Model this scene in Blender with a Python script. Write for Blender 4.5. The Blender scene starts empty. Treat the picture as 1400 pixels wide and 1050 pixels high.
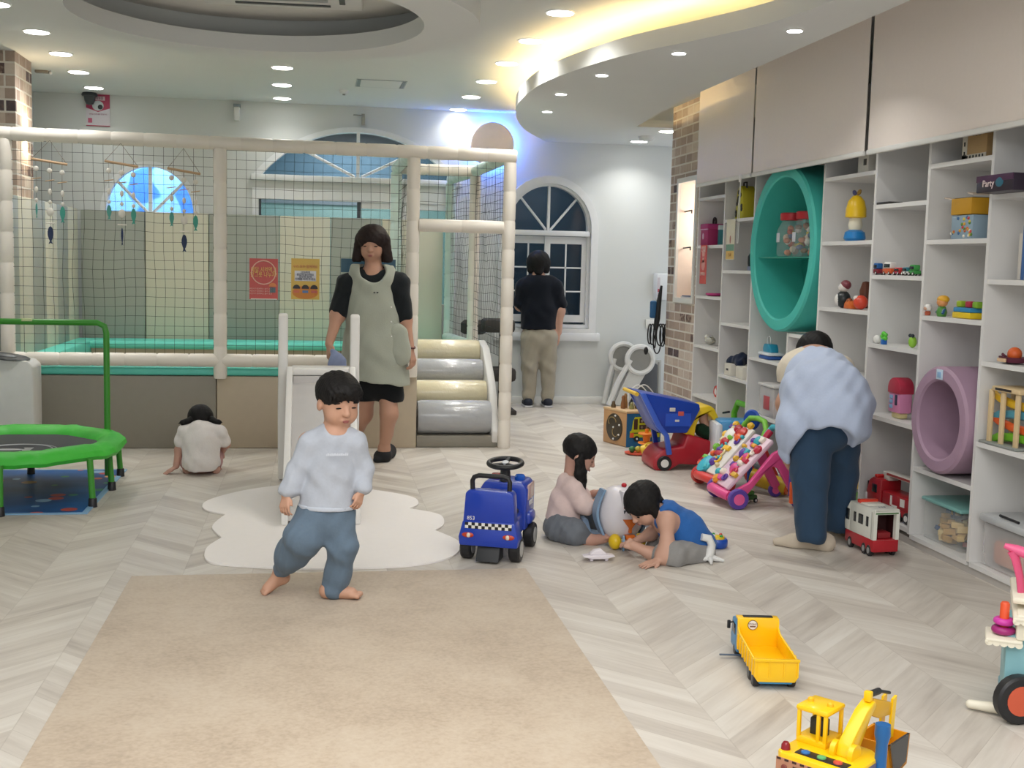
import bpy, bmesh, math, random
import numpy as np
from mathutils import Vector, Matrix
from mathutils.geometry import tessellate_polygon
random.seed(7)
PI = math.pi
SC = bpy.context.scene
C = SC.collection

# ---------------------------------------------------------------- camera
FPX = 1600.0
PSI, PHI, RHO = math.radians(9.58), math.radians(5.83), math.radians(1.38)
CF = Vector((math.sin(PSI)*math.cos(PHI), math.cos(PSI)*math.cos(PHI), -math.sin(PHI)))
_r0 = Vector((math.cos(PSI), -math.sin(PSI), 0)); _u0 = _r0.cross(CF)
CR = _r0*math.cos(RHO) + _u0*math.sin(RHO)
CU = CR.cross(CF)
CAM = Vector((0, 0, 1.35))
cd = bpy.data.cameras.new('camera'); cam = bpy.data.objects.new('camera', cd); C.objects.link(cam)
cd.sensor_fit = 'HORIZONTAL'; cd.sensor_width = 36; cd.lens = 36*FPX/1400
cd.clip_start = 0.05; cd.clip_end = 100
cam.matrix_world = Matrix(((CR.x, CU.x, -CF.x, 0), (CR.y, CU.y, -CF.y, 0), (CR.z, CU.z, -CF.z, 1.35), (0, 0, 0, 1)))
SC.camera = cam

def ray(x, y): return CF + CR*((x-700)/FPX) - CU*((y-525)/FPX)
def at(x, y, Y):
    d = ray(x, y); return CAM + d*(Y/d.y)
def atx(x, y, X):
    d = ray(x, y); return CAM + d*(X/d.x)
def fl(x, y, z=0.0):
    d = ray(x, y); return CAM + d*((z-1.35)/d.z)

# ---------------------------------------------------------------- light and exposure
w = bpy.data.worlds.new('world'); SC.world = w; w.use_nodes = True
w.node_tree.nodes['Background'].inputs[0].default_value = (0.86, 0.93, 1.0, 1)
w.node_tree.nodes['Background'].inputs[1].default_value = 0.55
vs = SC.view_settings
SC.display_settings.display_device = 'sRGB'
vs.view_transform = 'Standard'; vs.look = 'None'; vs.gamma = 1; vs.use_curve_mapping = False
vs.exposure = 0.49
SC.cycles.max_bounces = 6; SC.cycles.diffuse_bounces = 4
SC.cycles.sample_clamp_indirect = 5

def area(name, loc, size, power, col=(1, 1, 1), rot=(0, 0, 0), size_y=None, shape=None, spread=180):
    l = bpy.data.lights.new(name, 'AREA'); l.energy = power; l.color = col; l.size = size
    if size_y: l.shape = 'RECTANGLE'; l.size_y = size_y
    if shape: l.shape = shape
    l.spread = math.radians(spread)
    o = bpy.data.objects.new(name, l); C.objects.link(o); o.location = loc; o.rotation_euler = rot
    return o
# broad fills standing in for unseen ceiling lights, behind and ahead of the camera
area('rear_room_light', (0.3, -0.8, 2.7), 3.6, 110, (1, .98, .96), size_y=2.0)
area('near_room_light', (0.3, 2.6, 2.5), 3.2, 46, (1, .98, .96), size_y=2.4)

# ---------------------------------------------------------------- materials
MATS = {}
def mat(name, col=(.8, .8, .8), rough=.5, metal=0, emit=None, estr=0, alpha=None, trans=0, spec=None, coat=0, noise=None, sheen=0):
    if name in MATS: return MATS[name]
    m = bpy.data.materials.new(name); m.use_nodes = True
    nt = m.node_tree; b = nt.nodes['Principled BSDF']
    if len(col) == 3: col = (*col, 1)
    b.inputs['Base Color'].default_value = col
    b.inputs['Roughness'].default_value = rough; b.inputs['Metallic'].default_value = metal
    if emit: b.inputs['Emission Color'].default_value = (*emit, 1); b.inputs['Emission Strength'].default_value = estr
    if alpha is not None: b.inputs['Alpha'].default_value = alpha
    if trans: b.inputs['Transmission Weight'].default_value = trans
    if spec is not None: b.inputs['Specular IOR Level'].default_value = spec
    if coat: b.inputs['Coat Weight'].default_value = coat
    if sheen: b.inputs['Sheen Weight'].default_value = sheen
    # fine procedural variation
    sc_, amt, bump = noise if noise else (18, .05, .04)
    tc = nt.nodes.new('ShaderNodeTexCoord'); n = nt.nodes.new('ShaderNodeTexNoise'); n.inputs['Scale'].default_value = sc_
    n.inputs['Detail'].default_value = 4
    nt.links.new(tc.outputs['Object'], n.inputs['Vector'])
    mx = nt.nodes.new('ShaderNodeMix'); mx.data_type = 'RGBA'; mx.blend_type = 'MULTIPLY'
    mr = nt.nodes.new('ShaderNodeMapRange'); mr.inputs[3].default_value = 1-amt; mr.inputs[4].default_value = 1+amt
    nt.links.new(n.outputs[0], mr.inputs[0])
    mx.inputs[0].default_value = 1; mx.inputs[6].default_value = col
    nt.links.new(mr.outputs[0], mx.inputs[7]); nt.links.new(mx.outputs[2], b.inputs['Base Color'])
    if bump:
        bp = nt.nodes.new('ShaderNodeBump'); bp.inputs['Strength'].default_value = bump; bp.inputs['Distance'].default_value = .01
        nt.links.new(n.outputs[0], bp.inputs['Height']); nt.links.new(bp.outputs[0], b.inputs['Normal'])
    MATS[name] = m
    return m
def s2l(h):
    h = h.lstrip('#'); o = []
    for i in (0, 2, 4):
        c = int(h[i:i+2], 16)/255; o.append(c/12.92 if c <= .04045 else ((c+.055)/1.055)**2.4)
    return tuple(o)
def hx(h, rough=.5, **k): return mat('m_'+h.lstrip('#')+'_%d' % int(rough*100)+''.join(f'_{a}{b}' for a, b in k.items()), s2l(h), rough, **k)

# ---------------------------------------------------------------- mesh builder
class MB:
    def __init__(s): s.v = []; s.f = []; s.m = []; s.mats = []; s.smooth = []
    def _mi(s, m):
        if m not in s.mats: s.mats.append(m)
        return s.mats.index(m)
    def add(s, vs, fs, m, smooth=True, M=None):
        if M is not None: vs = [M @ Vector(v) for v in vs]
        n = len(s.v); s.v += [tuple(v) for v in vs]; i = s._mi(m)
        s.f += [tuple(a+n for a in f) for f in fs]; s.m += [i]*len(fs); s.smooth += [smooth]*len(fs)
        return s
    def box(s, x0, x1, y0, y1, z0, z1, m, M=None, r=0.0, seg=2):
        x0, x1 = min(x0, x1), max(x0, x1); y0, y1 = min(y0, y1), max(y0, y1); z0, z1 = min(z0, z1), max(z0, z1)
        if r <= 0:
            v = [(x, y, z) for x in (x0, x1) for y in (y0, y1) for z in (z0, z1)]
            return s.add(v, [(0, 1, 3, 2), (4, 6, 7, 5), (0, 4, 5, 1), (2, 3, 7, 6), (0, 2, 6, 4), (1, 5, 7, 3)], m, False, M)
        r = min(r, (x1-x0)/2.001, (y1-y0)/2.001, (z1-z0)/2.001)
        bm = bmesh.new(); bmesh.ops.create_cube(bm, size=1)
        for q in bm.verts: q.co = Vector(((x0+x1)/2+q.co.x*(x1-x0), (y0+y1)/2+q.co.y*(y1-y0), (z0+z1)/2+q.co.z*(z1-z0)))
        bmesh.ops.bevel(bm, geom=bm.edges[:], offset=r, segments=seg, affect='EDGES', profile=.5)
        s.bm(bm, m, M); return s
    def bm(s, bm, m, M=None, smooth=True):
        bm.verts.index_update()
        s.add([q.co.copy() for q in bm.verts], [tuple(q.index for q in f.verts) for f in bm.faces], m, smooth, M); bm.free()
    def cyl(s, a, b, ra, m, rb=None, n=16, cap=True, M=None):
        a = Vector(a); b = Vector(b); rb = ra if rb is None else rb
        d = (b-a).normalized(); t = d.orthogonal().normalized(); u = d.cross(t)
        vs = []
        for p, r in ((a, ra), (b, rb)):
            for i in range(n):
                q = 2*PI*i/n; vs.append(p+(t*math.cos(q)+u*math.sin(q))*r)
        fs = [(i, (i+1) % n, n+(i+1) % n, n+i) for i in range(n)]
        if cap: fs += [tuple(range(n))[::-1], tuple(range(n, 2*n))]
        return s.add(vs, fs, m, True, M)
    def tube(s, pts, r, m, n=8, closed=False, M=None, flat=1.0, up=None):
        pts = [Vector(p) for p in pts]; N = len(pts); rr = r if isinstance(r, (list, tuple)) else [r]*N
        vs = []; prev = None
        for i, p in enumerate(pts):
            a = pts[(i-1) % N] if (closed or i > 0) else p; b = pts[(i+1) % N] if (closed or i < N-1) else p
            d = (b-a).normalized()
            if up is not None: t = Vector(up).cross(d)
            elif prev is None: t = d.orthogonal()
            else: t = prev-d*prev.dot(d)
            if t.length < 1e-6: t = d.orthogonal()
            t.normalize(); prev = t; u = d.cross(t)
            for k in range(n):
                q = 2*PI*k/n; vs.append(p+(t*math.cos(q)+u*math.sin(q)*flat)*rr[i])
        fs = []
        for i in range(N if closed else N-1):
            j = (i+1) % N
            for k in range(n): fs.append((i*n+k, i*n+(k+1) % n, j*n+(k+1) % n, j*n+k))
        if not closed: fs += [tuple(range(n))[::-1], tuple(range((N-1)*n, N*n))]
        return s.add(vs, fs, m, True, M)
    def lathe(s, prof, m, n=24, c=(0, 0, 0), axis=None, M=None, sx=1, sy=1):
        # prof: (r, z) from bottom to top
        c = Vector(c); R = Matrix.Identity(3) if axis is None else Vector((0, 0, 1)).rotation_difference(Vector(axis)).to_matrix()
        vs = []; 
        for r, z in prof:
            for k in range(n):
                q = 2*PI*k/n; vs.append(c+R @ Vector((max(r, 1e-5)*math.cos(q)*sx, max(r, 1e-5)*math.sin(q)*sy, z)))
        fs = [(i*n+k, i*n+(k+1) % n, (i+1)*n+(k+1) % n, (i+1)*n+k) for i in range(len(prof)-1) for k in range(n)]
        fs += [tuple(range(n))[::-1], tuple(range((len(prof)-1)*n, len(prof)*n))]
        return s.add(vs, fs, m, True, M)
    def ell(s, c, r, m, n=16, M=None, R=None):
        if not isinstance(r, (tuple, list)): r = (r, r, r)
        k = n//2; prof = [(math.sin(PI*i/k), -math.cos(PI*i/k)) for i in range(k+1)]
        T = Matrix.Translation(Vector(c)) @ (R.to_4x4() if R is not None else Matrix.Identity(4)) @ Matrix.Diagonal((*r, 1))
        if M is not None: T = M @ T
        return s.lathe(prof, m, n, M=T)
    def torus(s, c, R, r, m, axis=(0, 0, 1), n=28, k=8, M=None, flat=1.0):
        c = Vector(c); Q = Vector((0, 0, 1)).rotation_difference(Vector(axis)).to_matrix()
        pts = [c+Q @ Vector((R*math.cos(2*PI*i/n), R*math.sin(2*PI*i/n), 0)) for i in range(n)]
        return s.tube(pts, r, m, k, True, M, flat=flat, up=Vector(axis))
    def prism(s, poly, t0, t1, m, M=None, holes=(), plane='xz', bev=0):
        # 2d polygon (ccw) extruded along the third axis from t0 to t1
        def P(a, b, t): return {'xz': (a, t, b), 'xy': (a, b, t), 'yz': (t, a, b)}[plane]
        loops = [list(poly)]+[list(h) for h in holes]
        tri = tessellate_polygon([[Vector((a, b, 0)) for a, b in L] for L in loops])
        flat = [p for L in loops for p in L]; n = len(flat)
        vs = [P(a, b, t0) for a, b in flat]+[P(a, b, t1) for a, b in flat]
        fs = [tuple(t) for t in tri]+[tuple(a+n for a in t[::-1]) for t in tri]; o = 0
        for L in loops:
            k = len(L)
            fs += [(o+i, o+(i+1) % k, o+n+(i+1) % k, o+n+i) for i in range(k)]; o += k
        bm = bmesh.new(); bv = [bm.verts.new(v) for v in vs]
        for f in fs:
            try: bm.faces.new([bv[i] for i in f])
            except ValueError: pass
        bmesh.ops.recalc_face_normals(bm, faces=bm.faces[:])
        if bev: 
            es = [e for e in bm.edges if len(e.link_faces) == 2 and e.calc_face_angle(0) > .6]
            bmesh.ops.bevel(bm, geom=es, offset=bev, segments=2, affect='EDGES', profile=.5)
        s.bm(bm, m, M); return s
    def build(s, name, parent=None, ang=38, **tags):
        me = bpy.data.meshes.new(name); me.from_pydata(s.v, [], s.f)
        for m in s.mats: me.materials.append(m)
        me.polygons.foreach_set('material_index', s.m); me.polygons.foreach_set('use_smooth', s.smooth)
        if any(s.smooth):
            bm = bmesh.new(); bm.from_mesh(me); bmesh.ops.recalc_face_normals(bm, faces=bm.faces[:]); bm.to_mesh(me); bm.free()
            me.set_sharp_from_angle(angle=math.radians(ang))
        me.update()
        o = bpy.data.objects.new(name, me); C.objects.link(o)
        if parent is not None:
            o.parent = parent
            if tags.pop('world', False): me.transform(parent.matrix_world.inverted() if False else Matrix.LocRotScale(parent.location, parent.rotation_euler, parent.scale).inverted())
        tags.pop('world', None)
        for k, v in tags.items(): o[k] = v
        return o
def thing(name, label, cat, loc=(0, 0, 0), rz=0, group=None, scale=1.0):
    o = bpy.data.objects.new(name, None); C.objects.link(o); o.empty_display_size = .1
    o.location = loc; o.rotation_euler = (0, 0, rz); o.scale = (scale,)*3
    o['label'] = label; o['category'] = cat
    if group: o['group'] = group
    return o
def tag(o, label, cat, group=None):
    o['label'] = label; o['category'] = cat
    if group: o['group'] = group
    return o
def recenter(o):
    # move a single-mesh thing's origin to the base of its mesh
    me = o.data; n = len(me.vertices); a = np.empty(n*3); me.vertices.foreach_get('co', a); a = a.reshape(-1, 3)
    c = Vector(((a[:, 0].min()+a[:, 0].max())/2, (a[:, 1].min()+a[:, 1].max())/2, a[:, 2].min()))
    me.transform(Matrix.Translation(-c)); o.location = o.location+c; return o
def struct(name, mb, **k):
    o = mb.build(name, **k); o['kind'] = 'structure'; return o
def dup(root, loc=None, rz=None, label=None, group=None, swap=None):
    def rec(o, par):
        c = o.copy(); C.objects.link(c)
        if par is not None: c.parent = par
        for ch in [q for q in C.objects if q.parent == o]: rec(ch, c)
        return c
    r = rec(root, None)
    if loc is not None: r.location = loc
    if rz is not None: r.rotation_euler = (0, 0, rz)
    if label: r['label'] = label
    if group: r['group'] = group
    return r
def arch(cx, z0, hw, zs, ry=None, n=24, sides=True):
    # outline: straight jambs from z0 to zs, then a half ellipse
    ry = hw if ry is None else ry
    p = [(cx+hw*math.cos(PI*i/n), zs+ry*math.sin(PI*i/n)) for i in range(n+1)]
    if sides: p = [(cx+hw, z0)]+p+[(cx-hw, z0)]
    return p
def segarc(cx, z0, hw, h, n=30):
    # circular segment standing on its chord
    r = (hw*hw+h*h)/(2*h); a = math.asin(hw/r)
    return [(cx+r*math.sin(a-2*a*i/n), z0+h-r+r*math.cos(a-2*a*i/n)) for i in range(n+1)]
def TXT(body, size, m, M, parent, name='lettering', ext=.001, align='CENTER', sx=1):
    cu = bpy.data.curves.new(name, 'FONT'); cu.body = body; cu.size = size; cu.extrude = ext
    cu.align_x = align; cu.align_y = 'CENTER'; cu.resolution_u = 2
    o = bpy.data.objects.new(name, cu); C.objects.link(o)
    dg = bpy.context.evaluated_depsgraph_get(); me = bpy.data.meshes.new_from_object(o.evaluated_get(dg))
    bpy.data.objects.remove(o); me.name = name
    me.transform(M @ Matrix.Diagonal((sx, 1, 1, 1))); me.materials.clear(); me.materials.append(m)
    q = bpy.data.objects.new(name, me); C.objects.link(q); q.parent = parent
    return q
# frames for flat lettering: text x -> first axis, text y -> second
def frame(o, xa, ya):
    xa = Vector(xa).normalized(); ya = Vector(ya).normalized(); za = xa.cross(ya)
    return Matrix(((xa.x, ya.x, za.x, o[0]), (xa.y, ya.y, za.y, o[1]), (xa.z, ya.z, za.z, o[2]), (0, 0, 0, 1)))

# ---------------------------------------------------------------- special materials
def nodes(name):
    m = bpy.data.materials.new(name); m.use_nodes = True; nt = m.node_tree
    return m, nt, nt.nodes['Principled BSDF'], nt.nodes.new, nt.links.new
def mth(nt, op, a, b=None, c=None):
    n = nt.nodes.new('ShaderNodeMath'); n.operation = op
    for i, v in enumerate((a, b, c)):
        if v is None: continue
        if isinstance(v, (int, float)): n.inputs[i].default_value = v
        else: nt.links.new(v, n.inputs[i])
    return n.outputs[0]
def ramp(nt, fac, stops, interp='LINEAR'):
    r = nt.nodes.new('ShaderNodeValToRGB'); r.color_ramp.interpolation = interp
    e = r.color_ramp.elements
    while len(e) < len(stops): e.new(.5)
    for q, (p, c) in zip(e, stops): q.position = p; q.color = (*c, 1) if len(c) == 3 else c
    nt.links.new(fac, r.inputs[0]); return r.outputs[0]

def floor_mat():
    m, nt, b, N, L = nodes('chevron_floor')
    g = N('ShaderNodeNewGeometry'); s = N('ShaderNodeSeparateXYZ'); L(g.outputs['Position'], s.inputs[0])
    W = .29
    xx = mth(nt, 'DIVIDE', mth(nt, 'ADD', s.outputs[0], .555), W)
    col = mth(nt, 'FLOOR', xx)
    tri = mth(nt, 'PINGPONG', xx, 1.0)
    v = mth(nt, 'SUBTRACT', s.outputs[1], mth(nt, 'MULTIPLY', tri, W))
    P = .135
    vi = mth(nt, 'DIVIDE', v, P); idx = mth(nt, 'FLOOR', vi); fr = mth(nt, 'FRACT', vi)
    cb = N('ShaderNodeCombineXYZ'); L(col, cb.inputs[0]); L(idx, cb.inputs[1])
    wn = N('ShaderNodeTexWhiteNoise'); wn.noise_dimensions = '2D'; L(cb.outputs[0], wn.inputs['Vector'])
    # streaks that follow each plank: across-plank coordinate stretched
    cb2 = N('ShaderNodeCombineXYZ'); L(mth(nt, 'MULTIPLY', v, 26), cb2.inputs[0]); L(mth(nt, 'MULTIPLY', tri, 1.2), cb2.inputs[1])
    L(mth(nt, 'MULTIPLY_ADD', col, 7.3, mth(nt, 'MULTIPLY', idx, 3.1)), cb2.inputs[2])
    nz = N('ShaderNodeTexNoise'); nz.inputs['Scale'].default_value = 1.0; nz.inputs['Detail'].default_value = 5; nz.inputs['Roughness'].default_value = .6
    L(cb2.outputs[0], nz.inputs['Vector'])
    cb3 = N('ShaderNodeCombineXYZ'); L(mth(nt, 'MULTIPLY', v, 9), cb3.inputs[0]); L(mth(nt, 'MULTIPLY', tri, .6), cb3.inputs[1]); L(mth(nt, 'MULTIPLY', col, 5.7), cb3.inputs[2])
    nz2 = N('ShaderNodeTexNoise'); nz2.inputs['Scale'].default_value = 1.0; nz2.inputs['Detail'].default_value = 3
    L(cb3.outputs[0], nz2.inputs['Vector'])
    f = mth(nt, 'ADD', mth(nt, 'MULTIPLY', wn.outputs[0], .22), mth(nt, 'ADD', mth(nt, 'MULTIPLY', nz.outputs[0], .40), mth(nt, 'MULTIPLY', nz2.outputs[0], .44)))
    c = ramp(nt, f, [(.30, s2l('#aca39a')), (.43, s2l('#c0b8ae')), (.56, s2l('#ccc5bb')), (.72, s2l('#d8d3ca'))])
    # joints
    e1 = mth(nt, 'LESS_THAN', fr, .022)
    fx = mth(nt, 'FRACT', xx); e2 = mth(nt, 'LESS_THAN', fx, .012)
    e = mth(nt, 'MAXIMUM', e1, e2)
    mx = N('ShaderNodeMix'); mx.data_type = 'RGBA'; L(mth(nt, 'MULTIPLY', e, .22), mx.inputs[0]); L(c, mx.inputs[6]); mx.inputs[7].default_value = (*s2l('#857a6e'), 1)
    L(mx.outputs[2], b.inputs['Base Color'])
    b.inputs['Roughness'].default_value = .42; b.inputs['Specular IOR Level'].default_value = .4
    bp = N('ShaderNodeBump'); bp.inputs['Strength'].default_value = .08; bp.inputs['Distance'].default_value = .004
    L(nz.outputs[0], bp.inputs['Height']); L(bp.outputs[0], b.inputs['Normal'])
    return m
def brick_mat(axis, name, sw=.215, sh=.087):
    m, nt, b, N, L = nodes(name)
    g = N('ShaderNodeNewGeometry'); s = N('ShaderNodeSeparateXYZ'); L(g.outputs['Position'], s.inputs[0])
    cb = N('ShaderNodeCombineXYZ'); L(mth(nt, 'ADD', s.outputs[0], s.outputs[1]), cb.inputs[0]); L(s.outputs[2], cb.inputs[1])
    br = N('ShaderNodeTexBrick'); L(cb.outputs[0], br.inputs['Vector']); br.inputs['Scale'].default_value = 1
    br.inputs['Brick Width'].default_value = sw; br.inputs['Row Height'].default_value = sh; br.inputs['Mortar Size'].default_value = .008
    br.inputs['Mortar Smooth'].default_value = .3; br.inputs['Bias'].default_value = 0
    # random tone for each brick
    row = mth(nt, 'FLOOR', mth(nt, 'DIVIDE', s.outputs[2], sh))
    off = mth(nt, 'MULTIPLY', mth(nt, 'MODULO', row, 2), .5)
    cid = mth(nt, 'FLOOR', mth(nt, 'ADD', mth(nt, 'DIVIDE', mth(nt, 'ADD', s.outputs[0], s.outputs[1]), sw), off))
    cc = N('ShaderNodeCombineXYZ'); L(cid, cc.inputs[0]); L(row, cc.inputs[1])
    wn = N('ShaderNodeTexWhiteNoise'); wn.noise_dimensions = '2D'; L(cc.outputs[0], wn.inputs['Vector'])
    nz = N('ShaderNodeTexNoise'); nz.inputs['Scale'].default_value = 30; L(g.outputs['Position'], nz.inputs['Vector'])
    c = ramp(nt, mth(nt, 'ADD', wn.outputs[0], mth(nt, 'MULTIPLY', mth(nt, 'SUBTRACT', nz.outputs[0], .5), .35)), [(0.0, s2l('#54484a')), (.09, s2l('#6b5650')), (.13, s2l('#a08d80')), (.6, s2l('#b5a294')), (1, s2l('#cdc0b3'))])
    mx = N('ShaderNodeMix'); mx.data_type = 'RGBA'; L(br.outputs['Fac'], mx.inputs[0]); L(c, mx.inputs[6]); mx.inputs[7].default_value = (*s2l('#d6d0c6'), 1)
    L(mx.outputs[2], b.inputs['Base Color']); b.inputs['Roughness'].default_value = .85
    bp = N('ShaderNodeBump'); bp.inputs['Strength'].default_value = .6; bp.inputs['Distance'].default_value = .01; bp.invert = True
    L(br.outputs['Fac'], bp.inputs['Height']); L(bp.outputs[0], b.inputs['Normal'])
    return m
def rug_mat():
    m, nt, b, N, L = nodes('woven_rug')
    tc = N('ShaderNodeTexCoord')
    n1 = N('ShaderNodeTexNoise'); n1.inputs['Scale'].default_value = 2.2; n1.inputs['Detail'].default_value = 6; n1.inputs['Roughness'].default_value = .7; L(tc.outputs['Object'], n1.inputs['Vector'])
    n2 = N('ShaderNodeTexNoise'); n2.inputs['Scale'].default_value = 70; n2.inputs['Detail'].default_value = 3; L(tc.outputs['Object'], n2.inputs['Vector'])
    f = mth(nt, 'ADD', mth(nt, 'MULTIPLY', n1.outputs[0], .7), mth(nt, 'MULTIPLY', n2.outputs[0], .3))
    c = ramp(nt, f, [(.34, s2l('#ab9a86')), (.45, s2l('#baa893')), (.53, s2l('#c2b19c')), (.64, s2l('#c8b9a5'))])
    L(c, b.inputs['Base Color']); b.inputs['Roughness'].default_value = .95; b.inputs['Sheen Weight'].default_value = .15
    bp = N('ShaderNodeBump'); bp.inputs['Strength'].default_value = .3; bp.inputs['Distance'].default_value = .004; L(n2.outputs[0], bp.inputs['Height']); L(bp.outputs[0], b.inputs['Normal'])
    return m
M_WALL = mat('wall_paint', s2l('#d3d6d4'), .75, noise=(3, .02, .02))
M_CEIL = mat('ceiling_paint', s2l('#d8dad8'), .8, noise=(3, .02, .02))
M_TRIM = mat('trim_white', s2l('#e2e2de'), .45)
M_FOAM = mat('foam_cream', s2l('#ebe4d9'), .42, noise=(8, .03, .05))
M_WHITE = mat('plastic_white', s2l('#e8e6e2'), .4)
M_SHELF = mat('shelf_white', s2l('#e0dfdd'), .45, noise=(5, .015, 0))
M_BLACK = mat('black_plastic', (.012, .012, .014), .45)
M_MINT = mat('mint_vinyl', s2l('#62cdbc'), .45)
M_GLASS = mat('dark_glass', (.02, .035, .05), .06, spec=.6, alpha=.35)
M_CLEAR = mat('clear_plastic', (.85, .9, .92), .15, alpha=.13)

# ================================================================ SETTING
YB = 11.2            # back wall
XL, XR = -2.5, 3.45
ZM, ZS = 2.78, 2.53  # main ceiling and soffit
b = MB(); b.box(XL-.1, XR+.1, -1.6, YB+.1, -.06, 0, floor_mat()); struct('floor', b)
# ---- back wall with four openings
win1 = arch(-1.50, 1.62, .40, 1.735, .44)       # small blue arch
win2 = segarc(.379, 2.11, .915, .435)
win3 = [(-.53, .95), (1.26, .95), (1.26, 1.93), (-.53, 1.93)]
win4 = arch(2.213, .78, .43, 1.71)
b = MB(); b.prism([(XL-.1, 0), (XR+.3, 0), (XR+.3, 2.95), (XL-.1, 2.95)], YB, YB+.16, M_WALL, holes=[win1[::-1], win2[::-1], win3[::-1], win4[::-1]])
struct('wall_back', b)
b = MB(); b.box(XL-.12, XL, -1.6, YB+.1, 0, 2.95, M_WALL); struct('wall_left', b)
b = MB(); b.box(3.35, 3.47, -1.6, 8.84, 0, 2.95, M_WALL); struct('wall_right', b)
# brick return with its lit pass-through
M_BR = brick_mat(1, 'brick_wall', .30, .076)
b = MB(); b.prism([(8.86, 0), (9.72, 0), (9.72, 2.70), (8.86, 2.70)], 2.97, 3.07, M_BR, holes=[[(8.99, 1.08), (8.99, 2.08), (9.49, 2.08), (9.49, 1.08)]], plane='yz')
struct('wall_brick', b)
b = MB()
M_NICHE = mat('niche_paint', s2l('#ecdccf'), .7)
b.box(3.45, 3.50, 8.86, 9.9, 0, 2.70, M_NICHE); b.box(3.07, 3.45, 8.86, 8.90, 0, 2.7, M_NICHE); b.box(3.07, 3.5, 9.66, 9.72, 0, 2.7, M_NICHE)
b.box(3.07, 3.45, 8.9, 9.66, .98, 1.10, M_TRIM)
struct('wall_niche', b)
area('niche_lamp', (3.4, 9.2, 1.75), .3, 4, (1, .90, .80), rot=(PI/2, 0, PI/4))
b = MB(); b.prism([(8.98, 1.07), (9.50, 1.07), (9.50, 2.09), (8.98, 2.09)], 2.955, 2.975, M_TRIM, holes=[[(9.02, 1.11), (9.02, 2.05), (9.46, 2.05), (9.46, 1.11)]], plane='yz')
b.prism([(8.99, 1.08), (9.49, 1.08), (9.49, 2.08), (8.99, 2.08)], 2.976, 3.30, mat('niche_paint2', s2l('#efe0d3'), .7), holes=[[(9.02, 1.11), (9.02, 2.05), (9.46, 2.05), (9.46, 1.11)]], plane='yz')
struct('trim_1', b)
# left brick pillar
b = MB(); b.box(-2.47, -2.13, 9.0, 9.5, 0, ZM, brick_mat(0, 'brick_pillar', .2, .087)); struct('wall_pillar', b)
# baseboards
b = MB(); b.box(1.5, 3.45, YB-.018, YB, 0, .07, M_TRIM, r=.004); struct('baseboard_back', b)

# ---- ceiling
CC, RO, RI = (-.28, 6.1), (1.09, 1.12), (.865, .90)
def ring(c, r, n=64): return [(c[0]+r[0]*math.cos(2*PI*i/n), c[1]+r[1]*math.sin(2*PI*i/n)) for i in range(n)]
CI = (-.335, 6.1)
b = MB(); b.prism([(XL-.1, -1.6), (XR+.3, -1.6), (XR+.3, YB+.1), (XL-.1, YB+.1)], ZM, ZM+.1, M_CEIL, plane='xy', holes=[ring(CI, (1.0, 1.03))[::-1]]); struct('ceiling', b)
b = MB(); b.prism(ring(CI, (1.03, 1.06)), 2.735, 2.779, mat('recess_paint', s2l('#d8d6d0'), .8), plane='xy')
struct('ceiling_recess', b)
b = MB()
b.prism(ring(CC, RO), ZS, ZS+.03, M_CEIL, plane='xy', holes=[ring(CI, RI)[::-1]])
b.prism(ring(CC, RO), ZS+.03, ZM, M_CEIL, plane='xy', holes=[ring(CC, (RO[0]-.03, RO[1]-.03))[::-1]])
b.prism(ring(CI, (RI[0]+.02, RI[1]+.02)), ZS+.03, ZS+.09, M_CEIL, plane='xy', holes=[ring(CI, RI)[::-1]])
struct('ceiling_ring', b)
# soffit with its curved, cove-lit edge
ctrl = [(2.42, -1.6), (2.36, 1.0), (2.34, 3.0), (2.31, 4.0), (2.222, 4.946), (2.13, 5.488), (1.947, 5.95), (1.681, 6.56), (1.486, 7.37), (1.435, 8.039), (1.498, 9.011), (1.76, 10.177), (2.16, 11.2)]
def crom(P, k=6):
    out = []
    for i in range(len(P)-1):
        p0 = P[max(i-1, 0)]; p1 = P[i]; p2 = P[i+1]; p3 = P[min(i+2, len(P)-1)]
        for j in range(k):
            t = j/k; out.append(tuple(.5*((2*p1[a])+(-p0[a]+p2[a])*t+(2*p0[a]-5*p1[a]+4*p2[a]-p3[a])*t*t+(-p0[a]+3*p1[a]-3*p2[a]+p3[a])*t**3) for a in range(len(p1))))
    out.append(tuple(P[-1])); return out
edge = crom(ctrl)
b = MB()
poly = edge+[(XR+.3, YB), (XR+.3, 9.72), (2.65, 9.72), (2.53, 8.0), (2.53, -1.6)]
b.prism(poly, ZS, ZS+.03, M_CEIL, plane='xy')
# lip standing on the curved edge
inner = [(x+.035, y) for x, y in edge]
b.prism(edge+inner[::-1], ZS+.03, 2.63, M_CEIL, plane='xy')
struct('ceiling_soffit', b)
b = MB(); b.box(2.53, 3.07, -1.6, 9.72, 2.70, 2.74, M_CEIL); b.box(2.50, 2.53, -1.6, 8.0, ZS+.03, 2.72, M_CEIL); struct('ceiling_blind_pocket', b)
# LED strip lying in the cove
M_WARM = mat('warm_led', (1, .8, .4), .5, emit=(1, .72, .32), estr=30)
b = MB(); b.tube([(x+.10, y, 2.60) for x, y in edge[30:]], .012, M_WARM, 6); 
o = tag(b.build('cove_light_strip'), 'warm yellow strip light hidden in the cove above the curved soffit edge', 'light strip')

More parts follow.
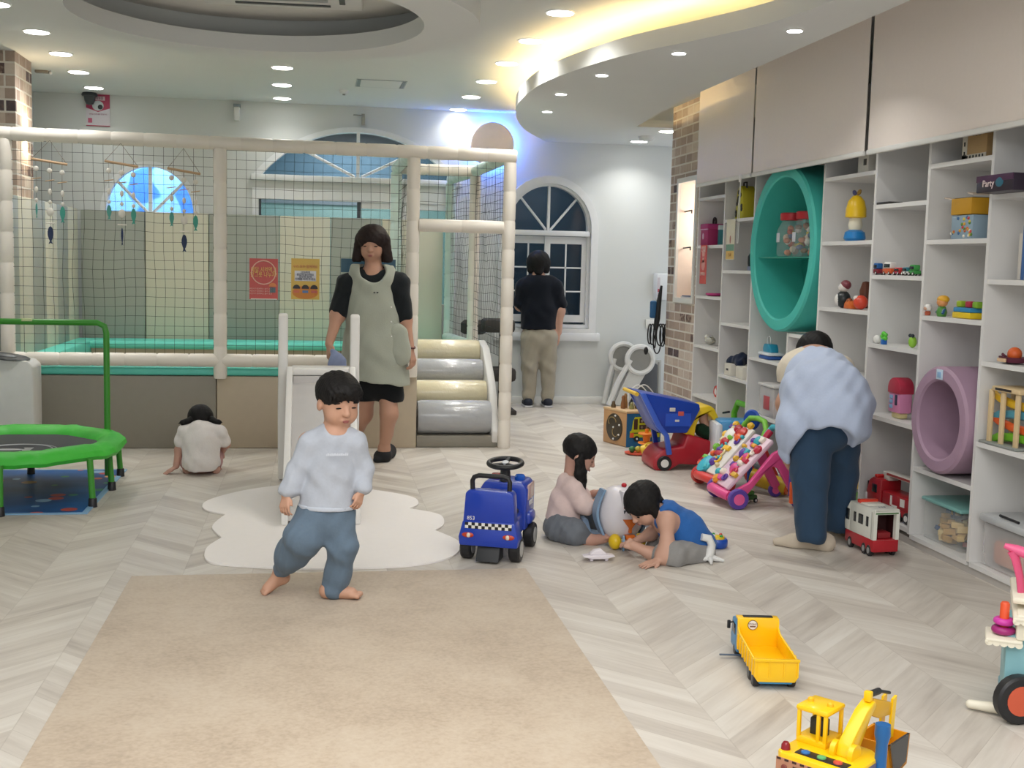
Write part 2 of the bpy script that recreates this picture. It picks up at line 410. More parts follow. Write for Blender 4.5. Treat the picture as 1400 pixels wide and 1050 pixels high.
# ---- downlights
M_LAMP = mat('lamp_face', (1, 1, 1), .4, emit=(1, 1, .97), estr=11)
def downlight(r, power, label, loc, group):
    t = thing('ceiling_light', label, 'ceiling light', loc, 0, group)
    b = MB(); b.lathe([(r*1.12, -.004), (r*1.12, 0), (r, 0.0), (r, -.006)], M_TRIM, 24); b.build('trim_ring', t)
    b = MB(); b.lathe([(r*.97, -.008), (r*.97, -.002)], M_LAMP, 24); b.build('lamp_face', t)
    l = area('lamp_glow', (0, 0, -.012), r*1.9, power, (1, .985, .95), shape='DISK', spread=125); l.parent = t
    return t
big = downlight(.078, 3.0, 'round downlight', (-1.84, 7.36, ZM), 'large round downlights')
def cp(root, loc, label): return dup(root, loc, label=label)
LW = 'round downlight in the left wall row, '
cp(big, (-1.80, 8.19, ZM), LW+'second from the near end'); cp(big, (-1.82, 9.02, ZM), LW+'third from the near end')
cp(big, (-1.86, 9.87, ZM), LW+'fourth, beside the small ceiling detector'); cp(big, (-1.90, 10.74, ZM), LW+'last, just above the camera poster')
for k, (x, y) in enumerate([(-.262, 9.14), (-.29, 10.03), (-.31, 10.86)]):
    cp(big, (x, y, ZM), 'round downlight in the short middle row, '+['nearest the round ceiling ring', 'between the other two', 'closest to the back wall'][k])
for k, (x, y) in enumerate([(1.356, 6.69), (1.345, 7.56), (1.331, 8.44), (1.31, 9.32), (1.304, 10.2), (1.298, 11.07)]):
    cp(big, (x, y, ZM), 'round downlight beside the yellow cove, '+['nearest the camera', 'second from the camera', 'third from the camera', 'fourth from the camera', 'second from the back wall', 'right above the blue glow'][k])
big['label'] = LW+'cut by the left edge of the picture'
cp(big, (2.99, 9.93, ZS), 'large round downlight on the soffit touching the brick wall'); cp(big, (2.98, 10.82, ZS), 'large soffit downlight just in front of the back wall')
sm = downlight(.038, 2.6, 'small soffit spotlight nearest the camera, beside the blinds', (2.313, 5.6, ZS), 'small soffit spotlights')
for k, (x, y) in enumerate([(1.957, 6.35), (1.732, 7.2), (1.656, 8.07), (1.744, 9.01)]):
    cp(sm, (x, y, ZS), 'small spotlight by the curved soffit edge, '+['second from the camera', 'at the middle of the curve', 'second from the back wall', 'closest to the back wall'][k])

# lamps hard against the back wall turned down to soften their hot spots
for o in list(C.objects):
    if o.type == 'LIGHT' and o.parent is not None and o.parent.location.y > 10.5 and o.parent.location.x < 2:
        o.data = o.data.copy(); o.data.energy *= .35
# ================================================================ WINDOWS and the rooms seen through them
M_FR = mat('frame_white', s2l('#e3e5e6'), .4)
def archring(mb, cx, z0, hw, zs, ry, t, y0, y1, m, sides=True):
    o = arch(cx, z0-(t if sides else 0), hw+t, zs, ry+t, sides=sides); i = arch(cx, z0, hw, zs, ry, sides=sides)
    if not sides: o = [(cx+hw+t, zs-t)]+o+[(cx-hw-t, zs-t)]; 
    mb.prism(o, y0, y1, m, holes=[i[::-1]])
# window_1: small blue arch
b = MB(); archring(b, -1.50, 1.62, .385, 1.735, .42, .05, YB-.03, YB+.06, M_FR)
b.box(-1.515, -1.485, YB, YB+.04, 1.6, 2.16, M_FR)
for s in (-1, 1): b.cyl((-1.5, YB+.02, 1.72), (-1.5+s*.30, YB+.02, 2.03), .014, M_FR, n=8)
struct('window_1', b)
b = MB(); b.prism(arch(-1.5, 1.62, .385, 1.735, .42), YB+.05, YB+.056, M_GLASS); g = b.build('window_glass'); g['kind'] = 'structure'
# blue painted room behind it
m_, nt_, b_, N_, L_ = nodes('blue_mural')
g_ = N_('ShaderNodeNewGeometry'); n_ = N_('ShaderNodeTexNoise'); n_.inputs['Scale'].default_value = 3.4; n_.inputs['Detail'].default_value = .5; L_(g_.outputs['Position'], n_.inputs['Vector'])
L_(ramp(nt_, n_.outputs[0], [(0, s2l('#8fc8f4')), (.47, s2l('#84c0f2')), (.49, s2l('#3f80dc')), (1, s2l('#3672d2'))]), b_.inputs['Base Color']); M_MUR = m_
b = MB(); b.box(-2.5, -.75, 12.2, 12.26, .5, 2.9, M_MUR); b.box(-2.5, -.75, YB+.16, 12.2, 2.85, 2.9, M_CEIL); b.box(-.77, -.72, YB+.16, 12.2, .5, 2.9, M_WALL); b.box(-2.55, -2.5, YB+.16, 12.2, .5, 2.9, M_WALL)
struct('wall_blue_room', b)
area('blue_room_lamp', (-1.6, 11.7, 2.8), .7, 52, (.85, .93, 1))
# window_2: wide arch, window_3 below it
b = MB(); b.prism(segarc(.379, 2.09, .985, .495), YB-.035, YB+.06, M_FR, holes=[segarc(.379, 2.12, .885, .42)[::-1]])
b.box(.364, .394, YB, YB+.04, 2.12, 2.54, M_FR)
for s in (-1, 1): b.cyl((.379+s*.03, YB+.02, 2.13), (.379+s*.62, YB+.02, 2.42), .014, M_FR, n=8)
b.box(-.60, 1.36, YB-.05, YB+.05, 2.07, 2.125, M_FR, r=.006)
struct('window_2', b)
b = MB(); b.prism([(-.59, 1.9), (1.32, 1.9), (1.32, 2.0), (-.59, 2.0)], YB-.02, YB+.05, M_FR)
for x in (-.59, 1.27): b.box(x, x+.05, YB-.02, YB+.045, .9, 1.899, M_FR)
M_DK = mat('dark_frame', s2l('#4b5158'), .5)
b.box(-.53, .40, YB+.02, YB+.05, 1.915, 1.935, M_DK); b.box(-.53, -.51, YB+.02, YB+.05, .95, 1.93, M_DK); b.box(.375, .41, YB+.01, YB+.06, .95, 1.93, M_DK)
b.box(.411, 1.269, YB+.001, YB+.046, 1.84, 1.899, M_FR); b.box(.74, .86, YB+.002, YB+.048, .95, 1.839, M_FR)
struct('window_3', b)
b = MB(); b.prism(segarc(.379, 2.12, .885, .42), YB+.05, YB+.056, M_GLASS); b.box(-.53, 1.27, YB+.055, YB+.06, .95, 1.93, M_GLASS)
g = b.build('window_glass'); g['kind'] = 'structure'
M_TEAL = mat('teal_paint', s2l('#a6cbc8'), .7); M_SLATE = mat('slate_paint', s2l('#6a8ba3'), .7); M_DARKW = mat('dark_paint', s2l('#454a4e'), .8)
b = MB(); b.box(-.7, 1.5, 12.6, 12.66, .5, 1.93, M_TEAL); b.box(-.7, 1.5, 12.58, 12.66, 2.16, 2.5, M_SLATE); b.box(-.7, 1.5, 12.58, 12.66, 1.93, 2.16, mat('pale_slate', s2l('#8e9ba6'), .7)); b.box(-.7, 1.5, YB+.16, 12.66, 2.75, 2.8, M_DARKW); b.box(-.7, 1.5, 12.57, 12.66, 2.5, 2.8, M_DARKW)
b.box(1.45, 1.5, YB+.16, 12.6, .5, 2.8, M_TEAL); b.box(-.72, -.68, YB+.16, 12.6, .5, 2.8, M_TEAL)
struct('wall_teal_room', b)
area('teal_room_lamp', (.4, 11.9, 2.7), .8, 26, (.95, 1, 1))
# window_4: tall arch with sliding sashes
cx = 2.213
b = MB(); archring(b, cx, .74, .415, 1.71, .425, .07, YB-.05, YB+.05, M_FR)
archring(b, cx, .78, .385, 1.72, .39, .035, YB-.01, YB+.07, M_FR)
b.box(cx-.41, cx+.41, YB-.03, YB+.06, 1.635, 1.685, M_FR, r=.005)
b.box(cx-.012, cx+.012, YB+.01, YB+.05, 1.68, 2.11, M_FR)
for s in (-1, 1): b.cyl((cx+s*.02, YB+.03, 1.69), (cx+s*.28, YB+.03, 2.0), .012, M_FR, n=8)
b.box(cx-.53, cx+.53, YB-.055, YB, .62, .70, M_FR, r=.008)
struct('window_4', b)
for k, (x0, x1, yy) in enumerate([(cx-.40, cx+.02, YB+.045), (cx-.03, cx+.385, YB+.02)]):
    b = MB(); o = [(x0, .80), (x1, .80), (x1, 1.63), (x0, 1.63)]; i = [(x0+.055, .87), (x1-.045, .87), (x1-.045, 1.56), (x0+.055, 1.56)]
    b.prism(o, yy, yy+.025, M_FR, holes=[i[::-1]])
    xm = (x0+x1)/2+.005; b.box(xm-.007, xm+.007, yy+.005, yy+.02, .86, 1.57, M_FR)
    for z in (1.10, 1.33): b.box(x0+.05, x1-.04, yy+.005, yy+.02, z-.007, z+.007, M_FR)
    struct('window_sash', b)
b = MB(); b.prism(arch(cx, .78, .385, 1.72, .39), YB+.075, YB+.08, M_GLASS); g = b.build('window_glass'); g['kind'] = 'structure'
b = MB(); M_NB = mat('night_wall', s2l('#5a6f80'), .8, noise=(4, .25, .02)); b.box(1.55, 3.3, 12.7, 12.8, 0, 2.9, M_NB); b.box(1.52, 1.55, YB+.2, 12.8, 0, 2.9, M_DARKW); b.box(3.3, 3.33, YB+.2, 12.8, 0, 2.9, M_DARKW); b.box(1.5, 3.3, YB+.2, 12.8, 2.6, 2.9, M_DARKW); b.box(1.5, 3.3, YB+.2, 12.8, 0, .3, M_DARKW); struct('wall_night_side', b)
area('night_side_lamp', (2.3, 12, 2.55), .5, 6, (.7, .85, 1))
# bottles on the sill inside the dark window
for k, (x, c, h) in enumerate([(2.43, '#9fb4bf', .15), (2.49, '#5d7f96', .12), (1.98, '#2f6f9c', .14)]):
    b = MB(); b.lathe([(.026, 0), (.028, .01), (.028, h*.7), (.012, h*.85), (.012, h)], hx(c, .3), 14, (x, YB+.12, .782)); o = b.build('bottle')
    tag(recenter(o), ['pale grey bottle behind the right pane of the tall arched window', 'blue grey bottle at the far right behind the tall window', 'deep blue bottle behind the left pane of the tall window'][k], 'bottle')
# ---- round disc with the blue halo
b = MB(); b.lathe([(.195, -.03), (.208, -.02), (.208, .02), (.2, .03)], mat('halo_disc_paint', s2l('#e6d8d2'), .6), 48, axis=(0, -1, 0)); d = b.build('wall_disc'); d.location = (1.628, 11.10, 2.47)
tag(d, 'round cream wall disc ringed by a blue halo near the ceiling', 'wall lamp')
b = MB(); b.torus((0, .045, 0), .175, .009, mat('blue_led', (.2, .4, 1), .5, emit=(.06, .22, 1), estr=80), axis=(0, 1, 0), n=40, k=6); o = b.build('led_ring', d)
# ================================================================ BLINDS
M_BL = mat('blind_fabric', s2l('#ebe0d8'), .38, noise=(40, .02, .02), spec=.5)
def blind(y0, y1, label, jut=0):
    t = thing('roller_blind', label, 'blind', (2.85, (y0+y1)/2, 1.97), 0, 'roller blinds over the shelves'); h = (y1-y0)/2
    b = MB(); b.box(-.001, .001, -h, h, .02, .73, M_BL); b.build('fabric', t)
    b = MB(); b.box(-.012, .012, -h, h, -.005, .022, M_TRIM, r=.007); b.build('bottom_bar', t)
    return t
blind(7.525, 8.66, 'beige roller blind, farthest one, beside the brick wall')
blind(5.885, 7.495, 'beige roller blind in the middle, above the green ring')
t = blind(3.3, 5.845, 'wide beige roller blind nearest the camera, at the upper right')
b = MB()
for s in (0, .028): b.tube([(0, 0, .02), (0, s*.5, -.1), (0, s, -.2), (0, s, -.42)], .0022, M_WHITE, 6)
b.tube([(0, .028*math.sin(a)*.5+.014, -.42-.02*math.cos(a)) for a in [(-PI/2+PI*i/8) for i in range(9)]], .0022, M_WHITE, 6)
b.box(-.008, .008, .004, .022, -.03, .02, M_WHITE, r=.003)
o = b.build('blind_cord'); o.location = (2.815, 7.62, 1.97); tag(o, 'white looped blind cord hanging in front of the shelves', 'cord')
# ================================================================ SHELF
XS, DS, T = 2.93, .34, .022
ys = [8.83, 8.24, 7.645, 6.545, 5.897, 5.345, 4.80, 4.25, 3.7]
sh = thing('toy_shelf', 'long white built-in toy shelf with staggered square compartments', 'shelf', (XS, 6.0, 0))
b = MB()
for k, y in enumerate(ys): b.box(0, DS, y-6-T/2, y-6+T/2, .055, 2.45, M_SHELF)
b.build('upright_panel', sh)
b = MB(); b.box(DS, DS+.015, 3.69-6, 8.84-6, .0, 2.45, M_SHELF); b.build('back_panel', sh)
b = MB(); b.box(.012, DS, 3.69-6, 8.84-6, 0, .035, mat('plinth_grey', s2l('#bdb8b3'), .5)); b.build('plinth', sh)
rows = {0: (1.885, 1.52, 1.135, .752, .365, .046), 1: (1.70, 1.335, .955, .575, .046), 2: (.951, .752, .375, .046), 3: (1.885, 1.515, 1.135, .752, .365, .046), 4: (1.70, 1.33, .965, .589, .07), 5: (1.87, 1.506, 1.139, .39, .046), 6: (1.695, 1.324, .961, .598, .046), 7: (1.87, 1.5, 1.13, .75, .37, .046)}
for c, zs in rows.items():
    y1, y0 = ys[c], ys[c+1]
    for z in zs:
        ya, yb = y0, y1
        if c == 2 and z > .9: yb = 6.98
        if c == 2 and z < .8: ya = 6.98
        b = MB(); b.box(.002, DS, ya-6+T/2, yb-6-T/2, z-.011, z+.011, M_SHELF); b.build('shelf_board', sh)
b = MB(); b.box(0, DS, 6.98-6-T/2, 6.98-6+T/2, .055, .962, M_SHELF); b.build('upright_panel', sh)
b = MB(); b.box(.002, DS, 6.556-6, 6.969-6, .355, .377, M_SHELF); b.build('shelf_board', sh)
def cellpt(x, y, depth=.12): return atx(x, y, XS+depth)
# ---- foam rings
M_GR = mat('green_foam', s2l('#48bdb0'), .55, noise=(9, .03, .04)); M_PU = mat('mauve_foam', s2l('#bfa3b8'), .55, noise=(9, .03, .04))
def foamring(name, label, c, R, r, d, m, m2):
    b = MB(); n = 56
    prof = [(r, 0), (r+.012, -.0), (R-.012, 0), (R, .012), (R, d), (r, d)]
    # washer lathed round X axis; front face towards -X
    pr = [(r, .01), (r+.01, 0), (R-.012, 0), (R, .012), (R, d-.01), (R-.01, d), (r, d), (r, .01)]
    vs = [(z, q*math.cos(2*PI*i/n), q*math.sin(2*PI*i/n)) for q, z in pr for i in range(n)]
    fs = [(j*n+i, j*n+(i+1) % n, (j+1)*n+(i+1) % n, (j+1)*n+i) for j in range(len(pr)-1) for i in range(n)]
    b.add(vs, fs, m); t = thing(name, label, 'foam ring', c); b.build('foam_body', t)
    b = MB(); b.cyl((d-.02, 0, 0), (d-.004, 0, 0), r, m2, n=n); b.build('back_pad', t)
    return t
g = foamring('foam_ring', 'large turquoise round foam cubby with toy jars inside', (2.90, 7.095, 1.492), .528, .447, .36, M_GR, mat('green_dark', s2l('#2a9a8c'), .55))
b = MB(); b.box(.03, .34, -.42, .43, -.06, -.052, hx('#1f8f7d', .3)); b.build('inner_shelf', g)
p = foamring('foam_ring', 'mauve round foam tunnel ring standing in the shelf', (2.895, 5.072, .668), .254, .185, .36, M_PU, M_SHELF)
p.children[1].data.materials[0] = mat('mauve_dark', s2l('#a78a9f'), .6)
b = MB(); b.box(-.004, 0, -.028, .028, .192, .24, hx('#c6d9ea', .4), r=.002); b.box(-.006, -.003, -.016, .016, .2, .228, hx('#8fb4d8', .4), r=.002); b.build('label_tag', p)
# ================================================================ CARPET, CLOUD MAT
b = MB(); b.box(-.76, .93, 1.6, 5.02, 0.0005, .006, rug_mat(), r=.003); o = b.build('carpet'); tag(recenter(o), 'large plain beige rectangular carpet in the foreground', 'carpet')
pts = [(285, 770), (282, 752), (303, 737), (290, 722), (308, 705), (279, 698), (284, 686), (330, 673), (385, 665), (430, 663), (500, 670), (560, 680), (572, 690), (560, 697), (600, 705), (607, 718), (595, 727), (627, 742), (626, 757), (600, 769), (540, 777), (420, 780), (330, 776)]
w2 = [tuple(fl(x, y))[:2] for x, y in pts]
# smooth lobes between the notches
def lobes(pts, notch):
    out = []; n = len(pts)
    for i in range(n):
        p0, p1, p2, p3 = pts[i-1], pts[i], pts[(i+1) % n], pts[(i+2) % n]
        if i in notch: p0 = p1
        if (i+1) % n in notch: p3 = p2
        for j in range(6):
            t = j/6; out.append(tuple(.5*((2*p1[a])+(-p0[a]+p2[a])*t+(2*p0[a]-5*p1[a]+4*p2[a]-p3[a])*t*t+(-p0[a]+3*p1[a]-3*p2[a]+p3[a])*t**3) for a in (0, 1)))
    return out
b = MB(); b.prism(lobes(w2, {2, 4, 13, 16}), .001, .009, mat('cloud_mat', s2l('#f2ede9'), .6, noise=(30, .02, .03)), plane='xy'); o = b.build('cloud_mat'); tag(recenter(o), 'white cloud shaped floor mat under the slide', 'mat')
# ================================================================ SOFT PLAY FRAME
YF = 8.45
pf = thing('soft_play_frame', 'padded cream play frame with net walls, mint floor and foam base', 'play frame', (0, YF, 0))
def pad(mb, a, bb, r=.047, seg=.215, m=M_FOAM):
    a = Vector(a); bb = Vector(bb); L = (bb-a).length; n = max(1, round(L/seg)); s = L/n
    prof = [(r*.6, 0)]
    for i in range(n):
        z = i*s; prof += [(r*.92, z+.001), (r*.995, z+.012), (r*1.012, z+s/2), (r*.995, z+s-.012), (r*.92, z+s-.001)]
    prof += [(r*.6, L)]
    mb.lathe(prof, m, 16, a, axis=bb-a)
def bar(name, a, bb, **k):
    mb = MB(); pad(mb, (a[0], a[1]-YF, a[2]), (bb[0], bb[1]-YF, bb[2]), **k); return mb.build(name, pf)
PX = [-2.075, -.663, .68, 1.375]
ZT = 2.13
bar('top_beam', (PX[0]-.6, YF, 2.148), (1.42, YF, 2.125))
bar('post', (PX[0], YF, .66), (PX[0], YF, 2.11)); bar('post', (PX[1], YF, .50), (PX[1], YF, 2.10)); bar('post', (PX[2], YF, .52), (PX[2], YF, 2.09)); bar('post', (PX[3], YF, 0), (PX[3], YF, 2.08))
bar('low_beam', (PX[0]-.1, YF, .628), (PX[2]-.04, YF, .628)); bar('mid_beam', (PX[2]+.04, YF, 1.615), (PX[3]-.04, YF, 1.615), seg=.3)
y2 = 10.0; y3 = 11.05
M_FM = mat('foam_mint', s2l('#c9ddd6'), .42)
bar('post', (.66, y2, .6), (.66, y2, 2.1), m=M_FM); bar('post', (1.33, y2, .6), (1.33, y2, 2.1)); bar('post', (1.24, y3, .6), (1.24, y3, 2.1), m=M_FM)
bar('top_beam', (.70, y2, ZT), (1.33, y2, ZT)); bar('top_beam', (1.375, YF+.04, ZT), (1.33, y2, ZT), m=M_FM); bar('top_beam', (.68, YF+.04, ZT), (.66, y2, ZT), m=M_FM); bar('top_beam', (1.33, y2, ZT), (1.24, y3, ZT), m=M_FM)
bar('low_beam', (1.32, y2-.1, .65), (1.22, y3, .65), m=M_FM)
# nets
M_NET = mat('net_cord', s2l('#3a3f3d'), .9, spec=.1)
def net(u0, u1, v0, v1, P, cell=.0655, r=.0016, sag=.012):
    mb = MB(); nu = max(1, round((u1-u0)/cell)); nv = max(1, round((v1-v0)/cell))
    def pt(u, v):
        k = math.sin(PI*(u-u0)/(u1-u0))*math.sin(PI*(v-v0)/(v1-v0))
        d = sag*(math.sin(u*7.1+v*3)+math.sin(v*9-u*4))
        return P(u+d*.5*k, v+d*.45*k+.004*math.sin(u*19)*k, d*k)
    for i in range(nu+1):
        u = u0+(u1-u0)*i/nu; mb.tube([pt(u, v0+(v1-v0)*j/10) for j in range(11)], r, M_NET, 4)
    for j in range(nv+1):
        v = v0+(v1-v0)*j/nv; mb.tube([pt(u0+(u1-u0)*i/14, v) for i in range(15)], r, M_NET, 4)
    return mb.build('net', pf)
net(PX[0]+.04, PX[1]-.045, .67, 2.10, lambda u, v, d: (u, -.01+d, v)); net(PX[1]+.045, PX[2]-.04, .67, 2.09, lambda u, v, d: (u, -.01+d, v)); net(PX[2]+.04, PX[3]-.04, 1.66, 2.09, lambda u, v, d: (u, -.01+d, v))
net(.05, 1.5, .66, 2.09, lambda u, v, d: (1.375-u*.03+d, u, v)); net(1.55, 2.6, .68, 2.09, lambda u, v, d: (1.33-(u-1.55)*.085+d, u, v)); net(.05, 1.5, 1.1, 2.09, lambda u, v, d: (.68+d, u, v), cell=.075)
# base: foam boxes, mint edge, floor
M_GB = mat('vinyl_grey', s2l('#8b867a'), .5); M_BB = mat('vinyl_beige', s2l('#bdaf99'), .5)
for x0, x1, z1, m in [(-2.45, -.692, .515, M_GB), (-.688, .035, .515, M_BB), (.04, .726, .575, M_BB)]:
    mb = MB(); mb.box(x0, x1, 0, .14, .001, z1, m, r=.008); mb.build('base_panel', pf)
mb = MB(); mb.box(-2.45, .03, .0, .18, .518, .572, M_MINT, r=.02, seg=3); mb.build('edge_cushion', pf)
mb = MB(); mb.box(-2.45, .66, .18, y3-YF+.1, .42, .46, M_BB); mb.box(-2.45, -1.95, .18, y3-YF, .46, .60, M_MINT, r=.02); mb.box(-2.0, .66, 2.25, y3-YF+.03, .53, .60, M_MINT, r=.03, seg=3); mb.box(-2.0, .66, 2.3, y3-YF+.03, .46, .53, M_BB)
mb.box(.66, 1.22, .98, y3-YF+.03, .40, .62, M_MINT, r=.02); mb.build('mint_floor', pf)
# wall mats
M_MG = mat('mat_grey', s2l('#999e95'), .5, noise=(7, .02, .02)); M_MC = mat('mat_cream', s2l('#c9c7b4'), .5, noise=(7, .02, .02))
xs_ = [-2.09, -1.535, -.975, -.885, -.43, .035, .47, 1.25]
for i, (x0, x1, m) in enumerate([(-2.09, -1.535, M_MG), (-1.53, -.975, M_MC), (-.97, -.34, M_MG), (-.335, .125, M_MC), (.13, .60, M_MG), (.605, 1.18, M_MC)]):
    if i == 2: x0 = -.97
    mb = MB(); mb.box(x0, x1, y3+.04-YF, y3+.10-YF, .45, 1.745, m, r=.008); mb.build('wall_mat', pf)
for i in range(6):
    y0 = 8.5+i*.425; mb = MB(); mb.box(-2.16, -2.105, y0-YF, y0+.42-YF, .02, 1.755, (M_MG, M_MC)[i % 2], r=.008); mb.build('wall_mat', pf)
# roller stairs
M_SIL = mat('vinyl_silver', s2l('#a9abae'), .22, noise=(22, .03, .35), coat=.4); M_CRM = mat('vinyl_cream', s2l('#d9cfae'), .22, noise=(22, .03, .35), coat=.4)
ry_ = [.12, .36, .58, .80]; rz_ = [.215, .385, .53, .665]
for k in range(4):
    r = (.125, .10, .10, .10)[k]
    prof = [(r*.6, 0), (r*.93, .006), (r, .03), (r, .25), (r*1.01, .3), (r, .52), (r*.93, .548), (r*.6, .552)]
    mb = MB(); mb.lathe(prof, (M_SIL, M_CRM)[k % 2], 28, (.735, ry_[k], rz_[k]-(.02 if k else 0)), axis=(1, 0, 0)); 
    mb.box(.75, 1.27, ry_[k], ry_[k]+.16, rz_[k]-.16, rz_[k]-.01, (M_SIL, M_CRM)[k % 2], r=.02)
    mb.build('roller_step', pf)
mb = MB(); mb.box(.73, 1.33, .02, .8, .002, .088, M_GB, r=.008); mb.build('stair_base', pf)
mb = MB(); sp = [(.02, .03), (.0, .12), (.25, .45), (.62, .70), (.85, .74), (.95, .70), (.95, .1), (.9, .02)]
mb.prism([(a, c) for a, c in sp], 1.285, 1.345, mat('side_pad', s2l('#dcdbd8'), .4, noise=(14, .03, .3)), plane='yz', bev=.012); mb.build('side_pad', pf)
# ---- mobiles hanging on the net
M_WOOD = mat('driftwood', s2l('#b99a78'), .7); M_STR = mat('string', s2l('#8a8378'), .8); M_SHL = mat('shell', s2l('#d8d3c8'), .5)
def fish(mb, x, z, s, c, rot=0):
    o = [(0, .5), (.12, .42), (.2, .2), (.2, 0), (.12, -.22), (.05, -.32), (.15, -.5), (0, -.44), (-.15, -.5), (-.05, -.32), (-.12, -.22), (-.2, 0), (-.2, .2), (-.12, .42)]
    mb.prism([(a*s*(.75 if not rot else .3), q*s) for a, q in o], -.004, .004, hx(c, .6), M=Matrix.Translation((x, 0, z)))
for k, (xa, za, xl, xr, zr, lab) in enumerate([
    (68, 192, 43, 92, 222, 'driftwood mobile with strings of shells and a navy fish, leftmost of the three'),
    (165, 196, 143, 189, 225, 'driftwood mobile of shells and fish hanging before the blue arch, middle of the three'),
    (251, 203, 229, 274, 235, 'driftwood mobile of shells and fish beside the cream post, rightmost of the three')]):
    A = at(xa, za, 8.38); t = thing('hanging_mobile', lab, 'mobile', A, 0, 'driftwood mobiles on the net')
    Lp = at(xl, zr-5, 8.38)-A; Rp = at(xr, zr+3, 8.38)-A
    mb = MB(); mb.cyl(Lp, Rp, .0085, M_WOOD, n=8); mb.build('driftwood_bar', t)
    mb = MB(); mb.tube([Lp, (0, 0, 0), Rp], .0022, M_STR, 5); 
    for u in (.12, .5, .85):
        q = Lp.lerp(Rp, u); ln = .52 if u == .5 else .36
        mb.cyl(q, q+Vector((0, 0, -ln)), .0016, M_STR, n=4)
    mb.build('string', t)
    for u in (.12, .5, .85):
        q = Lp.lerp(Rp, u)
        for dz, rr in ((-.2, (.013, .006, .022)), (-.06, (.018, .005, .018)), (-.27, (.012, .005, .014)), (-.335, (.024, .006, .03))):
            if dz == -.335 and u != .5: continue
            mb = MB(); mb.ell(q+Vector((0, 0, dz)), rr, M_SHL, 10); mb.build('shell', t)
        mb = MB(); mb.cyl(q+Vector((-.03, 0, -.13)), q+Vector((.03, 0, -.12)), .0035, M_WOOD, n=6); mb.build('twig', t)
        if u == .5: mb = MB(); mb.cyl(q+Vector((-.03, 0, -.41)), q+Vector((.03, 0, -.41)), .004, M_SHL, n=6); mb.build('twig', t)
    for u, dz, s_, c_, r_ in ((.5, -.49, .12, '#1c2d4f', k == 1), (.85, -.34, .11, '#3f9584', 0), (.12, -.34, .10, '#4b9488', k == 0)):
        q = Lp.lerp(Rp, u); mb = MB(); fish(mb, q.x, q.z+dz, s_, c_, r_); mb.build('wooden_fish', t)
# ---- posters on the net
def poster(name, x0, y0, x1, y1, Y, label, cat='poster', base='#c8433a'):
    a = at(x0, y1, Y); c = at(x1, y0, Y); t = thing(name, label, cat, ((a.x+c.x)/2, Y, a.z)); W = c.x-a.x; Hh = c.z-a.z
    mb = MB(); mb.box(-W/2, W/2, -.002, .002, 0, Hh, hx(base, .35), r=0); mb.build('sheet', t)
    return t, W, Hh
FXZ = lambda x, z, y=-.003: frame((x, y, z), (1, 0, 0), (0, 0, 1))
t, W, H_ = poster('poster', 341, 354, 380, 409, 8.40, 'red poster with yellow Korean lettering hanging on the net, left of the yellow one', base='#c4504a')
mb = MB(); mb.torus((0, -.003, H_*.66), W*.42, .004, hx('#e8b9a6', .5), axis=(0, 1, 0)); mb.box(-W*.45, W*.47, -.003, -.002, 0, .006, hx('#d8d0c8')); mb.build('printed_ring', t)
TXT('배달 시켜먹고', .042, hx('#e7c66a', .5), FXZ(0, H_*.72, -.005), t, sx=.72); TXT('한그릇 나누자!', .042, hx('#e7c66a', .5), FXZ(0, H_*.60, -.005), t, sx=.72)
for i in range(3): TXT('어린이가 함께하는 놀이 공간', .013, hx('#e9c0b4', .5), FXZ(-.02, H_*(.26-.06*i)), t)
mb = MB(); mb.box(W*.22, W*.42, -.004, -.002, H_*.17, H_*.30, hx('#5f6f7a')); mb.prism(arch(W*.32, H_*.32, W*.13, H_*.34, .02, n=8), -.004, -.002, hx('#d9854e')); mb.build('printed_cup', t)
t, W, H_ = poster('poster', 398, 354, 437, 409, 8.40, 'yellow and orange poster with dark dots hanging on the net behind the woman', base='#dcb650')
mb = MB(); mb.box(-W*.38, W*.38, -.004, -.002, H_*.45, H_*.70, hx('#dcdbe0'), r=.0009)
mb.prism([(W*.46*math.cos(a), H_*.17+H_*.16*math.sin(a)) for a in [2*PI*i/24 for i in range(24)]], -.003, -.002, hx('#d98a3a'))
for i in (-1, 0, 1): mb.prism(arch(i*W*.31, H_*.26, W*.13, H_*.27, W*.13, n=10), -.006, -.003, hx('#35302f')); mb.box(i*W*.31-.02, i*W*.31+.02, -.006, -.003, H_*.16, H_*.22, hx(('#d8785a', '#5f7fae', '#c96a5c')[i+1]))
mb.build('printed_shapes', t)
TXT('우리 모두 함께해요', .024, hx('#c46a4e', .5), FXZ(0, H_*.80, -.004), t, sx=.9)
for i, s in enumerate(('안전하게', '즐겁게 놀이해요', '친구와 함께', '차례를 지켜 주세요')): TXT(s, .018, hx('#2d3550', .5), FXZ(0, H_*(.66-.055*i), -.006), t)
t, W, H_ = poster('wall_sign', 466, 355, 541, 372, 8.41, 'dark blue sign on the net behind the woman with bobbed hair', 'sign', '#2e566c')
t, W, H_ = poster('poster', 118, 128, 150, 172, 11.19, 'pink and white security camera poster high on the back wall', base='#d9d3da')
mb = MB(); mb.prism([(-W/2, H_*.55), (0, H_*.43), (W/2, H_*.55), (W/2, H_), (-W/2, H_)], -.003, -.002, hx('#b0375a')); mb.box(-W*.45, W*.3, -.004, -.003, H_*.78, H_*.9, hx('#d9c4cc')); mb.ell((0, -.004, H_*.62), (.05, .004, .045), hx('#c8d2d6'), 16); mb.ell((.02, -.007, H_*.58), (.022, .004, .022), hx('#20282c'), 14)
mb.box(-W*.5, W*.5, -.003, -.002, 0, .008, hx('#b0375a')); mb.box(-W*.42, -W*.25, -.004, -.002, H_*.1, H_*.24, hx('#c46080')); mb.build('printed_shapes', t)
